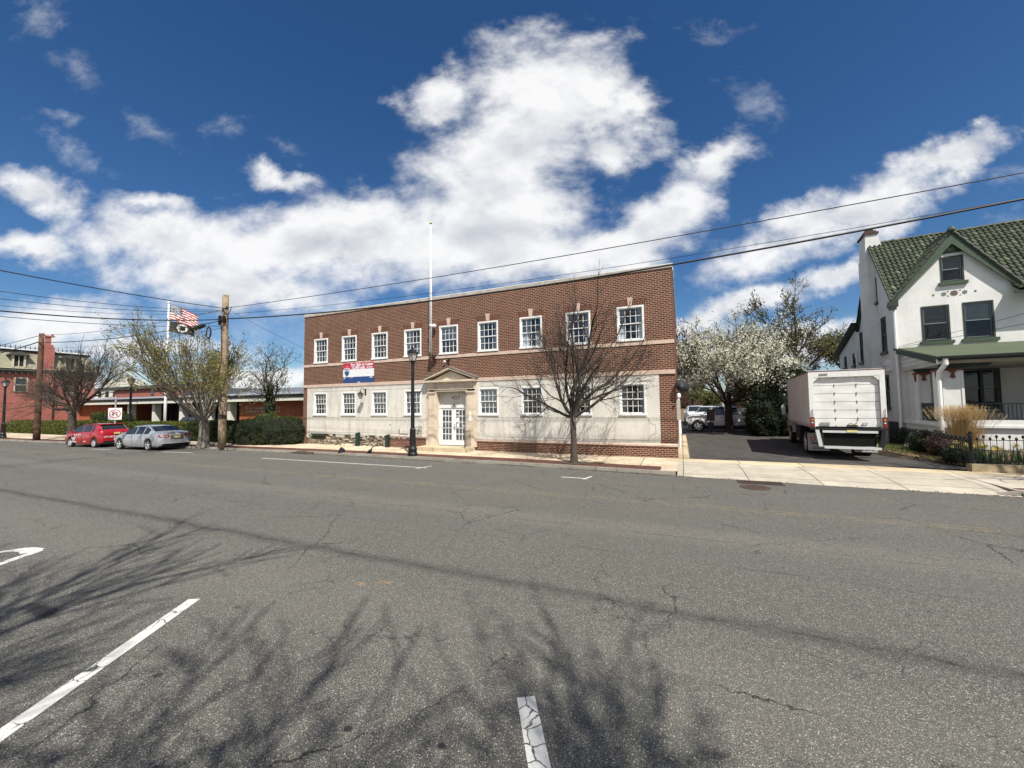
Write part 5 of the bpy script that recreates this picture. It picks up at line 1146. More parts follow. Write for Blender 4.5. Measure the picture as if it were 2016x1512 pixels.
# ================================================================ white house
HZ = .36
hs_ = thing('white_house', 'white stucco house with green tiled roof, pointed front gable and deep porch', 'house', (10.65, 27.16, 0), -R(5.4))
stw = stucco_mat('white_stucco', (.77, .765, .73), .30); grn2 = plain('green_trim', (.045, .075, .042), .55, .2, 8, bmp=.2); dgrn = plain('dark_green_sash', (.02, .035, .025), .5, .15)
greyf = plain('grey_sash_paint', (.22, .24, .23), .5, .1)
m_, nt_, bs_ = new('green_clay_tile'); gi_ = nd(nt_, 'ShaderNodeNewGeometry').outputs['Random Per Island']; nn_ = noise(nt_, 1.7, 5, .65)
c_1 = mix(nt_, gi_, (.026, .038, .020), (.070, .092, .048)); c_1 = mix(nt_, rng(nt_, gi_, .90, .99, 0, .8), c_1, (.16, .19, .11)); c_1 = mix(nt_, rng(nt_, nn_, .40, .7, 0, .6), c_1, (.028, .030, .018)); c_1 = mix(nt_, rng(nt_, noise(nt_, 14, 4, .7), .6, .8, 0, .5), c_1, (.22, .20, .12))
nt_.links.new(c_1, bs_.inputs['Base Color']); bs_.inputs['Roughness'].default_value = .65; TILE = m_
def H(mb, name, mats, parent=None, **k): return mb.build(name, mats, parent or hs_, **k)
HW = 14.0   # house width along the street
def wall_u(mb, v, u0, u1, z0, z1, holes, depth=.14, out=-1):
    us = sorted({u0, u1} | {h[0] for h in holes} | {h[1] for h in holes}); zs = sorted({z0, z1} | {h[2] for h in holes} | {h[3] for h in holes})
    for a, b in zip(us, us[1:]):
        for c, d in zip(zs, zs[1:]):
            if any(h[0] - 1e-6 <= a and b <= h[1] + 1e-6 and h[2] - 1e-6 <= c and d <= h[3] + 1e-6 for h in holes): continue
            mb.face([(a, v, c), (b, v, c), (b, v, d), (a, v, d)])
    for a, b, c, d in holes:
        for q in ([(a, v, c), (a, v, d), (a, v + depth, d), (a, v + depth, c)], [(b, v, d), (b, v, c), (b, v + depth, c), (b, v + depth, d)], [(a, v, d), (b, v, d), (b, v + depth, d), (a, v + depth, d)], [(b, v, c), (a, v, c), (a, v + depth, c), (b, v + depth, c)]): mb.face(q)
fh = [(.98, 2.02, 5.50, 7.32), (2.50, 3.56, 5.50, 7.34)]; gh = [(1.80, 2.64, 8.46, 9.78)]
ph_ = [(2.15, 3.50, 2.0, 4.0), (5.2, 6.3, 1.1, 3.6)]
mb = MB(); wall_u(mb, 0, 0, HW, HZ, 5.2, ph_); wall_u(mb, 0, 0, 4.40, 5.2, 7.75, fh); wall_u(mb, 0, 4.40, HW, 5.2, 8.1, [(6.2, 7.3, 5.6, 7.3)])
# gable piece with its window hole
mb.face([(0, 0, 7.75), (1.80, 0, 7.75), (1.80, 0, 10.2), (0, 0, 7.85)]); mb.face([(2.64, 0, 7.75), (4.40, 0, 7.75), (4.40, 0, 7.85), (2.64, 0, 10.2)]); mb.face([(1.80, 0, 9.78), (2.64, 0, 9.78), (2.64, 0, 10.2), (2.2, 0, 10.75), (1.80, 0, 10.2)]); mb.face([(1.80, 0, 7.75), (2.64, 0, 7.75), (2.64, 0, 8.46), (1.80, 0, 8.46)])
for a, b, c, d in gh:
    v, depth = 0, .14
    for q in ([(a, v, c), (a, v, d), (a, v + depth, d), (a, v + depth, c)], [(b, v, d), (b, v, c), (b, v + depth, c), (b, v + depth, d)], [(a, v, d), (b, v, d), (b, v + depth, d), (a, v + depth, d)], [(b, v, c), (a, v, c), (a, v + depth, c), (b, v + depth, c)]): mb.face(q)
H(mb, 'front_wall', stw)
# side wall with the profile of the roof
RZ, RV = 11.86, 3.0
sh_ = [(1.50, 2.25, 5.25, 7.25), (5.75, 6.5, 5.05, 7.05), (1.55, 2.25, 2.1, 3.92)]; att = [(2.62, 3.12, 8.3, 9.78)]
mb = MB()
def wall_v(mb, u, v0, v1, z0, z1, holes, depth=.14):
    vs = sorted({v0, v1} | {h[0] for h in holes} | {h[1] for h in holes}); zs = sorted({z0, z1} | {h[2] for h in holes} | {h[3] for h in holes})
    for a, b in zip(vs, vs[1:]):
        for c, d in zip(zs, zs[1:]):
            if any(h[0] - 1e-6 <= a and b <= h[1] + 1e-6 and h[2] - 1e-6 <= c and d <= h[3] + 1e-6 for h in holes): continue
            mb.face([(u, b, c), (u, a, c), (u, a, d), (u, b, d)])
    for a, b, c, d in holes:
        for q in ([(u, a, c), (u, a, d), (u + depth, a, d), (u + depth, a, c)], [(u, b, d), (u, b, c), (u + depth, b, c), (u + depth, b, d)], [(u, a, d), (u, b, d), (u + depth, b, d), (u + depth, a, d)], [(u, b, c), (u, a, c), (u + depth, a, c), (u + depth, b, c)]): mb.face(q)
wall_v(mb, 0, 0, 7.0, HZ, 7.75, sh_)
wall_v(mb, 0, 2.3, 3.4, 7.75, 10.2, att)
mb.face([(0, 0, 7.75), (0, 0, 7.85), (0, 2.3, 10.8), (0, 2.3, 7.75)]); mb.face([(0, 2.3, 10.2), (0, 2.3, 10.8), (0, 3.0, 11.7), (0, 3.4, 11.3), (0, 3.4, 10.2)]); mb.face([(0, 3.4, 7.75), (0, 3.4, 11.3), (0, 7.0, 7.85), (0, 7.0, 7.75)])
H(mb, 'side_wall', stw)
mb = MB(); mb.box(.35, HW, .9, 6.9, HZ, 7.6); H(mb, 'inner_wall', MT['dark'])
# rear wing with lower eaves
mb = MB(); wall_v(mb, .02, 7.0, 12.3, HZ, 5.9, [(7.9, 8.5, 5.0, 5.85), (10.2, 10.8, 5.0, 5.85)]); wall_v(mb, .02, 7.0, 12.3, 5.9, 6.0, []); mb.face([(.02, 12.3, 6.0), (.02, 7.0, 6.0), (.02, 7.0, 7.6), (.02, 12.3, 6.1)]); mb.face([(.02, 12.3, HZ), (.02, 12.3, 6.1), (6, 12.3, 6.1), (6, 12.3, HZ)]); H(mb, 'rear_wing', stw)
mb = MB(); mb.box(.4, 5.8, 7.1, 12.0, HZ, 5.8); H(mb, 'inner_wall', MT['dark'])
mb = MB(); mb.face([(-.35, 6.9, 7.85), (6.2, 6.9, 7.85), (6.2, 12.9, 6.15), (-.35, 12.9, 6.15)]); mb.face([(-.35, 6.9, 7.72), (-.35, 12.9, 6.02), (6.2, 12.9, 6.02), (6.2, 6.9, 7.72)]); mb.face([(-.35, 6.9, 7.85), (-.35, 12.9, 6.15), (-.35, 12.9, 6.02), (-.35, 6.9, 7.72)]); mb.face([(-.35, 12.9, 6.15), (6.2, 12.9, 6.15), (6.2, 12.9, 6.02), (-.35, 12.9, 6.02)]); H(mb, 'wing_roof', dgrn)
# Spanish tile slope: rows of overlapping S tiles
def tile_slope(origin, udir, sdir, ulen, slen, clip=None, tw=.215, tl=.31):
    """origin at the eave corner, udir along the eave, sdir up the slope"""
    o, u, s = Vector(origin), Vector(udir).normalized(), Vector(sdir).normalized(); n = u.cross(s).normalized()
    if n.z < 0: n = -n
    mb = MB(); nu, ns = int(ulen / tw) + 1, int(slen / tl) + 1
    prof = [(0, .0), (.15, .050), (.32, .075), (.48, .065), (.62, .025), (.80, -.005), (1.0, 0)]
    for j in range(ns):
        for i in range(nu):
            a0 = i * tw + random.uniform(-.006, .006); s0 = j * tl + random.uniform(-.008, .008); cu, cs = a0 + tw / 2, s0 + tl / 2
            if cu > ulen + .1 or cs > slen + .1: continue
            if clip and not clip(cu, cs): continue
            lift0, lift1 = .055, .012
            i0 = len(mb.v)
            for (ss, lf) in ((s0, lift0), (min(s0 + tl + .02, slen + .05), lift1), (s0, lift0 - .035)):
                for (q, hh) in prof: p = o + u * (a0 + q * tw * 1.02) + s * ss + n * (hh * 1.0 + lf); mb.v.append(tuple(p))
            k = len(prof)
            for q in range(k - 1):
                mb.f.append((i0 + q, i0 + q + 1, i0 + k + q + 1, i0 + k + q)); mb.m.append(0)
                mb.f.append((i0 + 2 * k + q, i0 + 2 * k + q + 1, i0 + q + 1, i0 + q)); mb.m.append(0)
    return mb
random.seed(21)
GA, GAZ, GE = 2.2, 10.98, 7.75     # gable apex u, z; eave z
sl_m = (RZ - 7.72) / (RV + .15)     # main slope
def main_z(v): return 7.72 + (v + .15) * sl_m
gs = (GAZ - 7.70) / 2.35            # gable slope
def gab_z(u): return GAZ - abs(u - GA) * gs
slen_m = math.hypot(RV + .15, RZ - 7.72)
def clipm(cu, cs):
    uu = cu - .22; v = -.15 + cs / slen_m * (RV + .15)
    if -.2 < uu < 4.6: return main_z(v) > gab_z(uu) - .12
    return True
mb = tile_slope((-.22, -.15, 7.72), (1, 0, 0), (0, RV + .15, RZ - 7.72), HW + .3, slen_m, clipm)
# lower eave course to the right of the gable, kicked out over the wall
mb.add(tile_slope((4.15, -.75, 7.58), (1, 0, 0), (0, .75, .45), HW - 4, .78))
# gable slopes
for s in (-1, 1):
    base = (GA + s * 2.35, -.22, 7.70); L = math.hypot(2.35, GAZ - 7.70)
    def clipg(cu, cs, s=s):
        v = -.22 + cu; uu = GA + s * 2.35 * (1 - cs / L); return gab_z(uu) > main_z(v) - .15
    g = tile_slope(base, (0, 1, 0), (-s * 2.35, 0, GAZ - 7.70), 3.0, L, clipg); mb.add(g)
# rear slope
mb.add(tile_slope((-.22, 6.6, 7.2), (1, 0, 0), (0, -(6.6 - RV), RZ - 7.2), HW + .3, math.hypot(6.6 - RV, RZ - 7.2), None, .54, .7))
H(mb, 'tile_roof', TILE, fix=False)
mb = MB(); mb.face([(4.4, -.15, 7.66), (HW, -.15, 7.66), (HW, RV, RZ - .06), (4.4, RV, RZ - .06)]); mb.face([(-.18, .16, 8.05), (4.4, .16, 8.05), (4.4, RV, RZ - .06), (-.18, RV, RZ - .06)]); mb.face([(-.18, 6.6, 7.14), (-.18, RV, RZ - .06), (HW, RV, RZ - .06), (HW, 6.6, 7.14)])
for s in (-1, 1):
    e0 = GA + s * 2.35; mb.face([(e0, -.2, 7.62), (e0, .1, 7.62), (GA, 2.6, GAZ - .08), (GA, -.2, GAZ - .08)])
mb.face([(4.2, -.72, 7.5), (HW, -.72, 7.5), (HW, .0, 7.95), (4.2, .0, 7.95)]); H(mb, 'roof_deck', dgrn)
mb = MB(); k = 0; x = -.2
while x < HW:
    mb.tube([(x, RV, RZ + .06), (x + .40, RV, RZ + .10)], [.085, .10], 8); x += .40
for q in range(8): mb.tube([(GA, -.25 + q * .36, GAZ + .04), (GA, .14 + q * .36, GAZ + .07)], [.09, .10], 8)
H(mb, 'ridge_tiles', TILE, fix=False); mb = MB(); mb.lathe([(.12, 0), (.16, .06), (.10, .2), (.04, .26)], 8, (GA, -.28, GAZ + .0)); H(mb, 'ridge_finial', grn2)
# verge tiles along the left gable slope and the roof verge at the side wall
mb = MB(); random.seed(4)
for s in (-1, 1):
    for q in range(10):
        t0, t1 = q / 10, (q + 1.15) / 10; a = Vector((GA + s * 2.42 * (1 - t0), -.24, 7.66 + 3.3 * t0 + .10)); b = Vector((GA + s * 2.42 * (1 - t1), -.24, 7.66 + 3.3 * t1 + .06)); mb.tube([a, b], [.085, .07], 6)
for q in range(12):
    t0, t1 = q / 12, (q + 1.15) / 12; mb.tube([(-.22, -.2 + 3.2 * t0, 7.76 + 4.1 * t0 + .04), (-.22, -.2 + 3.2 * t1, 7.76 + 4.1 * t1)], [.06, .05], 6)
H(mb, 'verge_tiles', plain('dark_verge_tile', (.05, .055, .035), .7, .4, 6), fix=False)
# barge boards with the green triangle under the apex
mb = MB()
for s in (-1, 1):
    e0 = GA + s * 2.47
    p = [(e0, 7.45), (e0, 7.72), (GA, GAZ + .0), (GA, GAZ - .62)]
    if s > 0: p = p[::-1]
    mb.prism(p, -.24, -.19)
H(mb, 'barge_board', grn2); mb = MB(); mb.prism([(1.42, 9.93), (2.98, 9.93), (2.2, 10.86)], -.03, -.004); H(mb, 'gable_board', grn2)
mb = MB(); outline(mb, [(GA + .17 * math.cos(a * math.pi / 5) * (1 if a % 2 else .7), 10.24 + .17 * math.sin(a * math.pi / 5) * (1 if a % 2 else .7)) for a in range(10)], -.035, .013); outline(mb, [(GA + .08 * math.cos(a * math.pi / 4), 10.24 + .08 * math.sin(a * math.pi / 4)) for a in range(8)], -.035, .012); H(mb, 'gable_rosette', plain('pale_tile', (.25, .30, .24), .6, .2))
mb = MB(); mb.prism([(-.35, 7.42), (.05, 7.42), (.05, 7.8), (-.30, 7.72)], -.30, .02); mb.box(-.28, -.02, -.28, -.02, 7.28, 7.42); H(mb, 'eave_bracket', dgrn)
mb = MB(); mb.box(3.95, HW, -.80, -.70, 7.42, 7.54); H(mb, 'gutter', dgrn)
# ceramic ornaments in the wall
cer = plain('glazed_ornament', (.16, .20, .16), .4, .4, 30); cer2 = plain('brown_ornament', (.14, .10, .09), .4, .4, 30)
for u, r_, m_, nn in ((1.48, .055, cer2, 4), (1.87, .11, cer, 8), (2.24, .16, cer2, 8), (2.62, .11, cer, 8), (2.99, .055, cer2, 4)):
    mb = MB(); mb.face([(u + r_ * (1 if k % 2 == 0 else .72) * math.cos(math.pi * k / nn + (.785 if nn == 4 else 0)), -.012, 7.87 + r_ * (1 if k % 2 == 0 else .72) * math.sin(math.pi * k / nn + (.785 if nn == 4 else 0))) for k in range(2 * nn)])
    if r_ > .15:
        for a, b in ((-.22, .12), (.22, .12), (-.22, -.12), (.22, -.12)): mb.box(u + a - .03, u + a + .03, -.012, -.002, 7.87 + b - .02, 7.87 + b + .02)
    H(mb, 'wall_ornament', m_)
def house_window(u0, u1, z0, z1, v=0.0, side=False, shade='dark', sill=True):
    def M_(mb):
        if side: mb.v = [(y, x, z) for x, y, z in mb.v]; mb.f = [f[::-1] for f in mb.f]
        return mb
    c = .07; mb = MB(); mb.box(u0, u0 + c, v - .03, v + .13, z0, z1); mb.box(u1 - c, u1, v - .03, v + .13, z0, z1); mb.box(u0 + c, u1 - c, v - .03, v + .13, z1 - c, z1); mb.box(u0 + c, u1 - c, v - .03, v + .13, z0, z0 + c)
    w = H(M_(mb), 'window', dgrn); zm = (z0 + z1) / 2; mb = MB(); f = .035
    for (a, b, yy) in ((zm - .02, z1 - c, v + .03), (z0 + c, zm + .02, v + .07)):
        mb.box(u0 + c, u0 + c + f, yy, yy + .03, a, b); mb.box(u1 - c - f, u1 - c, yy, yy + .03, a, b); mb.box(u0 + c + f, u1 - c - f, yy, yy + .03, b - f, b); mb.box(u0 + c + f, u1 - c - f, yy, yy + .03, a, a + f)
    M_(mb).build('sash', greyf, w)
    mb = MB(); mb.box(u0 + c, u1 - c, v + .045, v + .05, zm, z1 - c); mb.box(u0 + c, u1 - c, v + .085, v + .09, z0 + c, zm); M_(mb).build('pane', MT['hglass'], w)
    if shade in ('shade', 'blind'):
        mb = MB(); mb.box(u0 + c, u1 - c, v + .105, v + .112, zm - .02 if shade == 'shade' else zm + .02, z1 - c); M_(mb).build('roller_blind', plain('roller_blind', (.36, .34, .31) if shade == 'shade' else (.88, .88, .84), .9, .1), w)
    if sill: mb = MB(); mb.box(u0 - .10, u1 + .10, v - .12, v + .02, z0 - .16, z0 - .004); M_(mb).build('sill', grn2, w)
house_window(*fh[0], shade='shade'); house_window(*fh[1], shade='blind'); house_window(*gh[0], shade='shade'); house_window(*ph_[0], sill=False)
for w_ in sh_: house_window(*w_, side=True, shade='shade')
house_window(*att[0], side=True, shade='dark'); house_window(7.9, 8.5, 5.0, 5.85, .02, True); house_window(10.2, 10.8, 5.0, 5.85, .02, True)
mb = MB(); mb.box(5.2, 6.3, .05, .12, 1.1, 3.6); H(mb, 'front_door', dgrn)
mb = MB(); mb.box(3.52, 3.60, -.03, .1, 1.9, 4.08); mb.box(2.05, 2.14, -.03, .1, 1.9, 4.08); mb.box(2.9, 3.02, -.035, .10, 2.0, 4.0); mb.box(2.04, 3.62, -.08, .0, 1.82, 1.90); H(mb, 'window_casing', dgrn)
# chimney
mb = MB(); mb.box(-.38, .02, 2.75, 4.3, HZ, 11.2); mb.prism([(-.38, 11.2), (.50, 11.2), (.22, 12.5), (-.34, 12.5)], 2.85, 4.1); ch = H(mb, 'chimney', stw)
mb = MB(); mb.box(-.42, .28, 2.78, 4.18, 12.5, 12.62); mb.box(-.34, .20, 2.9, 4.0, 12.62, 12.74); mb.box(-.24, .12, 3.1, 3.8, 12.74, 12.9); mb.build('chimney_cap', plain('dark_cap_brick', (.07, .035, .03), .8, .4, 12), ch); mb = MB(); mb.box(-.02, .56, 2.70, 2.86, 11.42, 11.52); mb.build('flashing', MT['roofing'], ch)
# downpipes, conduit, meter
mb = MB(); mb.tube([(-.07, -.06, 7.4), (-.07, -.06, 5.0), (-.07, -.06, .6)], .065, 8); mb.tube([(-.05, 7.3, 5.9), (-.12, 7.3, 5.6), (-.05, 7.25, 5.3), (-.05, 7.25, .6)], .05, 8); H(mb, 'downpipe', MT['white'])
mb = MB(); mb.box(-.25, -.0, 1.0, 1.4, 4.1, 4.4); mb.prism([(-.3, 4.4), (.0, 4.4), (.0, 4.75), (-.18, 4.75)], .95, 1.45); mb.tube([(-.02, 2.0, 3.9), (-.03, 1.8, 4.5), (-.02, 1.4, 4.6)], .012, 5); H(mb, 'wall_vent', stw)
# porch
PV = -4.45; PU0, PU1 = .08, 11.0
mb = MB(); mb.box(PU0 + .03, PU1, PV + .06, 0, HZ, 1.30)
H(mb, 'porch_base', stw)
mb = MB(); mb.box(PU0 - .08, PU1, PV - .06, PV + .10, 1.302, 1.40); mb.box(PU0 - .04, PU1, PV - .01, PV + .16, 1.40, 1.62); mb.box(PU0 - .08, PU0 + .10, PV + .10, -.001, 1.302, 1.40); mb.box(PU0 - .02, PU0 + .16, PV + .16, -.001, 1.40, 1.50); H(mb, 'porch_ledge', stw)
mb = MB(); mb.box(PU0 + .16, PU1, PV + .16, -.02, 1.31, 1.36); H(mb, 'porch_floor', plain('porch_floor_grey', (.20, .20, .19), .8, .15)); mb = MB(); mb.box(PU0 + .3, PU1, PV + .3, -.02, 3.98, 4.02); H(mb, 'porch_ceiling', plain('porch_ceiling', (.42, .40, .35), .8, .1))
terra = plain('terracotta_ornament', (.17, .05, .03), .7, .3, 20)
for u, v, w_, d in ((PU0 + .0, PV + .0, .60, .95), (PU0 + .02, PV + 2.55, .40, .45), (5.4, PV, .6, .6), (9.8, PV, .6, .6)):
    mb = MB(); mb.box(u, u + w_, v, v + d, 1.62 if v == PV else 1.50, 3.72)
    for q in (u - .025, u + w_ - .055): mb.box(q, q + .08, v - .025, v - .001, 1.62 if v == PV else 1.5, 3.70)
    c = H(mb, 'porch_column', stw); mb = MB(); mb.box(u - .05, u + w_ + .05, v - .05, v + d + .05, 3.721, 3.80); uc, vc = u + w_ / 2, v + d / 2
    mb.box(uc - .12, uc + .12, v - .05, v - .026, 3.66, 3.72); mb.face([(uc - .06, v - .045, 3.66), (uc + .06, v - .045, 3.66), (uc + .06, v - .045, 3.52), (uc + .10, v - .045, 3.46), (uc, v - .045, 3.36), (uc - .10, v - .045, 3.46), (uc - .06, v - .045, 3.52)])
    mb.box(u - .05, u - .002, vc - .07, vc + .07, 3.50, 3.72); mb.box(u - .045, u - .002, vc - .04, vc + .04, 3.36, 3.50); mb.build('capital_ornament', terra, c)
    mb = MB(); mb.prism([(u - .6 + w_ / 2 + .25, 3.98), (u + w_ + .95, 3.98), (u + w_ + .85, 3.88), (u + w_ + .4, 3.86), (u + w_ + .1, 3.801), (u, 3.801), (u - .05, 3.9)], v + .10, v + .30); mb.build('bracket_beam', dgrn, c)
for a, b in ((.16 + PU0, 5.4), (6.0, 9.8)):
    pass
mb = MB(); mb.box(PU0 - .02, PU1, PV + .0, PV + .22, 4.02, 4.24); mb.box(PU0 - .02, PU0 + .20, PV + .22, -.001, 3.99, 4.14); H(mb, 'porch_beam', plain('beam_cream', (.52, .50, .44), .7, .1))
# lattice side panel under the rake
mb = MB(); lat = plain('lattice_white', (.60, .60, .58), .6, .1)
mb.face([(PU0 + .06, PV + .3, 4.14), (PU0 + .06, -.02, 4.14), (PU0 + .06, -.02, 4.95), (PU0 + .06, PV + .3, 4.28)]); H(mb, 'lattice_backing', lat)
mb = MB()
for k in range(4):
    z0 = 4.16 + k * .2; v1 = -.02; v0 = PV + .3 + k * 1.1
    mb.box(PU0 + .0, PU0 + .05, v0, v1, z0 + .105, z0 + .16)
    q = v0 + .1
    while q < v1 - .05: mb.box(PU0 + .02, PU0 + .05, q, q + .025, z0 + .0, z0 + .105); q += .085
H(mb, 'lattice', MT['white'])
mb = MB()
rt = [(PU0 - .22, PV - .42, 4.30), (PU1, PV - .42, 4.30), (PU1, -.01, 5.24), (PU0 - .10, -.01, 5.24)]
mb.face(rt); mb.face([(x, y, z - .10) for x, y, z in rt][::-1])
for a, b in zip(rt, rt[1:] + rt[:1]): mb.face([a, (a[0], a[1], a[2] - .10), (b[0], b[1], b[2] - .10), b])
m_, nt_, bs_ = new('green_roll_roofing'); ob_ = nd(nt_, 'ShaderNodeTexCoord').outputs['Object']; mp_ = nd(nt_, 'ShaderNodeMapping', {'Vector': ob_, 'Scale': (.35, 2.2, 2)})
c_1 = mix(nt_, rng(nt_, noise(nt_, 1.6, 7, .7, mp_.outputs[0]), .3, .72), (.055, .075, .040), (.105, .12, .065)); c_1 = mix(nt_, rng(nt_, noise(nt_, 3, 6, .7, mp_.outputs[0]), .60, .75, 0, .7), c_1, (.20, .18, .14)); c_1 = mix(nt_, rng(nt_, noise(nt_, 60, 3, .7, ob_), .4, .7, 0, .4), c_1, (.05, .07, .04)); nt_.links.new(c_1, bs_.inputs['Base Color']); bs_.inputs['Roughness'].default_value = .9
H(mb, 'porch_roof', m_)
mb = MB(); mb.box(PU0 - .26, PU1, PV - .50, PV - .425, 4.12, 4.26); a, b = (PV - .42, 4.18), (-.01, 5.12); mb.prism([(a[0], a[1] - .0), (b[0], b[1] - .0), (b[0], b[1] + .12), (a[0], a[1] + .12)], PU0 - .27, PU0 - .225, axis='x'); mb.prism([(a[0] + .3, a[1] - .16), (b[0], b[1] - .16), (b[0], b[1] - .02), (a[0], a[1] - .02)], PU0 - .20, PU0 - .16, axis='x'); H(mb, 'porch_fascia', dgrn)
mb = MB(); mb.box(PU0 - .24, PU1, PV - .62, PV - .505, 4.20, 4.30); H(mb, 'porch_gutter', MT['black'])
mb = MB(); mb.tube([(PU0 - .05, PV - .52, 4.22), (PU0 - .05, PV - .50, 3.98), (PU0 - .16, PV - .2, 3.66), (PU0 - .16, PV - .12, 3.4), (PU0 - .16, PV - .10, .7)], [.085, .09, .085, .08, .075], 10); mb.box(PU0 - .22, PU0 + .02, PV - .3, PV - .16, 4.0, 4.32); H(mb, 'porch_downpipe', MT['white'], smooth=False)
# porch railings
mb = MB()
for a, b in ((.72, 5.4), (6.0, 9.8)):
    mb.box(a, b, PV + .07, PV + .11, 2.28, 2.32); mb.box(a, b, PV + .08, PV + .10, 1.66, 1.69); x = a + .08
    while x < b: mb.tube([(x, PV + .09, 1.66), (x, PV + .09, 2.29)], .014, 4); x += .115
H(mb, 'porch_railing', MT['black'], fix=False); mb = MB(); mb.box(PU0 + .07, PU0 + .11, PV + .95, PV + 2.55, 2.28, 2.33); v = PV + 1.0
mb.box(PU0 + .08, PU0 + .10, PV + .95, PV + 2.55, 1.54, 1.57)
while v < PV + 2.55: mb.tube([(PU0 + .09, v, 1.55), (PU0 + .09, v, 2.3)], .014, 4); v += .10
H(mb, 'side_railing', MT['black'], fix=False); mb = MB(); mb.box(PU0 + .02, PU0 + .06, PV + 1.2, PV + 2.0, .50, .95); H(mb, 'porch_vent', MT['dark'])
mb = MB(); mb.box(PU0 + .20, PU0 + .22, PV + 2.98, -.02, 1.5, 3.99); H(mb, 'porch_side_wall', stw)
# porch table
hm = hs_.rotation_euler[2]
def hw(u, v, z=0): c, s = math.cos(hm), math.sin(hm); return (10.65 + u * c - v * s, 27.16 + u * s + v * c, z)
t = thing('porch_table', 'small dark metal table standing on the porch behind the railing', 'table', hw(3.35, -3.4, 1.36), hm)
mb = MB(); mb.box(-.35, .35, -.3, .3, .68, .72); mb.build('table_top', MT['black'], t)
for a in (-.3, .3):
    for b in (-.25, .25): MB().tube([(a, b, 0), (a * .8, b * .8, .68)], .02, 5).build('leg', MT['black'], t)
# service wires down to the porch corner
wire(hw(-.05, -.15, 5.28), (22, 14.9, 8.9), .15, .010, 'upper service cable slanting down across the white gable'); wire(hw(.1, -.3, 5.25), (22, 14.9, 7.4), .15, .010, 'lower service cable slanting down past the right upstairs window')
# ================================================================ buildings at the left
pinkb = brick('painted_pink_brick', (.40, .145, .115), (.44, .165, .13), (.37, .13, .105), .22, .075, .006, vary=.15)
slate = brick('patterned_slate', (.42, .40, .27), (.34, .35, .25), (.18, .19, .14), .22, .15, .012, vary=.3)
trim = plain('cream_trim', (.52, .46, .34), .7, .15); dtrim = plain('olive_trim', (.06, .065, .05), .7, .2)
t = thing('mansard_house', 'pink painted brick house with patterned mansard roof and iron cresting at the left', 'house', (-74.5, 22, 0)); X0 = -74.5
def A(mb, name, m, parent=None, **k):
    o = mb.build(name, m, parent or t, **k)
    if parent is None: o.location = -Vector(t.location)
    return o
wh = [(20.15, 21.05, 4.85, 6.45), (24.3, 25.2, 4.85, 6.45)]
mb = MB(); wall_v(mb, 0, 14.5, 27.2, 0, 7.4, wh); mb.v = [(x * -1 + X0 if False else X0 - x, y, z) for x, y, z in mb.v]; mb.face([(X0, 14.5, 0), (X0 - 18, 14.5, 0), (X0 - 18, 14.5, 7.4), (X0, 14.5, 7.4)]); mb.face([(X0, 27.2, 0), (X0 - 18, 27.2, 0), (X0 - 18, 27.2, 7.4), (X0, 27.2, 7.4)]); A(mb, 'wall', pinkb)
mb = MB(); mb.box(X0 - 17, X0 - .5, 15, 26.8, .1, 7.2); A(mb, 'inner_wall', MT['dark'])
mb = MB(); mb.box(X0 - 18.3, X0 + .45, 14.1, 27.6, 7.35, 7.62); mb.box(X0 - 18.2, X0 + .25, 14.3, 27.4, 7.15, 7.35)
for k in range(26): mb.box(X0 + .01, X0 + .35, 14.6 + k * .49, 14.72 + k * .49, 6.95, 7.15)
A(mb, 'cornice', dtrim); mb = MB(); mb.box(X0 - 18.3, X0 + .50, 14.05, 27.65, 7.62, 7.70); A(mb, 'eave_gutter', trim)
mb = MB(); q = [(X0 + .2, 14.4), (X0 + .2, 27.3), (X0 - 18, 27.3), (X0 - 18, 14.4)]; q2 = [(X0 - .6, 15.1), (X0 - .6, 26.6), (X0 - 17.2, 26.6), (X0 - 17.2, 15.1)]
for k in range(4): a, b, c, d = q[k], q[(k + 1) % 4], q2[(k + 1) % 4], q2[k]; mb.face([(*a, 7.7), (*b, 7.7), (*c, 10.0), (*d, 10.0)])
A(mb, 'mansard_roof', slate); mb = MB(); mb.box(X0 - 17.5, X0 - .25, 14.8, 26.9, 10.0, 10.14); A(mb, 'roof_top', MT['whitem']); mb = MB(); mb.box(X0 - 17.5, X0 - .35, 14.9, 26.8, 9.78, 9.995); A(mb, 'roof_band', MT['dark'])
mb = MB(); y = 14.9
while y < 26.9:
    mb.tube([(X0 - .3, y, 10.14), (X0 - .3, y, 10.52)], .03, 4); mb.tube([(X0 - .3, y, 10.2), (X0 - .3, y + .2, 10.42), (X0 - .3, y + .4, 10.2)], .028, 4); mb.lathe([(.05, 0), (.001, .12)], 4, (X0 - .3, y, 10.5)); y += .4
A(mb, 'iron_cresting', MT['black'], fix=False)
mb = MB(); mb.box(X0 - .2, X0 + .35, 22.1, 23.2, 0, 10.6); mb.box(X0 - .15, X0 + .30, 22.2, 23.1, 10.6, 10.9); mb.box(X0 - .05, X0 + .2, 22.4, 22.9, 10.9, 11.9); mb.box(X0 - .15, X0 + .3, 22.1, 23.2, 11.9, 12.05); mb.box(X0 - .1, X0 + .2, 22.15, 22.3, 12.05, 12.3); mb.box(X0 - .1, X0 + .2, 22.95, 23.1, 12.05, 12.3); A(mb, 'chimney', pinkb)
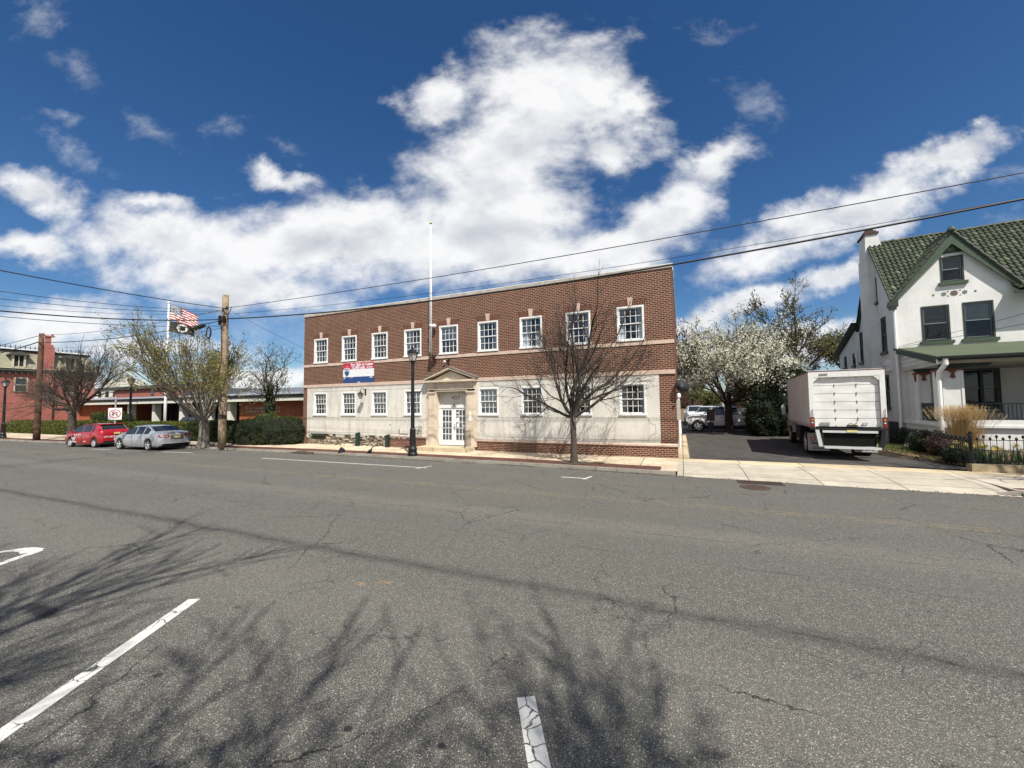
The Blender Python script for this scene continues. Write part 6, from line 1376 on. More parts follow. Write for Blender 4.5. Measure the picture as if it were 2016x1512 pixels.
for yc_ in (20.3, 24.7, 17.0):
    mb = MB(); mb.box(X0 - .7, X0 + .25, yc_ - .55, yc_ - .38, 7.8, 9.3); mb.box(X0 - .7, X0 + .25, yc_ + .38, yc_ + .55, 7.8, 9.3); mb.box(X0 - .7, X0 + .2, yc_ - .04, yc_ + .04, 7.8, 9.2); d = A(mb, 'dormer', trim)
    mb = MB(); mb.prism([(yc_ - .95, 9.25), (yc_ + .95, 9.25), (yc_ + .5, 9.6), (yc_, 9.72), (yc_ - .5, 9.6)], X0 - .9, X0 + .5, axis='x'); mb.build('dormer_roof', dtrim, d); mb = MB(); mb.box(X0 - .6, X0 + .12, yc_ - .38, yc_ + .38, 7.8, 9.2); mb.build('dormer_window', MT['dark'], d)
for a, b, c, d in wh:
    mb = MB(); mb.box(X0 - .1, X0 + .04, a - .12, a, c - .1, d + .12); mb.box(X0 - .1, X0 + .04, b, b + .12, c - .1, d + .12); mb.box(X0 - .1, X0 + .04, a, b, d, d + .12); mb.box(X0 - .1, X0 + .08, a, b, c - .1, c); mb.box(X0 - .1, X0 - .03, a, b, (c + d) / 2 - .04, (c + d) / 2 + .04); w = A(mb, 'window', trim); mb = MB(); mb.box(X0 - .10, X0 - .09, a, b, c, d); mb.build('pane', MT['dglass'], w); mb = MB(); mb.box(X0 - .2, X0 - .19, a + .45, b, c, d); mb.build('curtain', MT['curtain'], w)

# low modern building with a portico
orb = brick('orange_brick', (.40, .10, .042), (.46, .13, .06), (.38, .18, .10), .22, .08, .008, vary=.3); orl = plain('cast_letters', (.55, .50, .42), .6, .1)
lb = thing('low_brick_building', 'low modern orange brick building with white fascia and deep portico behind the hedge', 'building', (-52, 26, 0)); t = lb
mb = MB(); mb.face([(-41.4, 26, 0), (-28, 26, 0), (-28, 26, 3.35), (-41.4, 26, 3.35)]); mb.face([(-41.4, 26, 0), (-41.4, 26, 3.35), (-41.4, 33, 3.35), (-41.4, 33, 0)]); A(mb, 'brick_wall', orb); mb = MB(); mb.face([(-74.4, 26, 0), (-66.5, 26, 0), (-66.5, 26, 3.2), (-74.4, 26, 3.2)]); mb.face([(-66.5, 26, 0), (-66.5, 33, 0), (-66.5, 33, 3.2), (-66.5, 26, 3.2)]); A(mb, 'brick_wall', orb)
mb = MB(); mb.box(-66.5, -41.4, 31.5, 32, 0, 3.3); A(mb, 'entrance_wall', MT['dark'])
mb = MB()
for k in range(17): x = -66 + k * 1.5; mb.box(x, x + .12, 31.3, 31.49, 0, 3.2)
A(mb, 'mullion', plain('bronze_mullion', (.08, .075, .065), .5, .1))
pier = plain('white_pier', (.70, .67, .58), .8, .08)
for a, b in ((-62.4, -60.9), (-57.0, -55.4), (-51.6, -50.1), (-46.8, -45.2), (-43.2, -42.6)):
    mb = MB(); mb.box(a + .3, a + .8, 25.7, 26.35, 0, 3.15); A(mb, 'pier', pier)
mb = MB(); mb.box(-75.2, -27.5, 25.2, 25.5, 3.12, 3.42); mb.box(-75.2, -27.5, 25.5, 33, 3.2, 3.3); A(mb, 'fascia', pier)
mb = MB(); mb.box(-75.4, -27.4, 25.3, 33, 3.421, 3.72); A(mb, 'upper_fascia', plain('grey_fascia', (.16, .165, .165), .6, .15)); mb = MB(); mb.box(-75.6, -27.3, 25.0, 33.2, 3.721, 3.90); A(mb, 'roof_edge', plain('pale_metal_edge', (.42, .45, .50), .45, .1))
mb = MB(); mb.prism([(-46, 3.9), (-27.5, 3.9), (-27.5, 4.5), (-42, 4.5)], 28, 36); A(mb, 'upper_roof', plain('grey_shingle', (.20, .21, .23), .8, .2)); mb = MB(); mb.prism([(-60, 3.9), (-50, 3.9), (-51.5, 5.0), (-58, 4.9)], 30, 38); A(mb, 'dark_roof', plain('dark_shingle', (.045, .05, .055), .8, .2))
mb = MB(); random.seed(15)
for z, x0, x1 in ((2.35, -40.2, -35.2), (2.0, -40.2, -35.2)):
    x = x0
    while x < x1:
        w_ = .16; mb.box(x, x + .035, 25.93, 25.99, z, z + .2)
        k = random.randint(0, 3)
        if k != 1: mb.box(x + .036, x + w_, 25.93, 25.99, z + .165, z + .2)
        if k != 2: mb.box(x + .036, x + w_ - .02, 25.93, 25.99, z + .08, z + .11)
        if k > 1: mb.box(x + w_ - .03, x + w_, 25.93, 25.99, z, z + .164)
        x += .27 if random.random() > .15 else .5
A(mb, 'lettering', orl)
t = thing('red_brick_annex', 'red painted annex with a black flat roof behind the low portico roof', 'building', (-90, 42, 0)); mb = MB(); mb.box(-104, -82, 41, 48, 0, 6.3); A(mb, 'wall', pinkb); mb = MB(); mb.box(-104.5, -81.5, 40.6, 48.4, 6.301, 6.9); A(mb, 'roof', dtrim); mb = MB(); mb.box(-91, -90, 40.93, 41.0, 5.0, 6.0); A(mb, 'window', MT['dglass'])
t = thing('white_distant_building', 'white two storey building far behind the annex', 'building', (-150, 62, 0)); mb = MB(); mb.box(-168, -136, 60, 70, 0, 8.6); mb.box(-160, -154, 60.5, 68, 8.6, 11.5); mb.box(-148, -146.6, 60.2, 62, 8.6, 12.4); A(mb, 'wall', pier); mb = MB(); mb.box(-168.4, -135.6, 59.6, 70.4, 8.601, 8.95); A(mb, 'roof', MT['roofing']); mb = MB()
for k in range(7): mb.box(-166 + k * 4.3, -164.2 + k * 4.3, 59.93, 60, 6.2, 7.8)
A(mb, 'window', MT['dark'])
t = thing('red_roofed_house', 'distant house with a red gable roof left of the pale pole', 'house', (-100, 52, 0)); mb = MB(); mb.box(-104, -94, 50, 58, 0, 6.2); A(mb, 'wall', trim); mb = MB(); mb.prism([(49.5, 6.2), (58.5, 6.2), (54, 8.6)], -104.5, -93.5, axis='x'); A(mb, 'roof', plain('red_roof', (.20, .05, .035), .8, .2))
t = thing('stepped_roof_house', 'pale house roof between the small tree and the brick building corner', 'house', (-46, 44, 0)); mb = MB(); mb.box(-52, -42, 42, 50, 0, 5.4); A(mb, 'wall', pier); mb = MB(); mb.prism([(41.5, 5.4), (50.5, 5.4), (46, 7.0)], -52.5, -41.5, axis='x'); A(mb, 'roof', plain('tan_shingle', (.30, .27, .23), .9, .3))

# houses at the end of the driveway
t = thing('grey_roofed_house', 'distant house with dark grey roof and white dormer at the end of the driveway', 'house', (4, 118, 0)); mb = MB(); mb.box(2.4, 9.5, 112, 122, 0, 2.7); A(mb, 'wall', pier); mb = MB(); mb.prism([(110.5, 2.65), (123, 2.65), (117, 5.0)], -1.0, 12, axis='x'); A(mb, 'roof', plain('charcoal_shingle', (.05, .05, .055), .9, .2)); mb = MB(); mb.box(4.2, 5.8, 112.3, 115, 3.1, 4.4); d = A(mb, 'dormer', MT['white']); mb = MB(); mb.box(4.6, 5.4, 112.2, 112.29, 3.4, 4.1); mb.build('window', MT['dark'], d)
mb = MB(); 
for x in (2.6, 4.6, 6.6): mb.box(x, x + 1.2, 111.9, 111.99, .9, 2.2)
A(mb, 'window', MT['dark']); mb = MB(); mb.box(1.5, 9.5, 109, 109.2, 2.2, 2.5); mb.box(1.5, 9.5, 109, 109.2, .2, .9)
for x in (1.5, 4.2, 6.8, 9.3): mb.box(x, x + .2, 109, 109.2, .9, 2.2)
A(mb, 'porch', MT['white'])
t = thing('brick_rear_house', 'distant red brick house behind the blossoming tree', 'house', (13, 80, 0)); mb = MB(); mb.box(8.5, 16, 78, 86, 0, 3.2); A(mb, 'wall', MT['brick_side']); mb = MB(); mb.prism([(77.4, 3.2), (86.6, 3.2), (82, 4.4)], 8, 16.5, axis='x'); A(mb, 'roof', plain('grey_tile', (.22, .2, .2), .9, .2))
t = thing('yard_fence', 'weathered wooden fence panels standing along the far side of the yard', 'fence', (2.5, 46, .22)); mb = MB(); mb.box(-3.6, -1.1, 6.0, 6.1, 0, 1.5); A(mb, 'panel', plain('tan_boards', (.30, .22, .14), .9, .25)); t.children[0].location = (0, 0, 0); mb = MB(); mb.box(5.2, 13, -4.0, -3.95, .95, 1.0); mb.box(5.2, 13, -4.0, -3.95, 1.5, 1.55)
for k in range(6): mb.box(5.2 + k * 1.5, 5.27 + k * 1.5, -4.0, -3.93, 0, 1.6)
o = A(mb, 'rail', MT['black']); o.location = (0, 0, 0)
t = thing('yard_sign', 'small brown notice board on a post beside the white pickup', 'sign', (1.95, 32.4, .22)); MB().box(-.03, .03, -.03, .03, 0, 1.7).build('post', MT['black'], t); MB().box(-.26, .26, -.05, -.03, .9, 1.75).build('board', plain('brown_board', (.07, .03, .025), .6, .3, 12), t); MB().box(-.2, .2, -.05, -.03, .35, .8).build('lower_board', MT['black'], t)
t = thing('yard_pole', 'thin pale utility pole beyond the parked pickup', 'utility pole', (8.3, 62, .22)); MB().tube([(0, 0, 0), (0, 0, 7)], [.14, .1], 8).build('pole', pier, t)
t = thing('white_pipe', 'short piece of white plastic downpipe lying in the grass by the driveway', 'pipe', (9.3, 23.0, .50), R(42)); mb = MB(); mb.tube([(-.42, 0, 0), (.42, 0, .04)], .085, 10); o = mb.build('pipe', MT['white'], t)

t = thing('cellar_railing', 'black metal box and grey post between the truck and the white house wall', 'railing', (9.15, 24.6, .3), -R(5.4)); MB().box(.0, .34, 0, .9, 0, 1.15).build('black_panel', MT['wire'], t); MB().box(-.20, -.08, -.1, .0, 0, 1.25).build('post', plain('grey_post', (.25, .25, .25), .6, .15), t)
# ================================================================ plants
def rdir(d, ang):
    d = d.normalized(); a = d.orthogonal().normalized(); b = d.cross(a); t = random.uniform(0, 2 * math.pi)
    return (d * math.cos(ang) + (a * math.cos(t) + b * math.sin(t)) * math.sin(ang)).normalized()
def grow(mb, p, d, L, r, depth, P, tips):
    n = P.get('seg', 4) if depth > 1 else 2
    pts, rad = [p.copy()], [r]; q = p.copy(); dd = d.copy(); e = P['taper']
    marks = []
    for k in range(n):
        dd = (dd + Vector((random.gauss(0, P['wob']), random.gauss(0, P['wob']), random.gauss(0, P['wob']) + P['up']))).normalized()
        q = q + dd * (L / n); pts.append(q.copy()); rad.append(max(P['rmin'], r * (1 - (1 - e) * (k + 1) / n))); marks.append((q.copy(), dd.copy(), rad[-1], (k + 1) / n))
    mb.tube(pts, rad, 7 if r > .06 else (5 if r > .02 else 3), cap=False)
    if depth <= 0:
        tips.append((q.copy(), dd.copy())); return
    nc = P['n'][depth - 1]
    for c in range(nc):
        t = random.uniform(P['t0'], 1.0) if c < nc - 1 else 1.0
        f = t * n; k = min(n - 1, int(f)); w = f - k
        o = pts[k].lerp(pts[k + 1], w); di = (pts[k + 1] - pts[k]).normalized()
        ang = random.uniform(*P['ang']) if c < nc - 1 else random.uniform(.05, .3)
        grow(mb, o, rdir(di, ang), L * random.uniform(*P['ratio']) * (1.0 if c == nc - 1 else (1.15 - .35 * t)), max(P['rmin'], (rad[k] * (1 - w) + rad[k + 1] * w) * (P.get('thin', .62) if c < nc - 1 else .9)), depth - 1, P, tips)
    if P.get('mid'): tips.append((q.copy(), dd.copy()))
def leaves(mb, tips, n, size, spread, flat=0.0):
    for p, d in tips:
        for k in range(n if isinstance(n, int) else (int(n) + (random.random() < n % 1))):
            c = p + Vector((random.gauss(0, spread), random.gauss(0, spread), random.gauss(0, spread))) - d * random.uniform(0, spread)
            u = rdir(Vector((0, 0, 1)), random.uniform(.3, 2.6)); v = u.orthogonal().normalized(); v = (v * math.cos(k) + u.cross(v) * math.sin(k)) ; s = size * random.uniform(.6, 1.3); w = s * .55
            mb.face([c - u * s - v * w * .3, c - v * w, c + u * s, c + v * w])
def tree(name, label, loc, trunk_h, r, limbs, P, bark, leafm=None, nleaf=0, lsize=.05, lspread=.1, group=None, seed=1, lean=(0, 0), cat='tree', root_flare=True, crown='foliage'):
    random.seed(seed); t = thing(name, label, cat, loc, 0, group)
    tk_, br, tips = MB(), MB(), []
    pts = [Vector((0, 0, -.15)), Vector((0, 0, .0)), Vector((lean[0] * .2, lean[1] * .2, .25))] + [Vector((lean[0] * k / 4 + random.gauss(0, .012), lean[1] * k / 4 + random.gauss(0, .012), trunk_h * k / 4)) for k in range(1, 5)]
    pts = [p for i, p in enumerate(pts) if i < 3 or p.z > .3]
    rr = [r * 1.6, r * 1.4, r * 1.08] + [r * (1 - .05 * k) for k in range(len(pts) - 3)]
    tk_.tube(pts, rr, 12); o = tk_.build('trunk', bark, t, smooth=True)
    top = pts[-1]
    for (az, el, L, lr, dz) in limbs:
        d = Vector((math.cos(R(az)) * math.cos(R(el)), math.sin(R(az)) * math.cos(R(el)), math.sin(R(el))))
        grow(br, top + Vector((0, 0, -dz)), d, L, lr, P['depth'], P, tips)
    br.build('branches', bark, t, smooth=True, fix=False)
    if leafm:
        lm = MB(); leaves(lm, tips, nleaf, lsize, lspread); lm.build(crown, leafm, t, fix=False)
    return t
bark = plain('grey_brown_bark', (.11, .088, .07), .95, .35, 12, bmp=.9, bsc=22); barkd = plain('dark_bark', (.045, .035, .028), .95, .35, 12, bmp=.9, bsc=22); barkg = plain('pale_grey_bark', (.22, .19, .155), .95, .3, 9, bmp=.8, bsc=20); bark2 = plain('twig_bark', (.075, .058, .045), .95, .3, 12, bmp=.5, bsc=22)
# the street tree in front of the facade
PB = dict(thin=.5, seg=5, wob=.13, up=.05, taper=.60, rmin=.0042, n=(4, 4, 5, 5), t0=.22, ang=(.40, .90), ratio=(.50, .70), depth=4)
tree('bare_street_tree', 'bare spreading street tree in front of the right half of the brick facade', (-4.05, 15.72, .12), 1.85, .135,
     [(175, 14, 2.1, .065, .05), (190, 42, 2.2, .07, .0), (95, 84, 2.8, .10, 0), (-80, 72, 2.3, .075, 0), (10, 58, 2.4, .085, 0), (-5, 30, 2.2, .07, .05), (165, 64, 2.4, .07, 0), (60, 45, 1.9, .06, 0), (200, 66, 2.3, .06, 0), (0, 64, 2.4, .065, 0)],
     PB, bark2, seed=29)
# wide bare tree at the left
PL = dict(thin=.5, seg=5, wob=.12, up=.035, taper=.6, rmin=.0065, n=(4, 4, 5, 5), t0=.2, ang=(.4, .9), ratio=(.52, .70), depth=4)
tree('bare_street_tree', 'wide bare street tree between the dark brown pole and the red hatchback', (-43.7, 14.75, .12), 2.3, .26,
     [(178, 12, 3.9, .11, .3), (185, 32, 3.6, .13, .1), (150, 50, 2.8, .12, 0), (90, 68, 2.4, .12, 0), (30, 50, 2.9, .12, 0), (0, 32, 3.8, .13, .1), (-20, 16, 3.9, .10, .3), (-90, 55, 2.1, .1, 0), (70, 40, 3.4, .1, 0), (10, 60, 2.7, .1, 0)],
     PL, bark2, seed=24)
# vase shaped tree with fresh yellow green leaves
lf1 = leaf('fresh_yellow_green_leaf', (.17, .17, .035), (.32, .29, .08), .45)
PV_ = dict(seg=6, wob=.06, up=.03, taper=.5, rmin=.010, n=(4, 4, 4), t0=.3, ang=(.18, .5), ratio=(.5, .72), depth=3, mid=1)
random.seed(96); lim = []
for k in range(30):
    az = k * 137.5; el = 30 + 54 * ((k * .618) % 1); lim.append((az, el, random.uniform(2.6, 3.2) * (1.08 if el < 55 else .84), random.uniform(.045, .075), random.uniform(0, .35)))
tree('vase_tree', 'vase shaped street tree with fresh yellow green leaves left of the pale pole', (-27.35, 15.05, .12), 1.65, .29, lim, PV_, barkg, lf1, 4, .06, .13, seed=9)
lf2 = leaf('olive_leaf', (.09, .10, .03), (.17, .17, .06), .35)
P4_ = dict(seg=5, wob=.16, up=.05, taper=.6, rmin=.009, n=(3, 3, 4, 4), t0=.25, ang=(.4, .9), ratio=(.5, .7), depth=4)
t4 = tree('ivy_tree', 'small crooked tree with ivy on its trunk behind the large dark hedge', (-30.6, 21.6, .1), 2.6, .17, [(170, 55, 2.0, .08, .6), (120, 78, 2.6, .10, 0), (10, 50, 2.2, .08, .3), (-60, 60, 2.0, .07, .2), (200, 70, 2.6, .08, 0)], P4_, barkd, lf2, 3, .06, .15, seed=31)
lm = MB(); random.seed(3)
for k in range(1600):
    a = random.uniform(0, 6.28); z = random.uniform(.2, 4.2); rr = .24 + .1 * math.sin(z * 3) + random.uniform(-.05, .06); c = Vector((rr * math.cos(a), rr * math.sin(a), z)); u = rdir(Vector((0, 0, 1)), random.uniform(.3, 2.6)); v = u.orthogonal(); lm.face([c - u * .07, c - v * .05, c + u * .07, c + v * .05])
lm.build('ivy', leaf('ivy_leaf', (.02, .035, .012), (.045, .07, .025), .15), t4, fix=False)
# blossoming pear
blos = leaf('white_blossom', (.50, .50, .36), (.76, .74, .62), .3)
PP = dict(seg=4, wob=.13, up=.06, taper=.6, rmin=.02, n=(3, 4, 4, 4), t0=.25, ang=(.35, .85), ratio=(.52, .7), depth=4, mid=1)
random.seed(4); lim = [(k * 137.5, 22 + 62 * ((k * .618) % 1), random.uniform(2.45, 2.95) * (1.0 + .22 * ((k * .618) % 1)), random.uniform(.08, .13), random.uniform(0, .5)) for k in range(14)]
tree('blossoming_tree', 'rounded tree covered in white blossom beside the white pickup', (3.25, 33.7, .25), 2.35, .27, lim, PP, barkd, blos, 9, .072, .22, seed=2, crown='blossom')
tree('blossoming_tree', 'second blossoming tree partly hidden behind the dark evergreen and the truck', (9.4, 45.5, .2), 2.0, .25, [(k * 137.5, 18 + 55 * ((k * .618) % 1), 2.1, .10, .2) for k in range(8)], PP, barkd, blos, 8, .095, .20, seed=6, crown='blossom')
# budding tall trees behind
lf3 = leaf('budding_leaf', (.10, .10, .04), (.22, .20, .09), .4)
PT = dict(seg=5, wob=.10, up=.06, taper=.55, rmin=.022, n=(3, 4, 4, 4), t0=.3, ang=(.3, .75), ratio=(.52, .7), depth=4, mid=1)
tree('budding_tree', 'tall budding tree with two main leaders rising above the blossom', (11.2, 51.5, .3), 4.5, .38, [(170, 66, 5.2, .22, 0), (30, 62, 5.0, .22, 0), (100, 50, 3.9, .14, .6), (-80, 48, 3.8, .14, .6), (185, 30, 3.8, .12, .4), (0, 34, 4.0, .12, .3)], PT, barkd, lf3, 5, .11, .22, seed=14)
tree('budding_tree', 'yellow green tree rising between the blossom and the white house', (17.6, 54, .3), 4.2, .32, [(k * 137.5, 30 + 50 * ((k * .618) % 1), 3.2, .12, .3) for k in range(7)], PT, barkd, leaf('lime_leaf', (.16, .16, .05), (.28, .27, .10), .4), 4, .12, .25, seed=8)
tree('budding_tree', 'thin budding tree behind the left side of the blossoming tree', (6.2, 56, .3), 4.5, .26, [(k * 137.5, 35 + 45 * ((k * .618) % 1), 3.3, .10, .3) for k in range(6)], PT, barkd, lf3, 2, .11, .25, seed=18)
PR = dict(PL); PR['rmin'] = .02
tree('bare_yard_tree', 'bare dark tree reaching out from behind the right corner of the brick building', (-1.3, 46.5, .3), 3.6, .34, [(0, 30, 3.2, .14, .2), (20, 50, 3.0, .14, 0), (-20, 65, 3.4, .14, 0), (90, 60, 3.0, .12, 0), (180, 40, 3, .12, 0), (-70, 40, 2.8, .12, 0), (10, 75, 3.6, .14, 0)], PR, barkd, seed=22)
tree('small_green_tree', 'small olive green tree above the distant grey roof', (2.6, 74, .3), 1.6, .16, [(k * 137.5, 20 + 55 * ((k * .618) % 1), 2.0, .08, .2) for k in range(7)], PP, barkd, lf2, 9, .16, .3, seed=41)
tree('small_green_tree', 'green tree behind the trunk of the blossoming tree', (8.2, 58, .3), 1.4, .16, [(k * 137.5, 15 + 55 * ((k * .618) % 1), 2.0, .08, .2) for k in range(7)], PP, barkd, lf2, 9, .13, .3, seed=43)
tree('bare_shrub', 'brown twiggy overgrown shrub right beside the brick side wall far back', (.55, 66, .3), .5, .12, [(k * 137.5, 25 + 60 * ((k * .618) % 1), 1.5, .05, .1) for k in range(10)], PR, plain('brown_twigs', (.13, .07, .05), .9, .3), seed=44, cat='shrub')
# trees across the street behind the camera and down the pavement: their shadows reach the picture
PN = dict(seg=5, wob=.12, up=.05, taper=.6, rmin=.016, n=(4, 5, 5), t0=.2, ang=(.4, .9), ratio=(.55, .72), depth=3)
tree('bare_roadside_tree', 'tall bare street tree on the near pavement behind the camera', (3.4, -4.6, .12), 4.6, .26, [(k * 137.5, 20 + 60 * ((k * .618) % 1), 3.6, .055, .8) for k in range(14)], PN, bark, seed=51)
tree('bare_roadside_tree', 'large bare tree on the near pavement further left behind the camera', (-3.6, -4.4, .12), 4.4, .28, [(k * 137.5, 20 + 60 * ((k * .618) % 1), 3.8, .09, .8) for k in range(15)], PN, bark, seed=52)
tree('bare_roadside_tree', 'bare street tree on the far pavement in front of the white house porch', (13.2, 15.3, .12), 2.6, .2, [(k * 137.5, 22 + 55 * ((k * .618) % 1), 2.6, .09, .2) for k in range(9)], PN, bark, seed=53)

# dark evergreen beside the truck
def blob_foliage(name, label, cat, blobs, m, core, n, size, loc=(0, 0, 0), group=None, seed=1, z0=0.0):
    random.seed(seed); t = thing(name, label, cat, loc, 0, group); bm = bmesh.new()
    for (x, y, z, a, b, c) in blobs:
        g = bmesh.ops.create_icosphere(bm, subdivisions=3, radius=1)
        for v in g['verts']:
            k = .86 + .28 * mnoise.noise(v.co * 2.2 + Vector((x, y, z))); v.co = Vector((x + v.co.x * a * k, y + v.co.y * b * k, max(z0, z + v.co.z * c * k)))
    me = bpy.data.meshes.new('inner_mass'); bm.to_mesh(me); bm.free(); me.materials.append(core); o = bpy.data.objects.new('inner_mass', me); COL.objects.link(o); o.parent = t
    mb = MB(); tot = sum(a * c + b * c for (_, _, _, a, b, c) in blobs)
    for (x, y, z, a, b, c) in blobs:
        for k in range(int(n * (a * c + b * c) / tot)):
            d = Vector((random.gauss(0, 1), random.gauss(0, 1), random.gauss(0, 1))).normalized(); kk = .90 + .28 * mnoise.noise(d * 2.2 + Vector((x, y, z))) + .07 * mnoise.noise(d * 9) + random.uniform(-.05, .09)
            p = Vector((x + d.x * a * kk, y + d.y * b * kk, z + d.z * c * kk))
            if p.z < z0 + .02: continue
            u = (d + rdir(Vector((0, 0, 1)), random.uniform(0, 1.8)) * 1.1).normalized(); v = u.cross(Vector((random.gauss(0, 1), random.gauss(0, 1), random.gauss(0, 1)))).normalized(); s = size * random.uniform(.6, 1.5)
            mb.face([p - u * s * .3 - v * s * .35, p + u * s - v * s * .05, p + u * s * 1.05 + v * s * .05, p - u * s * .3 + v * s * .35])
    mb.build('foliage', m, t, fix=False); return t
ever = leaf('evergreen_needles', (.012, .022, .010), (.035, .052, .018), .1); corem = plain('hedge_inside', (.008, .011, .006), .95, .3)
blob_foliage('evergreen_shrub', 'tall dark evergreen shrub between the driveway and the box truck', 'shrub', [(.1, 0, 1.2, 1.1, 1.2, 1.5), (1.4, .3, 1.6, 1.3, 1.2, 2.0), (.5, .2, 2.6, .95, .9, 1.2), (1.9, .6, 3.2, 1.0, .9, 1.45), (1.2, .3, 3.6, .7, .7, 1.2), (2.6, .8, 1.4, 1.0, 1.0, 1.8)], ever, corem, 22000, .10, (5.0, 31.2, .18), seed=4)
# clipped hedges and the bushes by the low building
def hedge(name, label, x0, x1, y0, y1, h, m, n, size, seed=1, skew=0):
    random.seed(seed); t = thing(name, label, 'hedge', ((x0 + x1) / 2, (y0 + y1) / 2, .1)); mb = MB(); cx, cy = (x0 + x1) / 2, (y0 + y1) / 2
    N = max(4, int((x1 - x0) / .6)); prof = [(y0 - cy + .06, 0), (y0 - cy - .02, h * .45), (y0 - cy + .10, h * .88), (y0 - cy + .3, h - .04), (y1 - cy - .3, h - .04), (y1 - cy - .10, h * .85), (y1 - cy, 0)]
    def P(i, k):
        x = x0 + (x1 - x0) * i / N; a, b = prof[k]; nn = mnoise.noise(Vector((x * .7, k * 1.3, seed))); return (x - cx, a + .12 * nn, b * (1 + .07 * mnoise.noise(Vector((x * .5, 3, seed)))) )
    for i in range(N):
        for k in range(len(prof) - 1): mb.face([P(i, k), P(i + 1, k), P(i + 1, k + 1), P(i, k + 1)])
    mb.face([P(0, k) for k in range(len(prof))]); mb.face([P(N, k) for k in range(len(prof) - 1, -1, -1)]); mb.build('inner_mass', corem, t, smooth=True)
    lm = MB(); 
    segs = [(0, 1, .35), (1, 2, .25), (2, 3, .15), (3, 4, .3)]; 
    for q in range(n):
        r_ = random.random(); k = 0 if r_ < .32 else 1 if r_ < .6 else 2 if r_ < .72 else 3; i = random.random() * N; w = random.random(); ii = min(N - 1, int(i)); f = i - ii
        if r_ > .93: k = random.randrange(6); ii, f = (N - 1, 1.0)
        a = Vector(P(ii, k)).lerp(Vector(P(ii + 1, k)), f); b = Vector(P(ii, k + 1)).lerp(Vector(P(ii + 1, k + 1)), f); p = a.lerp(b, w); nn = Vector((0, -(b - a).z, (b - a).y)).normalized() * (1 if k < 4 else 1)
        if nn.y > 0 and k < 3: nn = -nn
        if r_ > .93: nn = Vector((1, 0, 0)); p = Vector((x1 - cx, random.uniform(y0, y1) - cy, random.uniform(0, h)))
        p = p + nn * random.uniform(-.03, .06); u = (nn + rdir(Vector((0, 0, 1)), random.uniform(0, 2)) * .9).normalized(); v = u.cross(Vector((random.gauss(0, 1), random.gauss(0, 1), random.gauss(0, 1)))).normalized(); s = size * random.uniform(.6, 1.5)
        lm.face([p - v * s * .4, p + u * s - v * s * .1, p + u * s * 1.05 + v * s * .1, p + v * s * .4])
    lm.build('foliage', m, t, fix=False); return t
hg = leaf('hedge_leaf_lit', (.055, .070, .012), (.14, .15, .03), .2); hgd = leaf('hedge_leaf_shaded', (.020, .034, .010), (.055, .075, .020), .15)  # sunlit and shaded hedge parts painted as two leaf greens
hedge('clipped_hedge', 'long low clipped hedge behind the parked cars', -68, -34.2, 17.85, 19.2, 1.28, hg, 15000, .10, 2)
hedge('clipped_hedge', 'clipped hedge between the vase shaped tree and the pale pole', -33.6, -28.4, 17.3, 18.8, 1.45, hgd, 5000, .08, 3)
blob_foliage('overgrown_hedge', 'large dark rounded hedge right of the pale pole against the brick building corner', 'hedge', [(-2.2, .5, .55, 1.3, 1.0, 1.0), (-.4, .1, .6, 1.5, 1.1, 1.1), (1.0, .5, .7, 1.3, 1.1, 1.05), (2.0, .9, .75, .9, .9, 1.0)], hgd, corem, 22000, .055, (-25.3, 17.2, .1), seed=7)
blob_foliage('overgrown_shrub', 'loose green shrub sprouting above the large dark hedge', 'shrub', [(0, 0, .9, 1.3, .9, 1.1), (1.2, .4, .8, .9, .8, .95)], leaf('spring_green_leaf', (.06, .10, .02), (.13, .17, .04), .3), corem, 4500, .07, (-28.2, 19.8, .1), seed=17)
blob_foliage('round_bush', 'rounded green bush behind the red hatchback and the sign', 'shrub', [(0, 0, .9, 2.9, 1.6, 1.3)], leaf('yew_leaf', (.025, .045, .012), (.07, .095, .025), .15), corem, 6500, .12, (-56.6, 22.3, .1), seed=27)
# ornamental grass in front of the porch
random.seed(61); t = thing('ornamental_grass', 'tall dry golden clump of ornamental grass in front of the porch', 'grass clump', (9.55, 21.0, .32))
t.location = (9.95, 20.9, .30)
dry = leaf('dry_grass_blade', (.30, .19, .075), (.50, .35, .16), .3); mb = MB()
def blade(mb, base, d, L, w, droop, n=5):
    p = Vector(base); dd = Vector(d).normalized(); side = dd.cross(Vector((0, 0, 1)));
    side = side.normalized() if side.length > .01 else Vector((1, 0, 0)); pts = [p.copy()]
    for k in range(n): dd = (dd + Vector((0, 0, -droop * (k + 1) / n))).normalized(); p = p + dd * (L / n); pts.append(p.copy())
    for k in range(n):
        a, b = w * (1 - k / n), w * (1 - (k + 1) / n) + .0008; mb.face([pts[k] - side * a, pts[k] + side * a, pts[k + 1] + side * b, pts[k + 1] - side * b])
    return pts[-1], dd
plume = MB()
for k in range(2400):
    a = random.uniform(0, 6.28); s = abs(random.gauss(0, .19)); rr = abs(random.gauss(0, .20)); d = (math.cos(a) * s, math.sin(a) * s, 1); L = random.uniform(.7, 1.9)
    tip, dd = blade(mb, (rr * math.cos(a), rr * math.sin(a), 0), d, L, .009, .05 + .09 * random.random())
    if L > 1.6:
        for q in range(22): c = tip + dd * random.uniform(-.30, .10); v = rdir(dd, random.uniform(.2, .6)); sd = v.orthogonal().normalized() * .006; plume.face([c - sd, c + sd, c + v * .06])
mb.build('blades', dry, t, fix=False); plume.build('plumes', leaf('grass_plume', (.45, .30, .13), (.60, .45, .24), .4), t, fix=False)
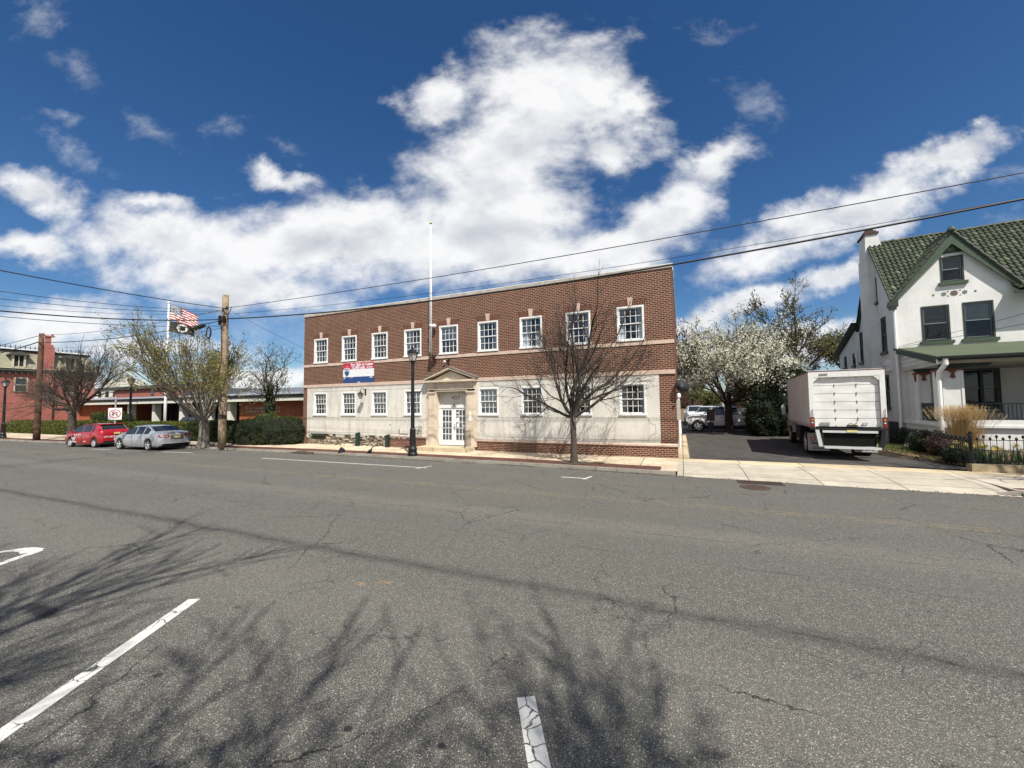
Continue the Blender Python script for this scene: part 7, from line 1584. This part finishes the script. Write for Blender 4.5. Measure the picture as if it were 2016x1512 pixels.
# garden wall and iron fences
t = thing('garden_wall', 'low weathered concrete kerb wall under the iron fence', 'low wall', (8.6, 17.72, .1)); mb = MB(); mb.box(0, 30, 0, .28, 0, .27); mb.box(.02, 30, .02, .26, .27, .285); mb.build('wall', plain('mossy_concrete', (.30, .24, .15), .9, .3, 4, bmp=.5), t)
def iron_fence(loc, rz, L, label, bottom):
    t = thing('iron_fence', label, 'fence', loc, rz); mb = MB(); mb.box(0, L, -.012, .012, .78, .80); mb.box(0, L, -.012, .012, .10, .12); mb.box(0, L, -.008, .008, .45, .462); mb.build('rail', MT['black'], t)
    proto = None; x = 0.0; k = 0
    while x < L and k < 100:
        if proto is None:
            mb = MB(); mb.tube([(0, 0, 0), (0, 0, .93)], .009, 5); mb.lathe([(.010, .84), (.040, .90), (.034, .93), (.001, .97)], 6); proto = mb.build('picket', MT['black'], t); proto.location = (0, 0, 0)
        else:
            c = proto.copy(); COL.objects.link(c); c.parent = t; c.location = (x, 0, 0 if k % 2 == 0 else -.07)
        x += .15; k += 1
    mb = MB(); mb.tube([(0, 0, -bottom), (0, 0, 1.0)], .03, 8); mb.lathe([(.035, 1.0), (.05, 1.04), (.001, 1.1)], 8); mb.build('end_post', MT['black'], t); return t
iron_fence((8.70, 17.88, .37), 0, 14, 'black iron picket fence on the low wall in front of the daffodils', .2)
iron_fence((8.66, 17.9, .30), R(83.5), 6.2, 'black iron picket fence running back from the corner beside the verge', .2)
# daffodils
random.seed(71); dl = leaf('daffodil_leaf', (.05, .10, .045), (.11, .18, .09), .3); dfl = plain('daffodil_petal', (.72, .68, .36), .6, .12, 30); dfc = plain('daffodil_cup', (.70, .45, .06), .6, .1)
t = thing('daffodil', 'clump of daffodils', 'daffodil', (9.4, 18.7, .28)); t['label'] = 'cream and yellow daffodil among the leaves behind the front iron fence'; t['group'] = 'daffodils behind the iron fence'
mb = MB()
for k in range(16): a = random.uniform(0, 6.28); s = random.uniform(.1, .5); blade(mb, (random.gauss(0, .05), random.gauss(0, .05), 0), (math.cos(a) * s, math.sin(a) * s, 1), random.uniform(.25, .42), .012, .12, 4)
mb.build('leaf_tuft', dl, t, fix=False); mb = MB(); mb.tube([(0, 0, 0), (.03, -.03, .36)], .006, 4)
mb.build('stem', dl, t); mb = MB(); c = Vector((.035, -.06, .37))
for k in range(6): a = k * math.pi / 3; mb.face([c + Vector((0, 0, 0)), c + Vector((.035 * math.cos(a - .4), -.01, .035 * math.sin(a - .4))), c + Vector((.065 * math.cos(a), 0, .065 * math.sin(a))), c + Vector((.035 * math.cos(a + .4), -.01, .035 * math.sin(a + .4)))])
mb.build('petals', dfl, t, fix=False); mb = MB(); mb.tube([c, c + Vector((0, -.045, 0))], [.015, .024], 8); mb.build('cup', dfc, t)
for k in range(60):
    c = copy_tree(t); c.location = (random.uniform(8.95, 14.5), 18.15 + random.random() * 2.3, .24 + random.uniform(0, .06)); c.rotation_euler = (0, 0, random.uniform(-.9, .9)); sc_ = random.uniform(1.2, 1.75); c.scale = (sc_, sc_, sc_)
# ground cover
random.seed(81); gr = leaf('lawn_blade', (.06, .09, .02), (.15, .17, .045), .3); mb = MB()
for k in range(15000):
    y = 18.3 + random.random() ** 1.3 * 9; x0_ = 9.28 - min(1.5, (y - 18.2) * .42); x = x0_ + abs(random.gauss(0, .9)) if random.random() < .75 else x0_ + random.uniform(0, 8)
    if mnoise.noise(Vector((x * .9, y * .9, 5))) < -.12 and y < 21: continue
    a = random.uniform(0, 6.28); s = random.uniform(.1, .9); blade(mb, (x, y, gz(x, y) - .01), (math.cos(a) * s, math.sin(a) * s, 1), random.uniform(.05, .16), .007, .2, 2)
tag(mb.build('grass', gr, None, fix=False), 'short patchy grass and weeds beside the driveway and in the garden', 'grass', kind='stuff')
mb = MB()
for k in range(7000):
    x = random.uniform(7.9, 13); y = random.uniform(18.2, 22) ; 
    if x < 9.3 - min(1.5, (y - 18.2) * .42) - .12: continue
    u = rdir(Vector((0, 0, 1)), random.uniform(1.1, 1.7)); v = u.orthogonal().normalized(); c = Vector((x, y, gz(x, y) + random.uniform(0, .025))); s = random.uniform(.02, .045); mb.face([c - u * s, c - v * s * .5, c + u * s, c + v * s * .5])
tag(mb.build('leaf_litter', leaf('dead_leaf', (.10, .06, .03), (.30, .20, .11), .1), None, fix=False), 'dead brown leaves scattered on the verge and garden soil', 'leaf litter', kind='stuff')
for k, (x, y, s, lab) in enumerate(((9.1, 21.6, .5, 'dark green shrub growing through the side fence'), (9.9, 22.3, .45, 'dark shrub against the porch corner below the white downpipe'), (9.0, 19.4, .30, 'low spiky dark plant at the foot of the side fence'), (9.6, 24.4, .42, 'dark low shrub beside the white house wall'), (9.45, 25.6, .4, 'weedy clump at the corner of the white house'))):
    blob_foliage('garden_shrub', lab, 'shrub', [(0, 0, s * .8, s, s, s), (s * .6, .1, s * .6, s * .7, s * .7, s * .8)], leaf('garden_shrub_leaf', (.018, .035, .012), (.05, .08, .028), .15), corem, 1500, .05, (x, y, gz(x, y) - .03), seed=90 + k)
blob_foliage('bare_rose_bush', 'reddish brown dry bush beside the golden grass clump', 'shrub', [(0, 0, .45, .45, .4, .45)], leaf('dry_brown_leaf', (.06, .04, .022), (.12, .08, .045), .2), plain('thorn_inside', (.05, .025, .02), .9, .2), 900, .04, (9.15, 20.6, .28), seed=99)

# earth around the street trees and grit in the gutter
for x, y in ((-4.05, 15.72), (-43.7, 14.75), (-27.35, 15.2)):
    mb = MB(); N = 18; mb.face([(x + (.75 + .12 * math.sin(k * 3.1)) * math.cos(k * 6.283 / N), y + (.42 + .06 * math.cos(k * 2.3)) * math.sin(k * 6.283 / N), .140) for k in range(N)]); struct(mb, 'tree_pit', MT['soil'])
random.seed(123); mb = MB()
for k in range(5200):
    x = random.uniform(-45, 9) if random.random() < .5 else random.uniform(-20, 0); d = abs(random.gauss(0, .12)); s = random.uniform(.012, .04); on = random.random() < .22
    if mnoise.noise(Vector((x * .7, 0, 2))) < -.15: continue
    y = yc(x) - .03 - d if not on else yc(x) + random.uniform(.2, 2.4); z = .008 if not on else .142
    if on and x > -.5: continue
    a = random.uniform(0, 6.28); u = Vector((math.cos(a), math.sin(a), random.uniform(-.2, .4))); v = Vector((-math.sin(a), math.cos(a), random.uniform(-.2, .3))); c = Vector((x, y, z + s * .3)); mb.face([c - u * s, c - v * s * .5, c + u * s, c + v * s * .5])
tag(mb.build('gutter_litter', leaf('gutter_grit', (.035, .028, .02), (.16, .12, .08), .05), None, fix=False), 'small dead leaves and grit lying along the kerb and gutter', 'litter', kind='stuff')
